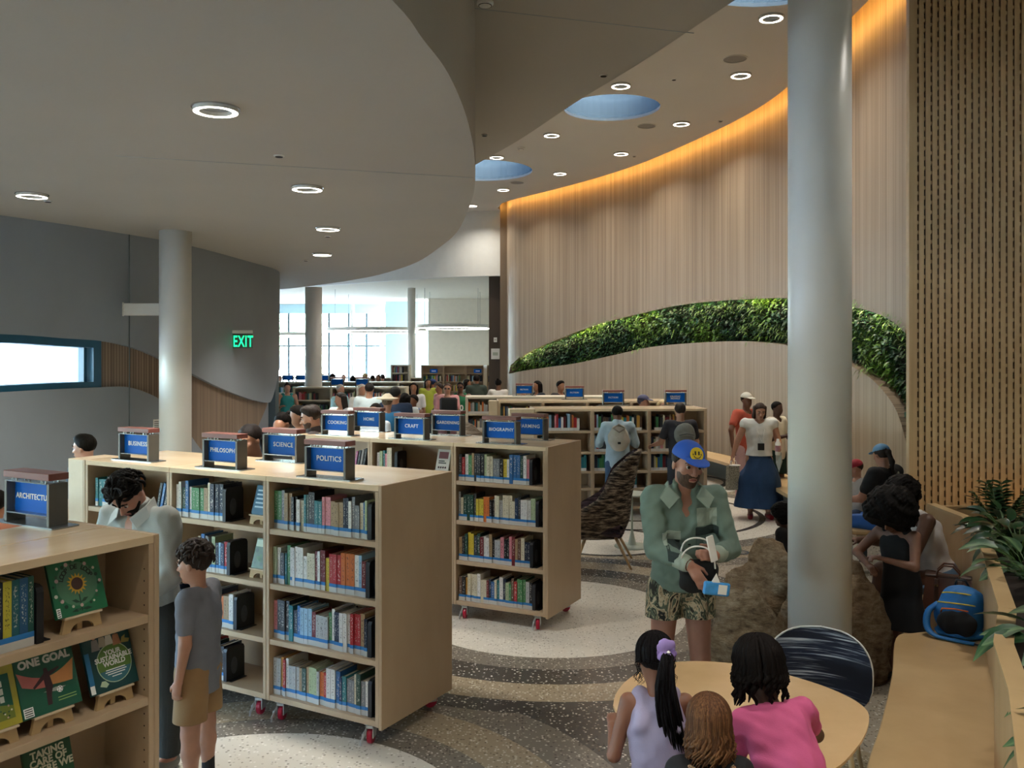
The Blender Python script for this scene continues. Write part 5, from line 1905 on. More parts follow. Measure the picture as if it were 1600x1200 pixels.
def skin(name, body, vox, mat, parent, clips=(), fold=None, seed=0, smooth_it=1):
    V, Q = body.mesh(vox, clips, fold, seed)
    Q = Q[(Q >= 0).all(1)]
    me = bpy.data.meshes.new(name)
    me.vertices.add(len(V))
    me.loops.add(len(Q) * 4)
    me.polygons.add(len(Q))
    me.vertices.foreach_set('co', V.astype(np.float32).ravel())
    me.loops.foreach_set('vertex_index', Q.astype(np.int32).ravel())
    me.polygons.foreach_set('loop_start', np.arange(0, len(Q) * 4, 4, dtype=np.int32))
    me.polygons.foreach_set('use_smooth', np.ones(len(Q), bool))
    me.update(calc_edges=True)
    me.materials.append(mat)
    o = bpy.data.objects.new(name, me)
    COL.objects.link(o)
    o.parent = parent
    return o


_mc = {}


def cloth(hexv, rough=0.85):
    k = ('cloth', hexv)
    if k not in _mc:
        _mc[k] = plain('fabric_' + hexv[1:], hexv, rough, var=0.05, nscale=9, bump=0.25, bscale=220)
    return _mc[k]


def skinm(hexv):
    k = ('skin', hexv)
    if k not in _mc:
        m = plain('skin_' + hexv[1:], hexv, 0.5, var=0.05, nscale=14, bump=0.1, bscale=260)
        m.node_tree.nodes['Principled BSDF'].inputs['Subsurface Weight'].default_value = 0.06
        m.node_tree.nodes['Principled BSDF'].inputs['Subsurface Radius'].default_value = (0.02, 0.008, 0.005)
        _mc[k] = m
    return _mc[k]


def hairm(hexv):
    k = ('hair', hexv)
    if k not in _mc:
        m = bpy.data.materials.new('hair_' + hexv[1:])
        t = NT(m)
        f = t.noise(t.coord('Object', (150, 150, 9)), 1.0, 4, 0.6)
        c = lin(hexv)
        t.l(t.ramp(f, [(0.3, tuple(x * 0.55 for x in c[:3]) + (1,)), (0.72, tuple(min(1, x * 1.6) for x in c[:3]) + (1,))]), t.b.inputs['Base Color'])
        t.b.inputs['Roughness'].default_value = 0.6
        t.b.inputs['Specular IOR Level'].default_value = 0.25 if max(c[:3]) > 0.012 else 0.08
        t.bump(f, 0.5, 0.006)
        _mc[k] = m
    return _mc[k]


M['eye_white'] = plain('eye_white', '#b9b0a6', 0.3, var=0)
M['eye_dark'] = plain('eye_dark', '#17110d', 0.15, var=0)
M['lip'] = plain('lip_tone', '#8a4a42', 0.5, var=0.02)
V3 = lambda *a: np.array(a, float)


def unit(v):
    v = np.array(v, float)
    return v / np.linalg.norm(v)


def rotm(pitch, yaw, tilt):
    """head frame columns x, y (back), z (up); pitch > 0 looks down, yaw > 0 turns to +x, degrees"""
    e = Matrix.Rotation(math.radians(yaw), 3, 'Z') @ Matrix.Rotation(math.radians(pitch), 3, 'X') @ Matrix.Rotation(math.radians(tilt), 3, 'Y')
    return np.array(e)


def add_hand(b, w, fd, pn, s, side, curl=0.35, point=False, spread=0.22):
    """palm, four unequal fingers with two bends, a thumb off the side of the palm; s = hand length"""
    fd = unit(fd)
    pn = unit(np.array(pn) - fd * np.dot(pn, fd))
    ac = np.cross(fd, pn) * side
    pc = w + fd * s * 0.27
    b.cap(w - fd * s * 0.02, pc + fd * s * 0.12, s * 0.145, s * 0.19, 0.012, (pn, 0.52))
    for i, (o, L) in enumerate(((0.62, 0.40), (0.21, 0.46), (-0.21, 0.43), (-0.60, 0.33))):
        q = w + fd * s * 0.46 + ac * s * 0.20 * o
        c = 0.08 if (point and i == 0) else curl * (1 + 0.12 * i)
        d1 = unit(fd * math.cos(c * 0.7) + pn * math.sin(c * 0.7) + ac * o * spread * (1 - min(1, c)))
        d2 = unit(fd * math.cos(c * 1.9) + pn * math.sin(c * 1.9))
        d3 = unit(fd * math.cos(c * 2.7) + pn * math.sin(c * 2.7))
        r = s * (0.052 if i < 3 else 0.045)
        q1 = q + d1 * s * L * 0.46
        q2 = q1 + d2 * s * L * 0.32
        q3 = q2 + d3 * s * L * 0.24
        b.cap(q, q1, r * 1.06, r, 0.005).cap(q1, q2, r, r * 0.92, 0.005).cap(q2, q3, r * 0.92, r * 0.78, 0.005)
    t0 = w + fd * s * 0.14 + ac * s * 0.14
    t1 = t0 + unit(fd * 0.7 + ac * 0.62 + pn * 0.35) * s * 0.24
    t2 = t1 + unit(fd * 0.92 + ac * 0.2 + pn * 0.4) * s * 0.2
    b.cap(t0, t1, s * 0.075, s * 0.058, 0.012).cap(t1, t2, s * 0.058, s * 0.046, 0.006)


WRAP = []


def person(label, px, d, h, rz, skin_c, hair, hair_c, top, top_c, bottom, bottom_c, shoe_c='#1c1c1e', lean=0.0, head=(0, 0, 0), arms=None, legs=None, build=1.0, kid=0.0,
           vox=0.022, hip=None, face=False, group=None, pos=None, side_lean=0.0, cap_c=None, fold=0.004, hands=True, curl=(0.35, 0.35), point=(False, False), palm=None, beard=None, sleeve=None, hem=None, head_scale=1.0, hdirs=None, hair_s=1.0, vneck=False, short_z=None):
    """one figure; faces the lens at rz = 0; arms / legs = ((upper, lower) for its +x side, same for -x side) as directions"""
    x, y = pos if pos is not None else ((px - 800) / FPX * d, d)
    t = thing('person', label, 'person', (x, y, 0), math.radians(rz), group)
    le, sl = math.radians(lean), math.radians(side_lean)
    u = unit(V3(math.sin(sl), -math.sin(le), math.cos(le) * math.cos(sl)))
    xr = unit(np.cross(unit(V3(0, 1, 0)), u))
    xr = unit(V3(math.cos(sl), 0, -math.sin(sl)))
    f = np.cross(u, xr)                                # towards the back
    hp = (0.515 - 0.012 * kid) * h if hip is None else hip
    pel = V3(0, 0.02 * h, hp)
    tor = h * (1 - 0.03 * kid)
    hh = 0.132 * h * (1 + 0.32 * kid) * head_scale
    ch, sc = pel + u * 0.205 * tor, pel + u * 0.298 * tor
    nb = pel + u * 0.318 * tor
    R = rotm(*head)
    hd = lambda a, b_, c: hc + R @ V3(a, b_, c) * hh
    hc = nb + (0.5 * u + 0.5 * (R @ V3(0, 0, 1))) * (0.022 * h + 0.5 * hh) + R @ V3(0, -0.10, 0) * hh
    wb = build
    T = Body()
    T.ell(pel + u * 0.012 * h, (0.088 * h * wb, 0.066 * h * wb, 0.078 * h), None, 0.04)
    T.ell(pel + u * 0.10 * tor, (0.078 * h * wb, 0.058 * h * wb, 0.10 * h), None, 0.04)
    T.ell(ch + f * 0.004 * h, (0.094 * h * wb, 0.064 * h * wb, 0.112 * h), np.stack([xr, f, u], 1), 0.04)
    swd = 0.104 * h * wb * (1 - 0.06 * kid)
    sh = [sc + xr * swd * s for s in (1, -1)]
    T.cap(sh[0] - xr * 0.03 * h - u * 0.012 * h, sh[1] + xr * 0.03 * h - u * 0.012 * h, 0.036 * h * wb, None, 0.03)
    arms = arms or (((0.12, -0.03, -1), (0.05, -0.25, -1)), ((-0.12, -0.03, -1), (-0.05, -0.25, -1)))
    B = Body()
    B.p += T.p
    A, el, wr = [], [], []
    for i in (0, 1):
        a, b_ = unit(arms[i][0]), unit(arms[i][1])
        e = sh[i] + a * 0.172 * h
        w = e + b_ * 0.142 * h
        el.append(e); wr.append(w)
        B.cap(sh[i], e, 0.030 * h * wb, 0.0235 * h * wb, 0.02)
        B.cap(e, w, 0.0235 * h * wb, 0.0155 * h, 0.012)
        if hands:
            pn = palm[i] if palm else (V3(-1 if i == 0 else 1, 0.1, 0) if abs(b_[2]) > 0.55 else V3(0, 0.2, -1))
            add_hand(B, w, unit(hdirs[i]) if hdirs and hdirs[i] is not None else b_, pn, 0.103 * h * (1 + 0.06 * kid), -1 if i == 0 else 1, curl[i], point[i])
    legs = legs or (((0.06, 0.0, -1), (0.01, 0.03, -1)), ((-0.06, 0.0, -1), (-0.01, 0.03, -1)))
    kn, an, hpj = [], [], []
    for i in (0, 1):
        s = 1 if i == 0 else -1
        j = pel + V3(s * 0.052 * h * wb, 0, -0.02 * h)
        a, b_ = unit(legs[i][0]), unit(legs[i][1])
        k = j + a * 0.235 * h
        ank = k + b_ * (0.235 * h if hip is not None else max(0.1, (k[2] - 0.045 * h)) / max(0.2, -b_[2]))
        hpj.append(j); kn.append(k); an.append(ank)
        B.cap(j, k, 0.050 * h * wb, 0.034 * h * wb, 0.03)
        B.cap(k, k + (ank - k) * 0.35, 0.033 * h * wb, 0.034 * h * wb, 0.015).cap(k + (ank - k) * 0.35, ank, 0.034 * h * wb, 0.020 * h, 0.015)
        fw = unit(V3(b_[0] * 0.2 + s * 0.15, -1, 0)) if hip is None else unit(V3(a[0], a[1] - 0.2, 0))
        B.cap(ank + V3(0, 0, -0.012 * h), ank + fw * 0.085 * h + V3(0, 0, -0.028 * h), 0.022 * h, 0.017 * h, 0.012)
    # head and neck
    B.cap(nb - u * 0.03 * h, hd(0, 0.10, -0.22), 0.033 * h * (1 - 0.1 * kid), 0.030 * h * (1 - 0.05 * kid), 0.015)
    B.ell(hd(0, 0.06, 0.13), np.array((0.325, 0.40, 0.37)) * hh, R, 0.02 if vox < 0.012 else 0.01)
    B.ell(hd(0, -0.07, -0.17), np.array((0.25, 0.285, 0.325)) * hh, R, 0.022)
    if vox < 0.013:
        B.ell(hd(0, -0.255, -0.40), np.array((0.11, 0.085, 0.085)) * hh, R, 0.014)
        for s in (1, -1):
            B.ell(hd(s * 0.165, -0.22, -0.09), np.array((0.10, 0.09, 0.09)) * hh, R, 0.014)
            B.ell(hd(s * 0.325, 0.06, -0.03), np.array((0.035, 0.075, 0.115)) * hh, R, 0.006)
        B.cap(hd(-0.17, -0.315, 0.095), hd(0.17, -0.315, 0.095), 0.048 * hh, None, 0.012)
        for s in (1, -1):
            B.ell(hd(s * 0.135, -0.385, 0.02), 0.068 * hh, None, 0.012, True)
        B.cap(hd(0, -0.33, 0.03), hd(0, -0.435, -0.125), 0.030 * hh, 0.050 * hh, 0.008)
        for s in (1, -1):
            B.ell(hd(s * 0.05, -0.39, -0.135), 0.036 * hh, None, 0.006)
        B.ell(hd(0, -0.345, -0.245), np.array((0.115, 0.045, 0.026)) * hh, R, 0.008)
        B.ell(hd(0, -0.335, -0.292), np.array((0.10, 0.045, 0.026)) * hh, R, 0.006)
    else:
        B.cap(hd(0, -0.33, 0.03), hd(0, -0.42, -0.12), 0.04 * hh, 0.06 * hh, 0.01)
        for s in (1, -1):
            B.ell(hd(s * 0.31, 0.05, -0.03), np.array((0.05, 0.08, 0.11)) * hh, R, 0.01)
    skin('body', B, vox, skinm(skin_c), t)
    big = vox >= 0.013
    if face:
        for s in (1, -1):
            ey = MB()
            ey.lathe([(0.0005, -0.048 * hh)] + [(0.048 * hh * math.sin(a), -0.048 * hh * math.cos(a)) for a in (0.35, 0.6, 0.9, 1.2, 1.6, 2.2, 2.8)], 14, mi=1)
            k = len(ey.f)
            ey.m = [1 if (i < 14 * 3) else 0 for i in range(k)]
            fr_ = R @ np.array(Matrix.Rotation(-PI / 2, 3, 'X'))
            o = hd(s * 0.135, -0.300, 0.022)
            ey.v = [tuple(o + fr_ @ np.array(q)) for q in ey.v]
            ey.obj('eye', [M['eye_white'], M['eye_dark']], t, True)
            MB().tube([hd(s * 0.06, -0.352, 0.105), hd(s * 0.14, -0.352, 0.135), hd(s * 0.225, -0.295, 0.105)], [0.022 * hh, 0.024 * hh, 0.012 * hh], 6).obj('eyebrow', hairm(hair_c), t, True)
        lp_ = MB()
        lp_.tube([hd(-0.105, -0.345, -0.268), hd(-0.05, -0.385, -0.258), hd(0, -0.390, -0.262), hd(0.05, -0.385, -0.258), hd(0.105, -0.345, -0.268)], [0.008 * hh, 0.022 * hh, 0.022 * hh, 0.022 * hh, 0.008 * hh], 6)
        lp_.obj('lips', M['lip'], t, True)
    if beard:
        bb = Body()
        bb.ell(hd(0, -0.08, -0.18), np.array((0.262, 0.295, 0.335)) * hh, R, 0.02).ell(hd(0, -0.262, -0.40), np.array((0.12, 0.095, 0.095)) * hh, R, 0.014)
        bb.ell(hd(0, -0.352, -0.265), np.array((0.085, 0.08, 0.045)) * hh, R, 0.004, True)
        bb.ell(hd(0, -0.30, -0.03), np.array((0.17, 0.2, 0.145)) * hh, R, 0.008, True)
        skin('beard', bb, min(vox, 0.008), hairm(beard), t, [(hd(0, 0.02, 0), R @ V3(0, 0.75, 0.65)), (hd(0, -0.2, -0.12), R @ V3(0, 0.05, 1))], (0.002, 160, 1))
    # clothes
    sv = lambda q: tuple(q)
    def sleeves(b_, frac, e=0.0):
        """frac 0..1 along the upper arm, 1..2 along the forearm; returns the clips that end them"""
        for i in (0, 1):
            if frac <= 1:
                b_.cap(sh[i], sh[i] + (el[i] - sh[i]) * frac, 0.038 * h * wb + e, 0.036 * h * wb + e, 0.02)
            else:
                b_.cap(sh[i], el[i], 0.038 * h * wb + e, 0.031 * h * wb + e, 0.02)
                b_.cap(el[i], el[i] + (wr[i] - el[i]) * (frac - 1), 0.031 * h * wb + e, 0.025 * h * wb + e, 0.012)
    e = 0.009 + 0.004 * (h / 1.7)
    hz = pel + u * ((-0.06 if hem is None else hem) * h)
    if top in ('tee', 'shirt', 'jacket', 'hoodie', 'blouse'):
        S = T.grow(e + (0.012 if top in ('jacket', 'hoodie') else 0.004))
        loose = {'tee': 0.009, 'shirt': 0.008, 'jacket': 0.016, 'hoodie': 0.018, 'blouse': 0.006}[top]
        if h > 0.3:
            S.cap(pel - u * 0.10 * h, pel + u * 0.13 * h, 0.082 * h * wb + e + loose, 0.078 * h * wb + e + loose * 0.7, 0.04, (f, 0.74))
        sleeves(S, sleeve if sleeve is not None else {'tee': 0.62, 'shirt': 1.75, 'jacket': 1.72, 'hoodie': 1.95, 'blouse': 0.12}[top], 0.0 if top in ('tee', 'blouse') else 0.006)
        if top in ('jacket', 'shirt', 'hoodie'):
            S.cap(nb + u * 0.004 * h, nb + u * 0.022 * h - f * 0.01 * h, 0.046 * h, 0.043 * h, 0.012)
        if vneck:
            S.cap(nb - f * 0.062 * h + u * 0.03 * h, ch - f * (0.064 * h * wb + e + 0.03) - u * 0.02 * h, 0.046 * h, 0.006 * h, 0.010, None, True)
        if top in ('tee', 'blouse'):
            S.cap(nb - u * 0.002 * h - f * 0.010 * h, nb + u * 0.12 * h - f * 0.02 * h, 0.043 * h, 0.050 * h, 0.008, None, True)
        neck = (nb + u * 0.038 * h, u + f * -0.25)
        skin('jacket' if top == 'jacket' else 'hooded_top' if top == 'hoodie' else 'shirt', S, vox * (1.0 if big else 1.1), cloth(top_c), t, [(hz, -u), neck], (fold * (1.0 if top != 'tee' else 0.8), (34 if big else 58) / h, 1.2), seed=int(abs(px)))
    elif top in ('tank', 'dress'):
        S = T.grow(e)
        S.p = [q for q in S.p if q[0] == 'e']
        for s in (1, -1):
            st_ = sc + xr * s * 0.058 * h * wb
            S.cap(st_ + u * 0.022 * h, st_ - u * 0.06 * h - f * 0.03 * h, 0.02 * h, 0.03 * h, 0.02).cap(st_ + u * 0.022 * h, st_ - u * 0.06 * h + f * 0.045 * h, 0.02 * h, 0.03 * h, 0.02)
        if top == 'dress':
            zz = hz[2] if hem is not None else 0.3 * h
            S.cap(pel + u * 0.05 * h, V3(0, 0.0, zz - 0.05), 0.08 * h * wb, 0.155 * h * wb, 0.05, (V3(0, 1, 0), 0.8))
            skin('dress', S, vox, cloth(top_c), t, [((0, 0, zz), (0, 0, -1))], (fold * 1.4, 30 / h, 0.25), seed=int(abs(px)))
        else:
            skin('shirt', S, vox, cloth(top_c), t, [(hz, -u)], (fold, (36 if big else 56) / h, 1.2), seed=int(abs(px)))
    if bottom in ('trousers', 'shorts'):
        S = Body()
        S.ell(pel + u * 0.008 * h, (0.092 * h * wb + e, 0.070 * h * wb + e, 0.085 * h), None, 0.04)
        clips = [(pel + u * 0.045 * h, u)]
        for i in (0, 1):
            if bottom == 'trousers':
                S.cap(hpj[i], kn[i], 0.054 * h * wb + e * 0.6, 0.040 * h * wb + e * 0.6, 0.03).cap(kn[i], an[i], 0.040 * h * wb + e * 0.6, 0.031 * h + e * 0.6, 0.02)
            else:
                S.cap(hpj[i], kn[i] + (hpj[i] - kn[i]) * 0.14, 0.057 * h * wb + e, 0.052 * h * wb + e, 0.02)
        if hip is None:
            zc = 0.045 * h if bottom == 'trousers' else short_z * h if short_z else kn[0][2] + 0.055 * h
            clips.append(((0, 0, zc), (0, 0, -1)))
        skin('trousers' if bottom == 'trousers' else 'shorts', S, vox, cloth(bottom_c) if isinstance(bottom_c, str) else bottom_c, t, clips, (fold * 0.8, 40 / h, 0.6), seed=3)
    elif bottom == 'skirt':
        S = Body()
        zz = 0.10 * h
        S.cap(pel + u * 0.06 * h, (0, 0.01, 0.30 * h), 0.080 * h * wb, 0.15 * h * wb, 0.06, ((0, 1, 0), 0.72)).cap((0, 0.01, 0.30 * h), (0, 0.01, zz - 0.08), 0.15 * h * wb, 0.20 * h * wb, 0.06, ((0, 1, 0), 0.72))
        skin('skirt', S, vox, cloth(bottom_c), t, [((0, 0, zz), (0, 0, -1)), (pel + u * 0.06 * h, u)], (fold * 2.2, 40 / h, 0.12), seed=5)
    if shoe_c:
        for i in (0, 1):
            b_ = unit(legs[i][1])
            s = 1 if i == 0 else -1
            fw = unit(V3(b_[0] * 0.2 + s * 0.15, -1, 0)) if hip is None else unit(V3(legs[i][0][0], legs[i][0][1] - 0.2, 0))
            S = Body()
            S.cap(an[i] + V3(0, 0, -0.022 * h) - fw * 0.012 * h, an[i] + fw * 0.09 * h + V3(0, 0, -0.026 * h), 0.025 * h, 0.021 * h, 0.015)
            skin('shoe', S, max(vox * 0.9, 0.007), cloth(shoe_c, 0.5), t, [(an[i] + V3(0, 0, -0.0447 * h), (0, 0, -1)), (an[i] + V3(0, 0, 0.006 * h), (0, 0, 1))])
    # hair
    hm = hairm(hair_c)
    hv = vox if big else min(vox, 0.008)
    H = Body()
    front = (hd(0, -0.10, 0.135), R @ V3(0, -0.70, -0.72))
    if hair in ('short', 'crop', 'bun', 'pony', 'long', 'bob'):
        H.ell(hd(0, 0.075, 0.155), np.array((0.355, 0.425, 0.385)) * hh, R, 0.02)
        if hair == 'short':
            H.ell(hd(0, -0.13, 0.40), np.array((0.25, 0.20, 0.13)) * hh, R, 0.03)
        extra = Body()
        if hair == 'bun':
            extra.ell(hd(0, 0.30, 0.48), 0.17 * hh, None, 0.01)
        if hair in ('long', 'bob'):
            L = 0.75 if hair == 'bob' else 1.35
            for a in (-0.24, -0.08, 0.08, 0.24):
                extra.cap(hd(a, 0.26, 0.1), hd(a * 1.25, 0.34, 0.2 - L), 0.17 * hh, 0.10 * hh, 0.05)
            for s in (1, -1):
                extra.cap(hd(s * 0.30, 0.05, 0.22), hd(s * 0.36, 0.08, 0.1 - L * 0.8), 0.12 * hh, 0.07 * hh, 0.05)
        if hair == 'pony':
            extra.ell(hd(0, 0.45, 0.12), 0.12 * hh, None, 0.02)
            extra.cap(hd(0, 0.48, 0.10), hd(0, 0.62, -0.35), 0.11 * hh, 0.10 * hh, 0.03).cap(hd(0, 0.62, -0.35), hd(0, 0.60, -0.9), 0.10 * hh, 0.05 * hh, 0.03)
        skin('hair', H, hv, hm, t, [front], (0.004 * (hh / 0.22), 90, 0.3), seed=2)
        if extra.p:
            skin('hair_length' if hair != 'bun' else 'hair_bun', extra, hv, hm, t, [], (0.006 * (hh / 0.22), 95, 0.25), seed=4)
    elif hair == 'afro':
        hh0, hh = hh, hh
        H.ell(hd(0, 0.12 * hair_s, 0.18), np.array((0.62, 0.62, 0.58)) * hh * hair_s, R, 0.02)
        for k in range(64):
            a = 2.4 * k
            zz = -0.62 + 1.4 * k / 64
            rr = math.sqrt(max(0.03, 1 - (zz * 1.2) ** 2)) * 0.57 * hair_s
            H.ell(hd(rr * math.cos(a), 0.12 * hair_s + rr * math.sin(a), 0.17 + zz * 0.60 * hair_s), 0.095 * hh * hair_s, None, 0.02)
        skin('hair', H, hv * 1.1, hm, t, [(hd(0, -0.16, 0.0), R @ V3(0, -0.85, -0.5))] if hair_s < 1.2 else [(hd(0, -0.30, -0.2), R @ V3(0, -0.9, -0.35))], (0.014, 110, 1), seed=6)
    if cap_c:
        C = Body()
        C.ell(hd(0, 0.055, 0.20), np.array((0.372, 0.44, 0.375)) * hh, R, 0.02)
        skin('cap', C, min(hv, 0.012), cloth(cap_c, 0.7), t, [(hd(0, 0.0, 0.20), R @ V3(0, 0.10, -1))])
        Bm = Body()
        Bm.ell(hd(0, -0.40, 0.20), np.array((0.30, 0.32, 0.045)) * hh, R @ np.array(Matrix.Rotation(math.radians(12), 3, 'X')), 0.01)
        skin('cap_brim', Bm, min(hv, 0.009), cloth(cap_c, 0.7), t, [(hd(0, -0.30, 0.2), R @ V3(0, 1, 0))])
    t['_'] = 0
    del t['_']
    return dict(t=t, hd=hd, R=R, hh=hh, sh=sh, el=el, wr=wr, pel=pel, u=u, f=f, xr=xr, sc=sc, nb=nb, ch=ch, an=an, kn=kn, h=h, e=e)


from mathutils.bvhtree import BVHTree


def onto(pn, q, name=None, back=False, lift=0.004):
    """the point of a figure's clothes straight before (or behind) q, lifted off by a hair"""
    key = 'bvh_' + str(name)
    if key not in pn:
        ob = [c for c in pn['t'].children if c.name.split('.')[0] in ((name,) if name else ('jacket', 'shirt', 'hooded_top', 'dress'))][0]
        pn[key] = BVHTree.FromPolygons([v.co.copy() for v in ob.data.vertices], [tuple(p.vertices) for p in ob.data.polygons])
    s = 1 if back else -1
    dr = Vector(-s * pn['f'])
    hit = pn[key].ray_cast(Vector(q) - dr * 0.5, dr)[0]
    p = Vector(q) if hit is None else hit
    return np.array(p - dr * lift)


def world(pn, q):
    """a point of a figure's frame in the room"""
    return Matrix.Translation(pn['t'].location) @ Euler((0, 0, pn['t'].rotation_euler.z)).to_matrix().to_4x4() @ Vector(q)
# ------------------------------------------------------------------ people of the far room and between the shelves
FAIR, TAN, BROWN, DARK = '#b98a72', '#9a6b50', '#6d4733', '#4a2f23'
DN = ((0.12, -0.03, -1), (0.05, -0.25, -1))
UPF = ((0.2, -0.25, -1), (-0.35, -0.9, 0.25))       # forearm raised before the chest
def mir(a):
    return tuple((-x, y, z) for x, y, z in a)
BOTH_UP = (UPF, mir(UPF))
BK = '#1d1917'
far_people = [
    # px, d, h, rz, skin, hair, colour, top, colour, bottom, colour, label, extra
    (449, 20.3, 1.66, 20, FAIR, 'bun', '#2a1f1a', 'dress', '#2f8f8d', '', '', 'woman in a teal dress, arms bare, at the left of the far room', dict(arms=BOTH_UP, hem=-0.3)),
    (455, 12.4, 1.50, 160, TAN, 'bun', '#1d1917', 'tee', '#3f86b8', 'trousers', '#23303f', 'small person with a dark bun and blue top behind the grey-haired woman', {}),
    (445, 10.2, 1.62, -15, TAN, 'bob', '#3b3430', 'tee', '#2c3a44', 'trousers', '#20262c', 'woman with chin-length dark hair looking down left of the profile man', dict(head=(14, -20, 0), vox=0.011, face=True)),
    (466, 9.7, 1.74, -60, TAN, 'short', '#17130f', 'tee', '#16222c', 'trousers', '#20262c', 'dark-haired person in black close behind the profile man', dict(head=(10, -10, 0), vox=0.016)),
    (532, 14.2, 1.70, -25, FAIR, 'long', '#1f1a18', 'blouse', '#d9dcdc', 'trousers', '#2b3a4c', 'woman with long dark hair and a white sleeveless top', dict(head=(5, -30, 0))),
    (533, 18.3, 1.70, 60, FAIR, 'crop', '#b9b6b0', 'tee', '#9fc9cf', 'trousers', '#4a5660', 'older grey-haired person behind the dark-haired woman', {}),
    (566, 17.2, 1.74, 30, FAIR, 'bob', '#cfcac0', 'shirt', '#dcdcd6', 'trousers', '#8f979b', 'white-haired woman in a white shirt facing the man in a white tee', {}),
    (578, 16.0, 1.80, 175, FAIR, 'crop', '#22201f', 'tee', '#cfe0e4', 'trousers', '#2f3d52', 'man in a white printed tee seen from behind', dict(build=1.12)),
    (586, 12.6, 1.60, -20, TAN, 'long', '#1b1714', 'tee', '#bfc6cc', 'trousers', '#30343a', 'dark-haired girl whose head shows over the HOME sign', dict(kid=0.3)),
    (606, 13.2, 1.70, 170, FAIR, 'crop', '#6d5a48', 'tee', '#1c5f86', 'trousers', '#20364e', 'person in a pale straw hat and long blue shirt', dict(hem=-0.2)),
    (619, 14.0, 1.80, 165, TAN, 'crop', '#1e1b1a', 'tee', '#1b2c46', 'trousers', '#1b2433', 'man in a navy tee, arms by his side, over the CRAFT sign', dict(build=1.1)),
    (633, 15.0, 1.66, 180, TAN, 'long', '#161312', 'tee', '#d5d9da', 'trousers', '#2a3038', 'dark long-haired woman in a white tee beside the navy tee man', {}),
    (646, 18.8, 1.72, 0, TAN, 'long', '#191513', 'tee', '#d7d6d2', 'trousers', '#23303f', 'woman with long dark hair and a white tee in front of the slim column', {}),
    (645, 16.2, 1.56, -30, BROWN, 'crop', '#191412', 'dress', '#3a6fae', '', '', 'child in a blue dress below the slim column', dict(kid=0.5, arms=BOTH_UP, hem=-0.25)),
    (699, 18.4, 1.72, 0, FAIR, 'crop', '#4a3a30', 'tee', '#d79a9a', 'trousers', '#7d5a60', 'person in pink with sunglasses behind the black office chair', {}),
    (685, 20.2, 1.66, -60, TAN, 'crop', '#2a211c', 'tee', '#d7a3a0', 'trousers', '#414a55', 'person in a pink tee in profile by the tall bookcase', {}),
    (669, 23.5, 1.68, 20, TAN, 'long', '#1d1815', 'tee', '#a9b23f', 'trousers', '#33414d', 'person in a yellow-green top browsing by the tall bookcase', {}),
    (677, 24.0, 1.66, 150, TAN, 'crop', '#1b2a4a', 'tee', '#4a6f96', 'trousers', '#33414d', 'person in blue with a navy cap at the tall bookcase', dict(cap_c='#22386a')),
    (719, 19.2, 1.72, -5, BROWN, 'crop', '#171311', 'tank', '#1d6e45', 'shorts', '#1d6e45', 'young man in a green basketball jersey with sunglasses', dict(build=1.05)),
    (731, 22.5, 1.70, 90, TAN, 'bob', '#1c1715', 'tee', '#6f7f6f', 'trousers', '#3d3a36', 'dark-haired person facing the man in olive', {}),
    (744, 22.0, 1.82, 190, TAN, 'crop', '#1c1715', 'jacket', '#2f3a30', 'trousers', '#2b2f30', 'man in an olive jacket turned from the lens at the tall bookcase', {}),
    (779, 21.6, 1.72, 170, BROWN, 'bun', '#15110f', 'tee', '#d5d0c7', 'trousers', '#4a4038', 'person with a high bun and white top by the wood clad pillar', dict(arms=(mir(((-0.5, -0.2, -0.9), (-0.8, -0.5, -0.1))), DN))),
    (818, 17.9, 1.70, 10, FAIR, 'none', '#8a7060', 'tee', '#7d6a60', 'trousers', '#33363a', 'bald man whose head shows above the middle fiction row', {}),
    (838, 18.9, 1.76, -60, TAN, 'long', '#15110f', 'tee', '#20242a', 'trousers', '#33363a', 'dark-haired person behind the bald man', {}),
    (877, 18.8, 1.76, 40, TAN, 'short', '#15110f', 'tee', '#2a2624', 'trousers', '#33363a', 'dark-haired person hidden to the brow left of the middle FICTION sign', {}),
    (1007, 14.1, 1.66, 70, FAIR, 'crop', '#4d4a58', 'tee', '#8d8796', 'trousers', '#33363a', 'person in a purple-grey cap behind the front fiction row', dict(cap_c='#4b4a66')),
    (1036, 14.2, 1.58, 10, FAIR, 'bob', '#c9b48a', 'tee', '#c9c2b4', 'trousers', '#33363a', 'fair-haired person hidden behind the GRAPHIC NOVELS sign', {}),
    (1168, 13.5, 1.72, 25, BROWN, 'crop', '#1c1513', 'tee', '#b5533f', 'trousers', '#c9a6a6', 'person in an orange top and white cap behind the woman in white', dict(cap_c='#c9c4b8', arms=(DN, mir(((0.5, -0.2, -0.8), (0.1, -0.3, -1)))))),
    (1216, 13.3, 1.60, 40, DARK, 'crop', '#15110f', 'tee', '#d4cbb9', 'shorts', '#14302b', 'person in a cream tee and dark green shorts half behind the big column', dict(arms=BOTH_UP)),
]
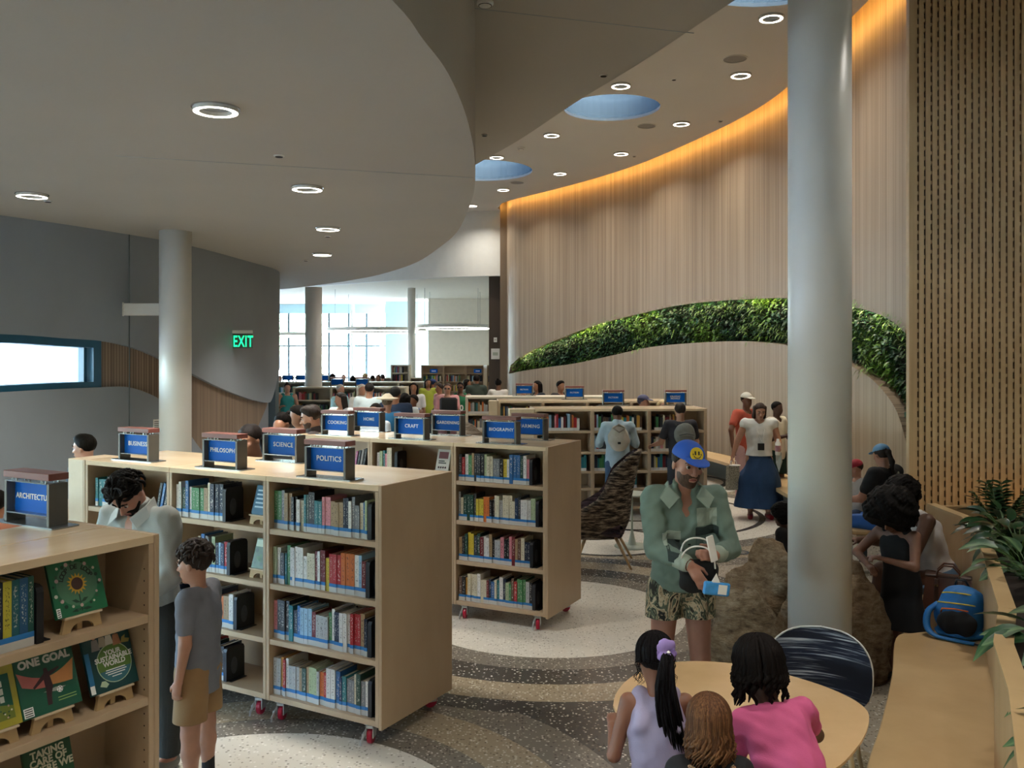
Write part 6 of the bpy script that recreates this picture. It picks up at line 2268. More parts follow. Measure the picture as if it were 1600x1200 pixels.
for k, (px, d, h) in enumerate(((537, 30.0, 1.66), (552, 30.3, 1.62), (570, 30.2, 1.70), (583, 30.2, 1.64), (590, 29.8, 1.66), (598, 29.5, 1.68), (520, 28.0, 1.74), (512, 28.4, 1.66), (437, 27.5, 1.68), (504, 28.8, 1.7))):
    far_people.append((px, d, h, (20, 170, 200, 150, -30, 190, 175, 160, 30, 180)[k], (FAIR, TAN, FAIR, BROWN, TAN, FAIR, TAN, BROWN, FAIR, TAN)[k], ('crop', 'long', 'bob', 'crop', 'bun')[k % 5], ('#2a211c', '#17130f', '#b59a6a', '#1c1715', '#3a2c22')[k % 5], 'tee',
                       ('#3b5f86', '#9fb6bf', '#c9c4b4', '#2b3440', '#8a4f4a')[k % 5], 'trousers', '#2f3944', ['%s small head in the row of people before the big windows' % o for o in ('first', 'second', 'third', 'fourth', 'fifth', 'sixth')][k] + ' counted from the left' if k < 6 else
                       ('tallest dark head beside the second white column before the windows', 'head between the second white column and the tallest dark head', 'head at the left edge of the windows by the grey wall', 'head half hidden behind the second white column')[k - 6], dict(hands=False, vox=0.028)))
FP = {}
for px, d, h, rz, sk, hr, hc_, tp, tc_, bt, bc_, lab, kw in far_people:
    kw = dict(kw)
    kw.setdefault('vox', 0.02)
    FP[px] = person(lab, px, d, h, rz, sk, hr, hc_, tp, tc_, bt, bc_, '#2a2a2c', group=None, **kw)
# straw hat, office sunglasses, jersey number
p = FP[606]
ht = Body()
c = p['hd'](0, 0.05, 0.30)
ht.ell(c, np.array((0.36, 0.42, 0.34)) * p['hh'], p['R'], 0.02).ell(c, np.array((0.75, 0.80, 0.06)) * p['hh'], p['R'], 0.03)
skin('straw_hat', ht, 0.014, cloth('#d9cdb4'), p['t'])
p = FP[719]
text('30', 0.17, M['letter'], p['t'], tuple(onto(p, p['ch'] + V3(0, 0, -0.09), lift=0.012)), (PI / 2, 0, 0), name='number', extrude=0.004, bold=0.004)
for q in (FP[719], FP[699]):
    sg_ = MB()
    for s in (1, -1):
        o = q['hd'](s * 0.14, -0.40, 0.03)
        sg_.box(o[0] - 0.022, o[0] + 0.022, o[1] - 0.006, o[1] + 0.006, o[2] - 0.015, o[2] + 0.015)
    sg_.obj('sunglasses', M['black_plastic'], q['t'])

# head at the left end of the near row, child at the frame edge, two leaning on the shelf tops
person('dark-haired man looking left behind the BUSINESS bookcase', 130, 7.35, 1.63, -95, FAIR, 'short', '#17140f', 'tee', '#2a3440', 'trousers', '#24282c', head=(5, 0, 0), vox=0.011, face=True, hands=False)
person('dark-haired child at the left edge of the frame behind the ARCHITECTURE sign', -4, 6.4, 1.30, -160, TAN, 'crop', '#15110f', 'tee', '#a5674c', 'trousers', '#24282c', vox=0.014, kid=0.5, hands=False)
person('woman in a black tee with dark hair leaning on the shelf behind the SCIENCE sign', 424, 7.05, 1.78, 12, FAIR, 'pony', '#1e1715', 'tee', '#12161b', 'trousers', '#1a1c20', head=(12, -40, 0), vox=0.010, face=True, lean=12, side_lean=-12,
       arms=(((0.35, -0.75, -0.7), (-0.3, -0.95, 0.02)), ((-0.25, -0.8, -0.6), (0.9, -0.35, 0.02))), build=1.05)
person('person in a black tee with bowed head, back turned, between the PHILOSOPHY and SCIENCE signs', 424, 8.9, 1.78, 165, TAN, 'crop', '#15110f', 'tee', '#12161b', 'trousers', '#1a1c20', head=(60, 0, 0), vox=0.014, lean=14, build=1.08)
person('man with swept dark hair and stubble in left profile over the COOKING sign', 486, 8.75, 1.80, -82, FAIR, 'short', '#2b211b', 'shirt', '#3b2f2c', 'trousers', '#24282c', head=(14, 0, 0), vox=0.009, face=True, beard='#4d3a30', arms=(UPF, mir(UPF)))

# hooded person, person with the grey rucksack
hp_ = person('person in a pale blue hooded top seen from behind at the fiction shelves', 965, 12.22, 1.60, 178, BROWN, 'crop', '#14110f', 'hoodie', '#9fb2bb', 'trousers', '#3f5670', '#1a1a1c', head=(14, 8, 0), vox=0.012, fold=0.008,
            arms=(((0.35, -0.35, -1), (-0.2, -0.95, 0.1)), ((-0.35, -0.35, -1), (0.2, -0.95, 0.1))))
bag = thing('round_rucksack', 'round pale canvas rucksack on the back of the hooded person', 'rucksack', world(hp_, (0, 0.15, 1.14)), math.radians(178))
b = Body().ell((0, 0.03, 0), (0.145, 0.085, 0.165), None, 0.02).ell((0, 0.03, 0.14), (0.09, 0.06, 0.05), None, 0.02)
skin('bag_body', b, 0.012, cloth('#b3ab9c'), bag, fold=(0.010, 38, 1))
MB().tube([(-0.08, 0.08, 0.15), (0, 0.11, 0.10), (0.08, 0.09, 0.15), (0.0, 0.06, 0.2), (-0.08, 0.08, 0.15)], 0.012, 6).obj('drawstring', cloth('#8d8679'), bag, True)
MB().bbox(-0.02, 0.02, 0.10, 0.125, -0.06, -0.03, 0.004).obj('buckle', M['black_plastic'], bag)
gb = person('man in a dark tee with a grey rucksack under the GRAPHIC NOVELS sign', 1062, 12.2, 1.64, 185, FAIR, 'crop', '#241c18', 'tee', '#26242a', 'trousers', '#2d3138', vox=0.013, arms=(((0.3, -0.3, -1), (0.2, -0.85, -0.2)), mir(((0.3, -0.3, -1), (0.2, -0.85, -0.2)))))
bag = thing('rucksack', 'small grey rucksack worn by the man in a dark tee', 'rucksack', world(gb, (-0.02, 0.15, 1.20)), math.radians(185))
b = Body().ell((0, 0.03, 0), (0.145, 0.07, 0.16), None, 0.02).ell((0, 0.085, -0.05), (0.115, 0.045, 0.085), None, 0.01)
skin('bag_body', b, 0.011, cloth('#6f7069'), bag, fold=(0.005, 40, 1))
for s in (-1, 1):
    MB().tube([(s * 0.10, -0.03, 0.12), (s * 0.11, -0.09, 0.16), (s * 0.115, -0.2, 0.15), (s * 0.12, -0.24, 0.05)], 0.014, 6).obj('strap', cloth('#3a3b38'), bag, True)
MB().tube([(-0.10, 0.115, 0.0), (0, 0.13, 0.02), (0.10, 0.115, 0.0)], 0.005, 5).obj('zip', M['black_plastic'], bag, True)

# woman in white with a long blue skirt
wm = person('woman in a white sleeveless blouse and long navy skirt walking towards the lens', 1187, 12.45, 1.63, -6, FAIR, 'bob', '#33231c', 'blouse', '#dcdad4', 'skirt', '#1c3a5e', '#9b1f2a', head=(20, 4, 0), vox=0.009, face=True, fold=0.007, build=1.12,
            arms=(((0.28, 0.1, -1), (-0.15, -0.95, -0.15)), ((-0.42, 0.0, -1), (-0.32, -0.12, -1))), hem=0.02)
ly = thing('lanyard', 'thin white lanyard with a black badge on the woman in white', 'lanyard', wm['t'].location.copy(), wm['t'].rotation_euler.z)
q = wm['ch']
ln = [onto(wm, q + V3(x, 0, z)) for x, z in ((0.05, 0.06), (0.015, -0.12), (-0.05, 0.06), (0.0, -0.17))]
MB().tube([wm['nb'] + V3(0.06, -0.01, 0.02), ln[0], ln[1]], 0.005, 5).obj('cord', M['letter'], ly, True)
MB().tube([wm['nb'] + V3(-0.06, -0.01, 0.02), ln[2], ln[1]], 0.005, 5).obj('cord', M['letter'], ly, True)
MB().bbox(ln[3][0] - 0.045, ln[3][0] + 0.045, ln[3][1] - 0.014, ln[3][1] - 0.002, ln[3][2] - 0.045, ln[3][2] + 0.05, 0.003).obj('badge', M['black_plastic'], ly)
w0 = world(wm, wm['wr'][1] + V3(0, -0.03, -0.09))
tb_ = thing('paper_bag', 'grey patterned carrier bag in the hand of the woman in white', 'bag', w0, math.radians(20))
b = MB()
b.add([(-0.085, 0.03, -0.02), (0.085, 0.03, -0.02), (0.10, 0.035, -0.36), (-0.10, 0.035, -0.36), (-0.085, -0.03, -0.02), (0.085, -0.03, -0.02), (0.10, -0.035, -0.36), (-0.10, -0.035, -0.36)], [(0, 1, 2, 3), (7, 6, 5, 4), (0, 3, 7, 4), (1, 5, 6, 2), (3, 2, 6, 7)])
b.obj('bag_body', plain('speckled_paper', '#a9a698', 0.8, var=0.35, nscale=60), tb_)
MB().tube([(-0.05, -0.03, -0.03), (-0.04, -0.01, 0.04), (0.04, -0.01, 0.04), (0.05, -0.03, -0.03)], 0.005, 6).obj('handle', M['letter'], tb_, True)
MB().lathe([(0.075, 0), (0.075, 0.01), (0.03, 0.012)], 20).obj('round_tag', M['letter'], tb_).location = (0.0, -0.05, -0.02)
w1 = world(wm, wm['wr'][0] + V3(-0.03, -0.09, 0.02))
bt_ = thing('drink_bottle', 'pink and white bottle in the other hand of the woman in white', 'bottle', w1)
MB().lathe([(0.033, -0.13), (0.036, -0.12), (0.036, 0.03), (0.02, 0.06), (0.018, 0.09)], 16).obj('bottle', M['letter'], bt_, True)
MB().lathe([(0.0365, -0.08), (0.0365, 0.0)], 16, caps=False).obj('pink_label', cloth('#b98a94'), bt_, True)
cl_ = thing('white_cloth', 'pale cloth hanging from the bottle hand of the woman in white', 'cloth', w1)
MB().add([(0, 0, 0)], [], 0)
b = MB()
b.add([(-0.03, 0, -0.10), (0.05, -0.01, -0.10), (0.06, 0.0, -0.22), (0.01, -0.02, -0.36), (-0.02, 0.01, -0.24), (-0.03, 0.012, -0.10), (0.05, 0.002, -0.10), (0.06, 0.012, -0.22), (0.01, -0.008, -0.36), (-0.02, 0.022, -0.24)], [(0, 1, 2, 3, 4), (9, 8, 7, 6, 5)] + [(i, (i + 1) % 5 + 0, (i + 1) % 5 + 5, i + 5) for i in range(5)])
b.obj('folds', cloth('#aeb6b2'), cl_)
# ------------------------------------------------------------------ the near figures
def patterned(name, cols, scale, stretch=(1, 1, 1)):
    m = bpy.data.materials.new(name)
    t = NT(m)
    v = t.coord('Object', stretch)
    nz = t.n('TexNoise')
    nz.inputs['Scale'].default_value = scale
    nz.inputs['Detail'].default_value = 4
    nz.inputs['Distortion'].default_value = 2.4
    t.l(v, nz.inputs['Vector'])
    st = [(0.0, cols[0])] + [(0.38 + 0.24 * i / (len(cols) - 2), c) for i, c in enumerate(cols[1:])]
    t.l(t.ramp(nz.outputs['Fac'], st, 'CONSTANT'), t.b.inputs['Base Color'])
    t.b.inputs['Roughness'].default_value = 0.85
    return m


def patch(pn, cx, cz, w, h, mat, name, thick=0.005, back=False, lift=0.002):
    """a flap, pocket or print laid on a figure's clothes: a small plate that follows them"""
    mb = MB()
    n, m = 6, 4
    sg_ = 1 if back else -1
    for j in range(m + 1):
        for i in range(n + 1):
            q = onto(pn, pn['ch'] + pn['xr'] * (cx + (i / n - 0.5) * w) + pn['u'] * (cz + (j / m - 0.5) * h), back=back, lift=lift)
            mb.v += [tuple(q - pn['f'] * sg_ * 0.004), tuple(q + pn['f'] * sg_ * thick)]
    L = (n + 1) * 2
    for j in range(m):
        for i in range(n):
            a = j * L + i * 2
            mb.f += [(a + 1, a + 3, L + a + 3, L + a + 1), (a, L + a, L + a + 2, a + 2)]
    for i in range(n):
        a, b = i * 2, m * L + i * 2
        mb.f += [(a, a + 2, a + 3, a + 1), (b, b + 1, b + 3, b + 2)]
    for j in range(m):
        a, b = j * L, j * L + 2 * n
        mb.f += [(a, a + 1, a + L + 1, a + L), (b, b + L, b + L + 1, b + 1)]
    mb.m = [0] * len(mb.f)
    return mb.obj(name, mat, pn['t'])


# man in the blue cap
man = person('man in a blue cap, sage overshirt and patterned shorts standing behind the round table', 1066, 5.28, 1.76, 2, '#a87863', 'crop', '#2a1f19', 'jacket', '#6f8378', 'shorts', patterned('patterned_shorts', ['#1f1d18', '#a58f70', '#c7b595', '#5a6350', '#2b2a22', '#8d8a6c'], 11, (1, 1, 0.6)),
             '#d8d5cf', lean=7, head=(9, 13, 5), vox=0.0062, face=True, fold=0.009, build=1.0, beard='#4d3a2f', cap_c='#1f53b3', vneck=True, hem=-0.005, short_z=0.405,
             arms=(((0.26, -0.22, -1), (-0.62, -0.95, 0.02)), ((-0.02, -0.45, -1), (0.62, -0.80, -0.20))),
             hdirs=((-0.75, -0.6, 0.15), (0.50, -0.42, -0.75)), palm=((-0.2, 0.9, -0.3), (0.1, 0.75, -0.5)), curl=(0.85, 0.30), point=(False, False), head_scale=1.08)
pn = man
jm_light, jm_dark = cloth('#9fac9e'), cloth('#2d3a38')
patch(pn, -0.098, -0.025, 0.115, 0.048, jm_light, 'pocket_flap', 0.008)
patch(pn, -0.095, -0.082, 0.10, 0.066, jm_dark, 'chest_pocket')
patch(pn, 0.115, -0.005, 0.135, 0.045, jm_dark, 'pocket_flap', 0.008)
patch(pn, 0.112, -0.095, 0.12, 0.13, cloth('#5d7068'), 'chest_pocket')
patch(pn, 0.115, 0.075, 0.12, 0.10, jm_light, 'light_yoke', 0.003)
for s in (1, -1):
    nb, u_, f_, xr = pn['nb'], pn['u'], pn['f'], pn['xr']
    a0 = nb + xr * s * 0.085 + u_ * 0.055 + f_ * 0.03
    a1 = nb + xr * s * 0.095 - f_ * 0.045 + u_ * 0.040
    a2 = nb + xr * s * 0.045 - f_ * 0.118 - u_ * 0.005
    a3 = nb + xr * s * 0.105 - f_ * 0.142 - u_ * 0.062
    a4 = nb + xr * s * 0.150 - f_ * 0.085 - u_ * 0.012
    a5 = nb + xr * s * 0.115 + f_ * 0.02 + u_ * 0.02
    mb = MB()
    th = xr * s * 0.008 - f_ * 0.008
    pts = [a0, a1, a2, a3, a4, a5]
    mb.add(pts + [q + th for q in pts], [(0, 1, 4, 5), (1, 2, 3, 4), (11, 10, 7, 6), (10, 9, 8, 7)] + [(i, (i + 1) % 6, (i + 1) % 6 + 6, i + 6) for i in range(6)])
    mb.obj('collar', cloth('#879789'), pn['t'])
for k in range(4):
    q = onto(pn, pn['ch'] + pn['u'] * (-0.08 - 0.085 * k) + pn['xr'] * 0.012)
    MB().lathe([(0.008, -0.003), (0.008, 0.003)], 10).obj('button', jm_dark, pn['t']).location = Vector(q)
for i in (1, 0):
    d_ = unit(pn['wr'][i] - pn['el'][i])
    skin('turned_cuff', Body().cap(pn['wr'][i] - d_ * 0.105, pn['wr'][i] - d_ * 0.035, 0.050, 0.050, 0.01), 0.0065, jm_light, pn['t'], [], (0.003, 40, 1))
# the round badge on the cap
o = pn['hd'](0.0, -0.345, 0.34)
Rb = Matrix(pn['R'].tolist()).to_4x4() @ Matrix.Rotation(math.radians(66), 4, 'X')
bd = MB().lathe([(0.040, -0.004), (0.042, 0.0), (0.038, 0.004)], 24).obj('yellow_badge', cloth('#e2c327'), pn['t'])
bd.matrix_local = Matrix.Translation(o) @ Rb
mk = MB()
for sx in (-1, 1):
    mk.bbox(sx * 0.011 - 0.005, sx * 0.011 + 0.005, -0.004, 0.018, 0.004, 0.0055, 0.001)
    mk.bbox(sx * 0.025 - 0.003, sx * 0.025 + 0.003, -0.006, 0.004, 0.004, 0.0055, 0.001)
mk.tube([(-0.022, -0.010, 0.005), (-0.012, -0.020, 0.005), (0, -0.023, 0.005), (0.012, -0.020, 0.005), (0.022, -0.010, 0.005)], 0.0025, 5)
mk.obj('badge_marks', M['black_plastic'], bd)
# what he carries
W = lambda q: world(man, q)
h0 = man['wr'][1] + unit((0.50, -0.42, -0.75)) * 0.15
pk = thing('snack_pouch', 'light blue and white foil pouch in the pointing hand of the man in the cap', 'pouch', W(h0 + V3(0.055, -0.01, 0.0)), math.radians(8))
M['pouch_blue'] = plain('pouch_blue', '#3f9be0', 0.3, var=0.12, nscale=30)
b = MB().bbox(-0.075, 0.075, -0.012, 0.012, -0.036, 0.036, 0.008)
po = b.obj('pouch', M['pouch_blue'], pk)
po.rotation_euler = (0, math.radians(8), 0)
MB().bbox(0.005, 0.055, -0.0145, -0.0122, -0.026, 0.026, 0.0008).obj('white_print', M['letter'], pk).rotation_euler = (0, math.radians(8), 0)
MB().add([(0, 0, 0)], [], 0)
tis = MB()
tis.add([(-0.03, -0.008, 0.03), (0.02, -0.006, 0.028), (0.0, 0.0, 0.085), (-0.03, 0.01, 0.03), (0.02, 0.012, 0.028)], [(0, 1, 2), (4, 3, 2), (0, 2, 3), (1, 4, 2)])
tis.obj('torn_flap', M['letter'], pk)
tt = thing('tote_bag', 'black tote bag with white rope handles held by the man in the cap', 'bag', W(man['wr'][0] + V3(-0.10, -0.015, -0.02)), math.radians(-6))
b = Body().cap((-0.06, 0, -0.05), (0.06, 0, -0.05), 0.048, None, 0.02, ((0, 1, 0), 0.6)).cap((-0.06, 0, -0.13), (0.06, 0, -0.13), 0.05, None, 0.04, ((0, 1, 0), 0.6))
skin('bag_body', b, 0.007, cloth('#191a1b'), tt, fold=(0.008, 40, 1))
for dy, dz in ((-0.035, 0.0), (0.02, 0.035)):
    MB().tube(smooth_curve([(-0.11, dy, -0.03), (-0.085, dy - 0.02, 0.05 + dz), (-0.03, dy - 0.03, 0.085 + dz), (0.04, dy - 0.03, 0.075 + dz), (0.075, dy - 0.02, 0.02 + dz), (0.085, dy, -0.04)], 4), 0.0048, 7).obj('rope_handle', M['letter'], tt, True)
bk_ = thing('white_booklet', 'folded white booklet held upright against the chest by the man in the cap', 'booklet', W(man['wr'][0] + V3(-0.045, -0.095, 0.045)), math.radians(25))
MB().bbox(-0.022, 0.022, -0.006, 0.006, -0.06, 0.085, 0.002).obj('pages', M['letter'], bk_).rotation_euler = (0, math.radians(-14), 0)
br = thing('bead_bracelet', 'brown bead bracelet on the pointing wrist of the man in the cap', 'bracelet', W(man['wr'][1]))
d_ = unit(man['wr'][1] - man['el'][1])
q = d_.reshape(3)
e1 = unit(np.cross(q, (0, 0, 1)))
e2 = np.cross(q, e1)
MB().tube([tuple(e1 * 0.031 * math.cos(a) + e2 * 0.031 * math.sin(a)) for a in [k * PI / 8 for k in range(17)]], 0.006, 6).obj('beads', cloth('#5d3020'), br, True)

# man reading behind the nearest bookcase, the boy beside him
rd = person('bearded man in a pale linen shirt looking down behind the nearest bookcase', 0, 0, 1.70, -24, '#a67560', 'short', '#171412', 'shirt', '#9c9f9a', 'trousers', '#2c2e2b', '#77746c', lean=9, head=(52, 6, 0), vox=0.0075, face=True, fold=0.008, build=1.1,
            beard='#1c1714', pos=(-2.0, 4.9), vneck=True, hem=-0.13, arms=(((0.20, -0.12, -1), (-0.35, -0.9, -0.45)), ((-0.2, -0.2, -1), (0.4, -0.85, -0.3))))
for s in (1, -1):
    nb, u_, f_, xr = rd['nb'], rd['u'], rd['f'], rd['xr']
    pts = [nb + xr * s * 0.07 + u_ * 0.075 + f_ * 0.045, nb + xr * s * 0.09 - f_ * 0.035 + u_ * 0.05, nb + xr * s * 0.045 - f_ * 0.11 - u_ * 0.0, nb + xr * s * 0.10 - f_ * 0.125 - u_ * 0.045, nb + xr * s * 0.13 - f_ * 0.06, nb + xr * s * 0.10 + f_ * 0.03 + u_ * 0.03]
    th = xr * s * 0.007
    mb = MB()
    mb.add(pts + [q + th for q in pts], [(0, 1, 4, 5), (1, 2, 3, 4), (11, 10, 7, 6), (10, 9, 8, 7)] + [(i, (i + 1) % 6, (i + 1) % 6 + 6, i + 6) for i in range(6)])
    mb.obj('collar', cloth('#abaea9'), rd['t'])
sg = thing('sunglasses', 'dark sunglasses pushed up on the hair of the bearded man', 'sunglasses', world(rd, (0, 0, 0)), rd['t'].rotation_euler.z)
fr = MB()
for s in (1, -1):
    c = [rd['hd'](s * 0.16 + 0.13 * math.cos(a), -0.20 + 0.055 * math.sin(a), 0.50 + 0.085 * math.sin(a)) for a in [k * PI / 8 for k in range(17)]]
    fr.tube(c, 0.0032, 6)
    fr.tube([rd['hd'](s * 0.29, -0.2, 0.5), rd['hd'](s * 0.37, 0.0, 0.36), rd['hd'](s * 0.38, 0.15, 0.22)], 0.003, 5)
fr.tube([rd['hd'](-0.035, -0.2, 0.52), rd['hd'](0.035, -0.2, 0.52)], 0.003, 5)
fr.obj('frame', M['black_plastic'], sg, True)
for s in (1, -1):
    mb = MB()
    mb.add([rd['hd'](s * 0.16 + 0.12 * math.cos(a), -0.20 + 0.05 * math.sin(a), 0.50 + 0.078 * math.sin(a)) for a in [k * PI / 8 for k in range(16)]], [tuple(range(16))])
    mb.obj('lens', plain('dark_lens', '#20242a', 0.08, var=0), sg)
boy = person('boy in a grey tee and tan shorts in left profile beside the nearest bookcase', 303, 4.66, 1.275, -98, '#a97a61', 'short', '#2b201a', 'tee', '#6a6c72', 'shorts', '#8a6b45', '#2a2a2c', head=(6, -4, 0), vox=0.0068, face=True, fold=0.007, kid=0.75, build=1.06, hem=-0.10,
             arms=(((0.14, 0.06, -1), (0.06, -0.16, -1)), ((-0.12, 0.0, -1), (-0.05, -0.2, -1))), curl=(0.5, 0.5))
tp = patch(boy, 0.03, 0.0, 0.09, 0.09, patterned('tee_print', ['#b02a2a', '#1f2a22', '#d8d5cf', '#2f5a3c'], 40), 'chest_print', 0.001)
for i in (0, 1):
    skin('sock', Body().cap(boy['an'][i] + V3(0, 0, -0.02), boy['an'][i] + V3(0, 0, 0.075), 0.034, 0.033, 0.004), 0.007, cloth('#18181a'), boy['t'])


def curls(pn, n, mat, seed, r=0.02, spread=0.36):
    """a loose top of short curved locks over the skull"""
    rg = random.Random(seed)
    mb = MB()
    hh = pn['hh']
    for k in range(n):
        a = rg.uniform(0, 2 * PI)
        el = rg.uniform(0.05, 1.35)
        c = np.array((0.33 * math.cos(a) * math.cos(el), 0.07 + 0.40 * math.sin(a) * math.cos(el), 0.15 + 0.38 * math.sin(el)))
        if c[1] < -0.12 and c[2] < 0.27:
            continue
        if c[2] < 0.05 and c[1] < 0.1:
            continue
        nrm = unit(c - np.array((0, 0.07, 0.12)))
        tg = unit(np.cross(nrm, (rg.uniform(-1, 1), rg.uniform(-1, 1), 0.4)))
        L = rg.uniform(0.12, 0.24)
        pts = [pn['hd'](*(c - nrm * 0.03)), pn['hd'](*(c + nrm * 0.06 + tg * L * 0.4)), pn['hd'](*(c + nrm * 0.055 + tg * L * 0.9)), pn['hd'](*(c + nrm * 0.0 + tg * L * 1.15))]
        mb.tube(smooth_curve(pts, 2), [r * hh * q for q in (1.2, 2.0, 2.1, 2.0, 1.7, 1.3, 0.5)], 5)
    return mb.obj('hair_locks', mat, pn['t'], True)


curls(boy, 190, hairm('#2b201a'), 4)
curls(rd, 150, hairm('#171412'), 9)


def hang(pn, mat, name, n, seed, length, r=0.012, wave=0.012, az=(0, 360), start=(0.05, 0.5), lift=1.03, bumps=False, drop_z=-0.05, out=0.0, gather=None):
    """locks laid from the crown down over the skull, then hanging; lengths in head heights"""
    rg = random.Random(seed)
    hh = pn['hh']
    mb = MB()
    for k in range(n):
        a = math.radians(rg.uniform(*az))
        pol0 = rg.uniform(*start)
        pts = []
        for j in range(7):
            po = pol0 + (1.75 - pol0) * j / 6
            c = np.array((0.355 * lift * math.sin(a) * math.sin(po), 0.07 + 0.43 * lift * math.cos(a) * math.sin(po), 0.15 + 0.39 * lift * math.cos(po)))
            if c[2] < drop_z:
                break
            pts.append(c)
        L = length * rg.uniform(0.8, 1.12)
        last = pts[-1]
        ph = rg.uniform(0, 6)
        for j in range(1, 7):
            w = wave / hh * math.sin(ph + j * 1.7) * (j / 6)
            dr = np.array((math.sin(a), math.cos(a), 0)) * out * (j / 6)
            pts.append(last + dr + np.array((w, w * 0.7, -L * j / 6)))
        P3 = [pn['hd'](*q) for q in pts]
        zc = P3[len(pts) - 6][2]
        base = P3[len(pts) - 7] if len(pts) > 6 else P3[0]
        for j in range(len(pts) - 6, len(pts)):            # the hanging run falls straight down in the room
            fall = np.array(base) + np.array((0, 0, -L * hh * (j - len(pts) + 7) / 6))
            P3[j] = np.array(P3[j]) * 0.35 + fall * 0.65 + np.array((wave * math.sin(ph + j * 1.9), wave * math.cos(ph + j * 1.3), 0)) * (j - len(pts) + 7) / 6
        rr = []
        for j in range(len(P3)):
            q = r * (1.0 if j < len(P3) - 2 else 0.7 if j < len(P3) - 1 else 0.25)
            if bumps:
                q *= 1 + 0.25 * (j % 2)
            rr.append(q)
        mb.tube(P3, rr, 5)
    return mb.obj(name, mat, pn['t'], True)


# three children at the table
g1 = person('girl with a long black ponytail in a lilac vest leaning at the table', 1027, 3.36, 1.195, 178, '#8a5b44', 'crop', '#141112', 'tank', '#aaa0bb', 'trousers', '#7d7590', '#c9c4cf', lean=7, head=(14, 2, 0), vox=0.0065, fold=0.005, kid=0.75, build=0.9, hem=-0.08,
            arms=(((0.28, 0.10, -1), (-0.05, -1, 0.25)), ((-0.26, -0.2, -1), (0.05, -1, 0.2))))
hk = hairm('#141112')
hang(g1, hk, 'hair_strands', 110, 3, 0.10, r=0.0052, wave=0.004, lift=1.02, drop_z=-0.30)
tie = np.array((-0.15, 0.42, 0.13))
mb = MB()
rg = random.Random(8)
for k in range(70):
    o_ = np.array((rg.uniform(-0.09, 0.09), rg.uniform(-0.05, 0.06), rg.uniform(-0.08, 0.08)))
    q0 = g1['hd'](*(tie + o_ * 0.5))
    q1 = g1['hd'](*(tie + o_ + np.array((0.0, 0.17, -0.10))))
    sway = rg.uniform(-0.02, 0.02)
    q2 = np.array(q1) + V3(0.01 + sway, 0.02 + rg.uniform(-.01, .01), -0.10)
    q3 = np.array(q1) + V3(-0.005 + sway * 1.5, 0.02 + rg.uniform(-.012, .012), -0.20)
    q4 = np.array(q1) + V3(-0.03 + sway * 1.8, 0.012, -0.29 - rg.uniform(0, 0.05))
    mb.tube(smooth_curve([q0, q1, q2, q3, q4], 2), [0.004, 0.006, 0.0075, 0.0075, 0.007, 0.0065, 0.006, 0.004, 0.0015], 5)
mb.obj('ponytail', hk, g1['t'], True)
hang(g1, hk, 'stray_hair', 16, 12, 0.55, r=0.0016, wave=0.012, az=(60, 300), lift=1.06, drop_z=-0.1)
sc = thing('hair_scrunchie', 'lilac flower scrunchie holding the black ponytail', 'scrunchie', g1['t'].location.copy(), g1['t'].rotation_euler.z)
b = Body()
for k in range(9):
    a = 2 * PI * k / 9
    b.ell(g1['hd'](*(tie + np.array((0.11 * math.cos(a), 0.05, 0.10 * math.sin(a) + 0.02)))), (0.018, 0.014, 0.018), None, 0.006)
skin('ruffle', b, 0.004, cloth('#8f74b5'), sc, fold=(0.006, 160, 1))
b = Body()
for a, L in ((0.5, 0.25), (1.2, 0.27), (2.0, 0.24), (-0.6, 0.22), (-1.6, 0.2)):
    c = tie + np.array((-0.02 + L * math.cos(a) * 0.5, 0.12, 0.05 + L * math.sin(a) * 0.62))
    b.ell(g1['hd'](*c), (0.023, 0.010, 0.020), None, 0.004)
skin('petals', b, 0.004, cloth('#a68ccb'), sc, fold=(0.004, 120, 1))
MB().lathe([(0.002, -0.006), (0.008, 0.0), (0.002, 0.006)], 10).obj('bead', M['letter'], sc).location = Vector(g1['hd'](*(tie + np.array((-0.02, 0.20, 0.06)))))

g3 = person('small girl with wavy light brown hair in a black tee between the other two', 1107, 3.02, 1.095, 178, '#b88c74', 'crop', '#4b2f1e', 'tee', '#17171a', 'trousers', '#2a2c33', head=(8, -3, 0), vox=0.007, kid=0.95, hem=-0.1, arms=(((0.2, -0.1, -1), (0, -0.9, -0.3)), ((-0.2, -0.1, -1), (0, -0.9, -0.3))))
hb = hairm('#56361f')
hang(g3, hb, 'hair_strands', 210, 5, 0.62, r=0.0075, wave=0.010, lift=1.05, drop_z=-0.1, out=0.02)
hang(g3, hairm('#6f4a2b'), 'light_hair_strands', 70, 6, 0.60, r=0.0045, wave=0.016, lift=1.09, drop_z=-0.1, out=0.05)
text('MÉT', 0.052, M['letter'], g3['t'], tuple(onto(g3, g3['sc'] + V3(0.075, 0, -0.035), back=True, lift=0.003)), (PI / 2, math.radians(10), PI), name='shirt_print', bold=0.002, extrude=0.003)
MB().tube([g3['nb'] + V3(0.075 * math.cos(a), 0.02 + 0.075 * math.sin(a), 0.005 * math.sin(3 * a)) for a in [k * PI / 8 for k in range(17)]], 0.009, 6).obj('red_beads', patterned('bead_mix', ['#8c2222', '#c9b78d', '#51301f', '#b03030'], 60), g3['t'], True)

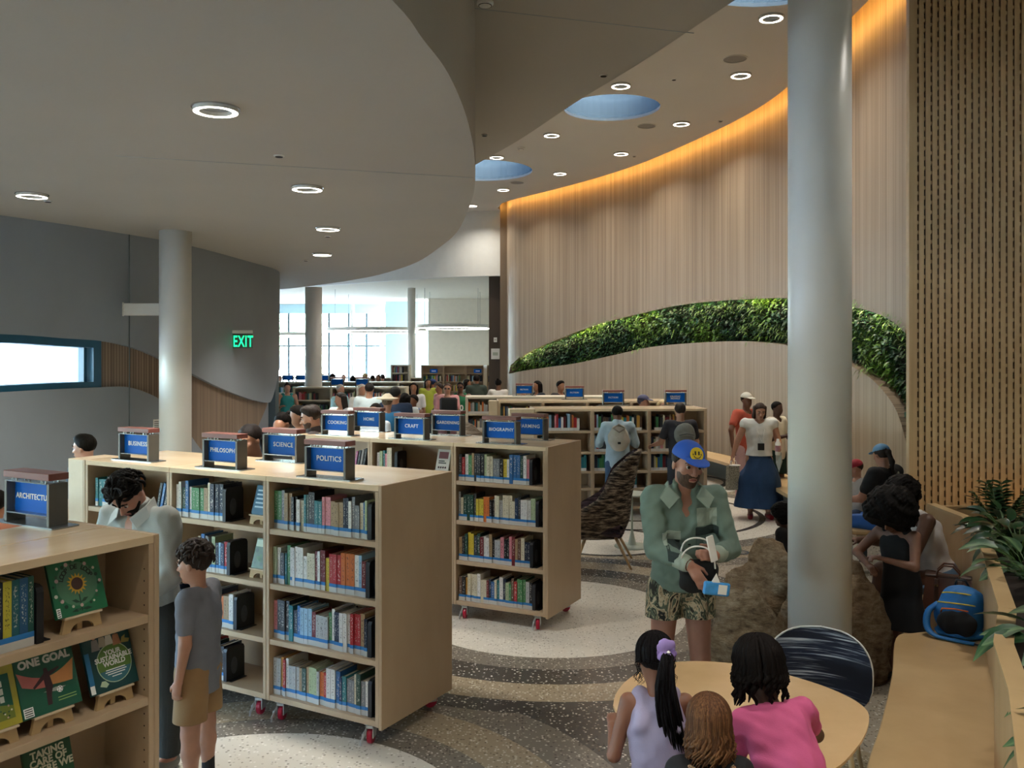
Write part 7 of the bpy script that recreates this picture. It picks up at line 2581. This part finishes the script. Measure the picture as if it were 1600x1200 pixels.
g2 = person('girl in a pink tee with dark twisted locks leaning over the table', 0, 0, 1.29, 184, '#5e4031', 'crop', '#15100e', 'tee', '#cc5a88', 'shorts', '#8f3f5c', '#d9d5cf', lean=32, side_lean=9, head=(12, 16, 0), vox=0.0065, fold=0.011, kid=0.75, build=0.88, hem=-0.12, pos=(1.00, 3.04),
            arms=(((0.02, -0.35, -1), (-0.02, -0.30, -1)), ((-0.5, -0.6, -0.7), (0.2, -0.9, -0.25))))
hl = hairm('#15100e')
hang(g2, hl, 'hair_locks', 110, 15, 0.34, r=0.0105, wave=0.011, lift=1.07, bumps=True, drop_z=-0.02, out=0.09)
hang(g2, hl, 'long_locks', 40, 16, 0.60, r=0.0085, wave=0.012, lift=1.05, bumps=True, drop_z=-0.02, az=(10, 350), out=0.10)
MB().tube([g2['wr'][0] + V3(0.024 * math.cos(a), 0.024 * math.sin(a), 0.02) for a in [k * PI / 8 for k in range(17)]], 0.005, 6).obj('bracelet', cloth('#c9b79a'), g2['t'], True)
MB().tube([g2['sc'] + V3(0.016 * math.cos(a) * (1 if math.sin(a) > 0 else 0.8), 0.075 + 0.006 * math.sin(a), 0.016 * math.sin(a) - 0.02) for a in [k * PI / 6 for k in range(13)]], 0.002, 5).obj('small_print', cloth('#e38aa9'), g2['t'], True)

# people on the benches at the right
gd = person('girl in a black dress with a big dark afro bowing her head beside the bench', 0, 0, 1.29, -52, '#7a5340', 'afro', '#0f0c0b', 'dress', '#0d0d10', '', '', '#1a1a1c', lean=12, head=(42, -6, 0), vox=0.0075, kid=0.5, pos=(2.70, 6.22), hair_s=1.42, hem=-0.22,
            arms=(((0.25, -0.5, -0.8), (-0.75, -0.55, 0.2)), ((-0.62, -0.25, -0.75), (0.75, -0.55, -0.25))), curl=(0.5, 0.35))
sw_ = person('seated woman in a white vest and denim shorts with a dark afro', 0, 0, 1.68, -84, '#5a3c2d', 'afro', '#0f0c0b', 'tank', '#c9c3c0', 'shorts', '#4a6076', '#2a2420', lean=24, head=(34, 0, 0), vox=0.009, hip=0.545, pos=(3.30, 7.0), build=1.12, hair_s=1.0,
             legs=(((0.12, -1, 0.10), (0.05, -0.1, -1)), ((-0.12, -1, 0.12), (-0.05, -0.05, -1))), arms=(((0.1, -0.45, -0.85), (-0.35, -0.9, -0.1)), ((-0.1, -0.6, -0.8), (0.3, -0.9, 0.1))), curl=(0.8, 0.8))
ph = thing('phone', 'dark phone held by the seated woman in the white vest', 'phone', world(sw_, sw_['wr'][0] + V3(-0.06, -0.10, 0.02)), math.radians(-60))
MB().bbox(-0.036, 0.036, -0.005, 0.005, -0.07, 0.07, 0.003).obj('case', M['black_plastic'], ph)
MB().box(-0.033, 0.033, 0.0052, 0.006, -0.065, 0.065).obj('screen', M['eye_dark'], ph)
bw_ = person('woman in a light blue cap and black tee sitting on the stone seat', 0, 0, 1.66, -145, '#a5765e', 'pony', '#241b17', 'tee', '#131416', 'shorts', '#2b5fa8', '#1a1a1c', lean=8, head=(12, -14, 0), vox=0.011, hip=0.545, pos=(3.93, 9.36), build=1.15, cap_c='#5e8db3', fold=0.008,
             legs=(((0.15, -1, -0.05), (0.05, -0.15, -1)), ((-0.12, -1, -0.05), (-0.02, -0.2, -1))), arms=(((0.3, -0.35, -1), (-0.2, -0.95, -0.2)), mir(((0.3, -0.35, -1), (-0.2, -0.95, -0.2)))))
for k in range(6):
    patch(bw_, -0.06, 0.085 - 0.030 * k, 0.11, 0.011, M['letter'], 'back_print_stripe', 0.002, True)
for k in range(3):
    patch(bw_, 0.07, 0.075 - 0.03 * k, 0.09, 0.010, cloth('#55585c'), 'back_print_line', 0.002, True)
cbg = thing('crossbody_bag', 'dark green crossbody bag on the back of the woman in the light blue cap', 'bag', world(bw_, bw_['ch'] + bw_['f'] * 0.17 + V3(0.11, 0, -0.16)), bw_['t'].rotation_euler.z)
skin('bag_body', Body().cap((-0.09, 0, 0.02), (0.07, 0, -0.02), 0.085, 0.075, 0.03, ((0, 1, 0), 0.55)), 0.011, cloth('#2c3f33'), cbg, fold=(0.008, 40, 1))
MB().tube([(0.0, 0.0, 0.08), (-0.08, -0.02, 0.2), (-0.15, -0.06, 0.3)], 0.02, 6, flat=((0, 1, 0), 0.3)).obj('strap', cloth('#5b5f4d'), cbg, True)
MB().tube([(-0.10, 0.045, 0.05), (0, 0.055, 0.04), (0.09, 0.045, 0.02)], 0.004, 5).obj('zip', M['black_plastic'], cbg, True)
rk = person('child in a red cap beyond the woman in the light blue cap', 0, 0, 1.20, -70, FAIR, 'crop', '#3a2c22', 'tee', '#b9b2a8', 'shorts', '#3a4a66', '#2a2a2c', vox=0.012, kid=0.6, hip=0.50, pos=(3.86, 10.05), cap_c='#a81e35', head=(10, 0, 0),
            legs=(((0.1, -1, -0.1), (0, -0.1, -1)), ((-0.1, -1, -0.1), (0, -0.1, -1))))
MB().lathe([(0.03, 0.0), (0.032, 0.004), (0.02, 0.006)], 16).obj('cap_emblem', M['letter'], rk['t']).matrix_local = Matrix.Translation(rk['hd'](-0.28, -0.22, 0.36)) @ Matrix.Rotation(math.radians(-70), 4, 'Y')
person('small child with a dark curly head half hidden by the big column behind the boulders', 0, 0, 0.95, -130, DARK, 'afro', '#100d0c', 'tee', '#151518', 'trousers', '#151518', vox=0.009, kid=1.0, pos=(2.33, 7.72), head=(10, 0, 0))

# ------------------------------------------------------------------ bags on the bench
bp = thing('backpack', 'bright blue backpack with yellow piping slumped on the bench', 'backpack', F(1499, 994, 0.452), math.radians(-32))
b = Body().ell((0, 0.0, 0.13), (0.145, 0.10, 0.135), None, 0.02).ell((0.02, 0.02, 0.24), (0.125, 0.085, 0.085), None, 0.04).ell((0, 0, 0.03), (0.15, 0.11, 0.035), None, 0.02)
M['bag_blue'] = cloth('#1566a8', 0.6)
skin('bag_body', b, 0.007, M['bag_blue'], bp, [((0, 0, 0.001), (0, 0, -1))], (0.012, 34, 1), 3)
b = Body().ell((-0.005, -0.085, 0.10), (0.115, 0.045, 0.085), None, 0.01)
skin('front_pocket', b, 0.006, cloth('#131518'), bp, [((0, 0, 0.002), (0, 0, -1))], (0.008, 44, 1), 5)
for zc, r0 in ((0.20, 0.128), (0.262, 0.10)):
    MB().tube([(r0 * math.cos(a), 0.01 - r0 * 0.80 * math.sin(a), zc + 0.03 * math.sin(a)) for a in [PI * k / 12 for k in range(13)]], 0.0042, 6).obj('piping', cloth('#c9b23d'), bp, True)
MB().tube([(-0.10, -0.075, 0.16), (-0.09, -0.1, 0.19), (-0.02, -0.115, 0.2), (0.06, -0.1, 0.19)], 0.005, 6).obj('orange_zip', cloth('#c0622d'), bp, True)
MB().tube(smooth_curve([(-0.12, 0.0, 0.2), (-0.175, -0.05, 0.15), (-0.18, -0.09, 0.06), (-0.13, -0.13, 0.02), (-0.02, -0.15, 0.012), (0.10, -0.17, 0.012)], 4), 0.022, 8, flat=((0, 0, 1), 0.45)).obj('shoulder_strap', M['bag_blue'], bp, True)
MB().tube([(0.10, -0.17, 0.012), (0.16, -0.20, 0.01), (0.17, -0.24, 0.006)], 0.014, 6, flat=((0, 0, 1), 0.4)).obj('strap_end', M['black_plastic'], bp, True)
MB().tube([(-0.03, 0.06, 0.31), (-0.02, 0.05, 0.35), (0.03, 0.05, 0.35), (0.05, 0.06, 0.31)], 0.008, 6).obj('haul_loop', M['black_plastic'], bp, True)
hbag = thing('handbag', 'brown leather handbag standing on the bench behind the blue backpack', 'handbag', F(1482, 952, 0.452), math.radians(-28))
M['leather'] = plain('brown_leather', '#5a3524', 0.4, var=0.08, nscale=14)
mb = MB()
mb.add([(-0.17, -0.07, 0), (0.17, -0.07, 0), (0.17, 0.07, 0), (-0.17, 0.07, 0), (-0.145, -0.035, 0.235), (0.145, -0.035, 0.235), (0.145, 0.035, 0.235), (-0.145, 0.035, 0.235)], [(3, 2, 1, 0), (4, 5, 6, 7), (0, 1, 5, 4), (1, 2, 6, 5), (2, 3, 7, 6), (3, 0, 4, 7)])
mb.obj('bag_body', M['leather'], hbag)
for s in (-1, 1):
    MB().bbox(s * 0.075 - 0.014, s * 0.075 + 0.014, -0.082 + 0.0, -0.05, 0.02, 0.21, 0.003).obj('leather_tab', cloth('#3f2519', 0.5), hbag).rotation_euler = (math.radians(-8), 0, 0)
    MB().lathe([(0.012, -0.006), (0.012, 0.006)], 12).obj('gold_buckle', plain('gold_metal', '#c9b184', 0.25, 0.9, var=0), hbag).location = (s * 0.075, -0.064, 0.175)
    MB().tube([(-0.075, s * 0.035, 0.20), (-0.07, s * 0.04, 0.27), (-0.03, s * 0.045, 0.315), (0.03, s * 0.045, 0.315), (0.07, s * 0.04, 0.27), (0.075, s * 0.035, 0.20)], 0.007, 7).obj('handle', M['leather'], hbag, True)
MB().bbox(-0.15, 0.15, -0.04, 0.04, 0.225, 0.245, 0.006).obj('zip_edge', cloth('#3f2519', 0.5), hbag)
# ------------------------------------------------------------------ picture books on little wooden stands
_es = {}


def easel(mat, x, y, z, label, w=0.17):
    t = thing('book_stand', label, 'book stand', mat @ Vector((x, y, z)), mat.to_euler().z, 'small wooden book stands')
    if not _es:
        o = [(-w / 2, 0), (-w / 2 + 0.035, 0)] + [(-0.05 * math.cos(a), 0.034 * math.sin(a)) for a in [k * PI / 8 for k in range(9)]] + [(w / 2 - 0.035, 0), (w / 2, 0), (w / 2 - 0.012, 0.055), (-w / 2 + 0.012, 0.055)]
        _es['front_foot'] = MB().extrude(o, Matrix(((1, 0, 0, 0), (0, 0, 1, 0), (0, 1, 0, 0), (0, 0, 0, 1))), 0.016).mesh('front_foot', M['bench_wood'])
        _es['ledge'] = MB().bbox(-w / 2 + 0.005, w / 2 - 0.005, -0.012, 0.045, 0.055, 0.064, 0.002).mesh('ledge', M['maple_edge'])
        b = MB().bbox(-0.045, 0.045, 0.0, 0.012, 0.0, 0.2, 0.002, mat=Matrix.Translation((0, 0.05, 0.03)) @ Matrix.Rotation(math.radians(-20), 4, 'X'))
        b.bbox(-0.012, 0.012, 0.0, 0.10, 0.0, 0.03, 0.002, mat=Matrix.Translation((0, 0.016, 0.0)))
        _es['back_rest'] = b.mesh('back_rest', M['bench_wood'])
    for k, me in _es.items():
        o = bpy.data.objects.new(k, me)
        COL.objects.link(o)
        o.parent = t
    return t


def cover(name, hexv, rough=0.32):
    return M.setdefault(name, plain(name, hexv, rough, var=0.05, nscale=14))


def display_book(mat, x, y, z, w, h, col, label, tilt=20, t_=0.014, spin=0.0, sc_=0.87):
    o = MB().bbox(-w / 2, w / 2, 0, 0.0025, 0, h, 0.0005)
    o.bbox(-w / 2, w / 2, t_ - 0.0025, t_, 0, h, 0.0005)
    o.box(-w / 2, -w / 2 + 0.003, 0, t_, 0, h)
    o = o.obj('picture_book', col)
    tag(o, label, 'book', 'picture books shown face out')
    o.rotation_euler = (math.radians(-tilt), 0, mat.to_euler().z + spin)
    o.location = mat @ Vector((x, y, z))
    o.scale = (sc_,) * 3
    MB().box(-w / 2 + 0.003, w / 2 - 0.003, 0.0025, t_ - 0.0025, 0.004, h - 0.004).obj('pages', M['paper'], o)
    return o


def disc(parent, cx, cz, r, mat, name, y=-0.0008, n=28, sz=1.0, a0=0.0, a1=2 * PI, r_in=0.0):
    mb = MB()
    full = abs(a1 - a0 - 2 * PI) < 1e-6
    pts = [(cx + r * math.cos(a0 + (a1 - a0) * k / n), cz + r * sz * math.sin(a0 + (a1 - a0) * k / n)) for k in range(n if full else n + 1)]
    if r_in:
        inn = [(cx + r_in * math.cos(a0 + (a1 - a0) * k / n), cz + r_in * sz * math.sin(a0 + (a1 - a0) * k / n)) for k in range(n if full else n + 1)]
        mb.v = [(a, y, b) for a, b in pts] + [(a, y, b) for a, b in inn]
        L = len(pts)
        for k in range(L if full else L - 1):
            mb.f.append((k, (k + 1) % L, L + (k + 1) % L, L + k)); mb.m.append(0)
    else:
        mb.add([(a, y, b) for a, b in pts], [tuple(range(len(pts)))])
    return mb.obj(name, mat, parent)


def flatpoly(parent, pts, mat, name, y=-0.0008):
    mb = MB()
    tris = geometry.tessellate_polygon([[Vector((a, b, 0)) for a, b in pts]])
    mb.add([(a, y, b) for a, b in pts], [tuple(q) for q in tris])
    return mb.obj(name, mat, parent)


def bars(parent, spec, mat, name, y=-0.0010):
    mb = MB()
    for x0, x1, z0, z1 in spec:
        mb.add([(x0, y, z0), (x1, y, z0), (x1, y, z1), (x0, y, z1)], [(0, 1, 2, 3)])
    return tag(mb.obj(name, mat, parent), kind='stuff')


am = ubm(arc)
white = M['letter']
RX = (PI / 2, 0, 0)
# flower book, lettering bent round the bloom
easel(am, 0.61, 0.05, ZS[3], 'wooden book stand under the green flower picture book')
b1 = display_book(am, 0.61, 0.045, ZS[3] + 0.065, 0.25, 0.265, cover('cover_green', '#1f6b44'), 'green picture book with a sunflower and curved lettering, on the top shelf')
disc(b1, 0, 0.135, 0.098, cover('cover_sage', '#4c7a5c'), 'wreath_ground', -0.0006)
for k in range(16):
    a = 2 * PI * k / 16
    c, s = math.cos(a), math.sin(a)
    flatpoly(b1, [(c * 0.024 - s * 0.009, 0.135 + s * 0.024 + c * 0.009), (c * 0.024 + s * 0.009, 0.135 + s * 0.024 - c * 0.009), (c * 0.050, 0.135 + s * 0.050)], cover('petal_yellow', '#d9a832'), 'petal', -0.0011)
disc(b1, 0, 0.135, 0.028, cover('seed_brown', '#4a2a26'), 'flower_centre', -0.0014)
flatpoly(b1, [(-0.003, 0.012), (0.003, 0.012), (0.003, 0.088), (-0.003, 0.088)], cover('stem_dark', '#173c26'), 'flower_stem', -0.0010)
for sx in (-1, 1):
    flatpoly(b1, [(0, 0.05), (sx * 0.02, 0.068), (sx * 0.04, 0.066), (sx * 0.022, 0.052)], cover('stem_dark', '#173c26'), 'flower_leaf', -0.0010)
    flatpoly(b1, [(0, 0.022), (sx * 0.03, 0.026), (sx * 0.05, 0.016), (sx * 0.02, 0.012)], cover('stem_dark', '#173c26'), 'flower_leaf', -0.0010)
word = 'LOOP DE LOOP'
for k, ch_ in enumerate(word):
    if ch_ == ' ':
        continue
    a = math.radians(158 - 136 * k / (len(word) - 1))
    text(ch_, 0.030, cover('ink_dark', '#10241a'), b1, (0.076 * math.cos(a), -0.0015, 0.135 + 0.076 * math.sin(a)), (PI / 2, -(a - PI / 2), 0), extrude=0.0003, bold=0.0008)
rg = random.Random(21)
for k in range(26):
    a = 2 * PI * k / 26 + rg.uniform(-0.1, 0.1)
    r = 0.104 + rg.uniform(-0.008, 0.012)
    disc(b1, r * math.cos(a), 0.135 + r * math.sin(a), rg.uniform(0.004, 0.010), cover('sprig_%d' % (k % 4), ('#c9a6a0', '#173c26', '#d8d2c0', '#35593f')[k % 4]), 'sprig', -0.0011, 8)
bars(b1, [(-0.119, -0.100, 0.004, 0.045)], white, 'call_label')
bars(b1, [(-0.116, -0.103, 0.008 + 0.009 * k, 0.012 + 0.009 * k) for k in range(4)], cover('ink_dark', '#10241a'), 'label_print', -0.0014)

easel(am, 0.49, 0.05, ZS[2], 'wooden book stand under the ONE GOAL picture book')
b2 = display_book(am, 0.49, 0.045, ZS[2] + 0.065, 0.27, 0.275, cover('cover_deep_green', '#17563f'), 'dark green picture book titled ONE GOAL on the second shelf')
text('ONE GOAL', 0.046, cover('title_grey', '#cfccc3'), b2, (0, -0.0016, 0.222), RX, extrude=0.0003, bold=0.0022)
up_ = [(-0.13 + 0.26 * k / 12, 0.148 + 0.05 * (abs(k - 6) / 6) ** 1.7) for k in range(13)]
dn_ = [(-0.115 + 0.225 * k / 12, 0.105 + 0.028 * ((12 - k) / 12) ** 2) for k in range(13)]
flatpoly(b2, up_ + dn_[::-1], cover('banner_orange', '#c9864a'), 'orange_banner', -0.0008)
flatpoly(b2, up_[:7] + [(0.0, 0.105), (-0.06, 0.112), (-0.115, 0.133)], cover('banner_rose', '#b5655c'), 'rose_banner', -0.0010)
flatpoly(b2, [(-0.02, 0.03), (0.0, 0.03), (0.005, 0.07), (0.018, 0.105), (0.012, 0.15), (0.06, 0.172), (0.056, 0.18), (0.008, 0.168), (0.004, 0.187), (-0.012, 0.187), (-0.012, 0.168), (-0.07, 0.12), (-0.064, 0.112), (-0.018, 0.14), (-0.016, 0.1)], cover('figure_dark', '#3b2026'), 'player_figure', -0.0013)
disc(b2, 0.045, 0.082, 0.014, white, 'ball', -0.0012, 14)
for k in range(5):
    a = 2 * PI * k / 5
    disc(b2, 0.045 + 0.009 * math.cos(a), 0.082 + 0.009 * math.sin(a), 0.003, cover('figure_dark', '#3b2026'), 'ball_patch', -0.0015, 5)
flatpoly(b2, [(-0.03, 0.088), (0.03, 0.096), (0.075, 0.088), (0.03, 0.078)], cover('banner_grey', '#9aa095'), 'goal_line', -0.0009)
bars(b2, [(0.03, 0.115, 0.046, 0.050), (0.03, 0.115, 0.034, 0.038)], cover('title_lime', '#9fb86a'), 'small_print')
bars(b2, [(-0.128, -0.085, 0.006, 0.046)], white, 'call_label', -0.0012)
bars(b2, [(-0.124, -0.089, 0.010 + 0.009 * k, 0.014 + 0.009 * k) for k in range(4)], cover('ink_dark', '#10241a'), 'label_print', -0.0015)

easel(am, 0.755, 0.05, ZS[2], 'wooden book stand under the YOUR SUSTAINABLE WORLD book')
b3 = display_book(am, 0.755, 0.045, ZS[2] + 0.065, 0.245, 0.28, cover('cover_teal', '#123f40'), 'dark teal picture book titled YOUR SUSTAINABLE WORLD on the second shelf')
disc(b3, 0.018, 0.118, 0.090, cover('badge_ring', '#b9c9a6'), 'badge_ring', -0.0007)
disc(b3, 0.018, 0.118, 0.086, cover('badge_olive', '#5d7f35'), 'round_badge', -0.0010)
disc(b3, 0.018, 0.118, 0.086, cover('badge_blue', '#356a76'), 'badge_lower_half', -0.0012, a0=math.radians(200), a1=math.radians(340))
text('YOUR\nSUSTAINABLE\nWORLD', 0.031, white, b3, (0.018, -0.0018, 0.142), RX, extrude=0.0003, bold=0.0009, line=0.8)
bars(b3, [(0.018 - w, 0.018 + w, z, z + 0.004) for w, z in ((0.05, 0.088), (0.055, 0.078), (0.045, 0.068), (0.025, 0.056))], white, 'small_print', -0.0018)
for k, (x, c1, c2) in enumerate(((-0.06, '#b98a72', '#8f8a84'), (-0.022, '#6d4733', '#b3a58f'), (0.012, '#c9a58c', '#d8d2c6'), (0.05, '#8f6049', '#b9805c'))):
    flatpoly(b3, [(x - 0.022, 0.205 - abs(x) * 0.25), (x + 0.022, 0.205 - abs(x) * 0.25), (x + 0.014, 0.246 - abs(x) * 0.1), (x - 0.014, 0.246 - abs(x) * 0.1)], cover('kid_top_%d' % k, c2), 'child_figure', -0.0013)
    disc(b3, x, 0.258 - abs(x) * 0.1, 0.011, cover('kid_face_%d' % k, c1), 'child_face', -0.0014, 12)
flatpoly(b3, [(0.07, 0.195), (0.11, 0.19), (0.118, 0.205), (0.095, 0.212), (0.10, 0.228), (0.08, 0.22)], cover('leaf_tan', '#a5914f'), 'leaf_cluster', -0.0013)
flatpoly(b3, [(-0.075, 0.03), (-0.045, 0.018), (-0.03, 0.03), (-0.045, 0.048), (-0.062, 0.05)], cover('badge_ring', '#b9c9a6'), 'small_leaf', -0.0013)
bars(b3, [(-0.1225, -0.098, 0.045, 0.19)], cover('spine_blue', '#2a6f9c'), 'blue_label', -0.0008)
bars(b3, [(-0.1225, -0.100, 0.006, 0.044)], white, 'call_label', -0.0008)

easel(am, 0.275, 0.05, ZS[2], 'wooden book stand under the yellow-green picture book')
b4 = display_book(am, 0.275, 0.045, ZS[2] + 0.065, 0.22, 0.28, cover('cover_lime', '#a59b2f'), 'yellow-green picture book with a dark green panel at the frame edge')
flatpoly(b4, [(-0.085, 0.03), (0.085, 0.03), (0.085, 0.215), (-0.085, 0.215)], cover('cover_deep_green', '#17563f'), 'green_panel', -0.0008)
bars(b4, [(-0.01 + 0.022 * (k % 3), 0.008 + 0.022 * (k % 3), 0.165 - 0.032 * (k // 3), 0.19 - 0.032 * (k // 3)) for k in range(9)], cover('title_grey', '#cfccc3'), 'block_letters', -0.0013)
flatpoly(b4, [(-0.085, 0.03), (0.085, 0.03), (0.085, 0.08), (0.02, 0.095), (-0.05, 0.075), (-0.085, 0.08)], cover('meadow', '#6d7a2e'), 'meadow', -0.0012)
for k in range(18):
    disc(b4, rg.uniform(-0.08, 0.08), rg.uniform(0.035, 0.085), 0.004, cover('sprig_%d' % (k % 4), '#c9a6a0'), 'meadow_flower', -0.0015, 7)

b5 = display_book(am, 0.50, 0.055, ZS[1] + 0.065, 0.22, 0.27, cover('cover_leafy', '#21502f'), 'leafy green picture book with cream capitals on the third shelf', tilt=16)
easel(am, 0.50, 0.055, ZS[1], 'wooden book stand on the third shelf of the display')
text('TAKING\nCARE OF\nWHERE WE\nLIVE', 0.042, cover('title_cream', '#d8d3b5'), b5, (0, -0.0014, 0.155), RX, extrude=0.0003, bold=0.0016, line=0.82)
for k in range(20):
    x, z = rg.uniform(-0.105, 0.105), rg.choice((rg.uniform(0.005, 0.05), rg.uniform(0.24, 0.265)))
    flatpoly(b5, [(x - 0.006, z), (x, z - 0.01), (x + 0.006, z), (x, z + 0.014)], cover('leaf_pale', '#4f8a4c'), 'leaf_print', -0.0010)

# books shown face out in the near row and the second row
pm = ubm(pol[1])
for lv, hx, nm, cl2 in ((3, '#1d5a78', 'blue picture book with pale title lines on the PHILOSOPHY top shelf', '#9fc0cf'), (2, '#3f5a34', 'green forest picture book on the PHILOSOPHY second shelf', '#b9c4a6')):
    easel(pm, 0.755, 0.06, ZS[lv], 'wooden book stand under the ' + nm.split(' on the ')[0])
    o = display_book(pm, 0.755, 0.055, ZS[lv] + 0.065, 0.15, 0.215, cover('face_' + hx[1:], hx), nm, tilt=18)
    if lv == 3:
        bars(o, [(-0.055, 0.055 - 0.02 * (k % 2), 0.17 - 0.03 * k, 0.182 - 0.03 * k) for k in range(5)], cover('face_line_' + cl2[1:], cl2), 'title_lines')
    else:
        bars(o, [(-0.07, 0.07, 0.155, 0.205)], cover('face_line_' + cl2[1:], cl2), 'pale_sky')
        for k in range(16):
            disc(o, rg.uniform(-0.06, 0.06), rg.uniform(0.03, 0.15), rg.uniform(0.008, 0.018), cover('bush_%d' % (k % 2), ('#2a4426', '#5a7a48')[k % 2]), 'bush_print', -0.0010, 9)
cm_ = ubm(bio[1])
o = display_book(cm_, 0.70, 0.09, ZS[3] + 0.066, 0.15, 0.215, cover('face_cream', '#c4bfb4'), 'cream book with a reddish picture shown face out left of BIOGRAPHY', tilt=18)
bars(o, [(-0.055, 0.055, 0.12, 0.19)], cover('face_rose', '#7d4a4a'), 'picture_panel')
bars(o, [(-0.05, 0.02, 0.09, 0.10), (-0.05, 0.04, 0.07, 0.08)], cover('ink_dark', '#10241a'), 'title_lines')
for k in range(4):
    disc(o, -0.04 + 0.026 * k, 0.03, 0.011, cover('figure_dark', '#3b2026'), 'figure_print', -0.0010, 9)
easel(cm_, 0.70, 0.095, ZS[3], 'wooden book stand under the cream book left of BIOGRAPHY')
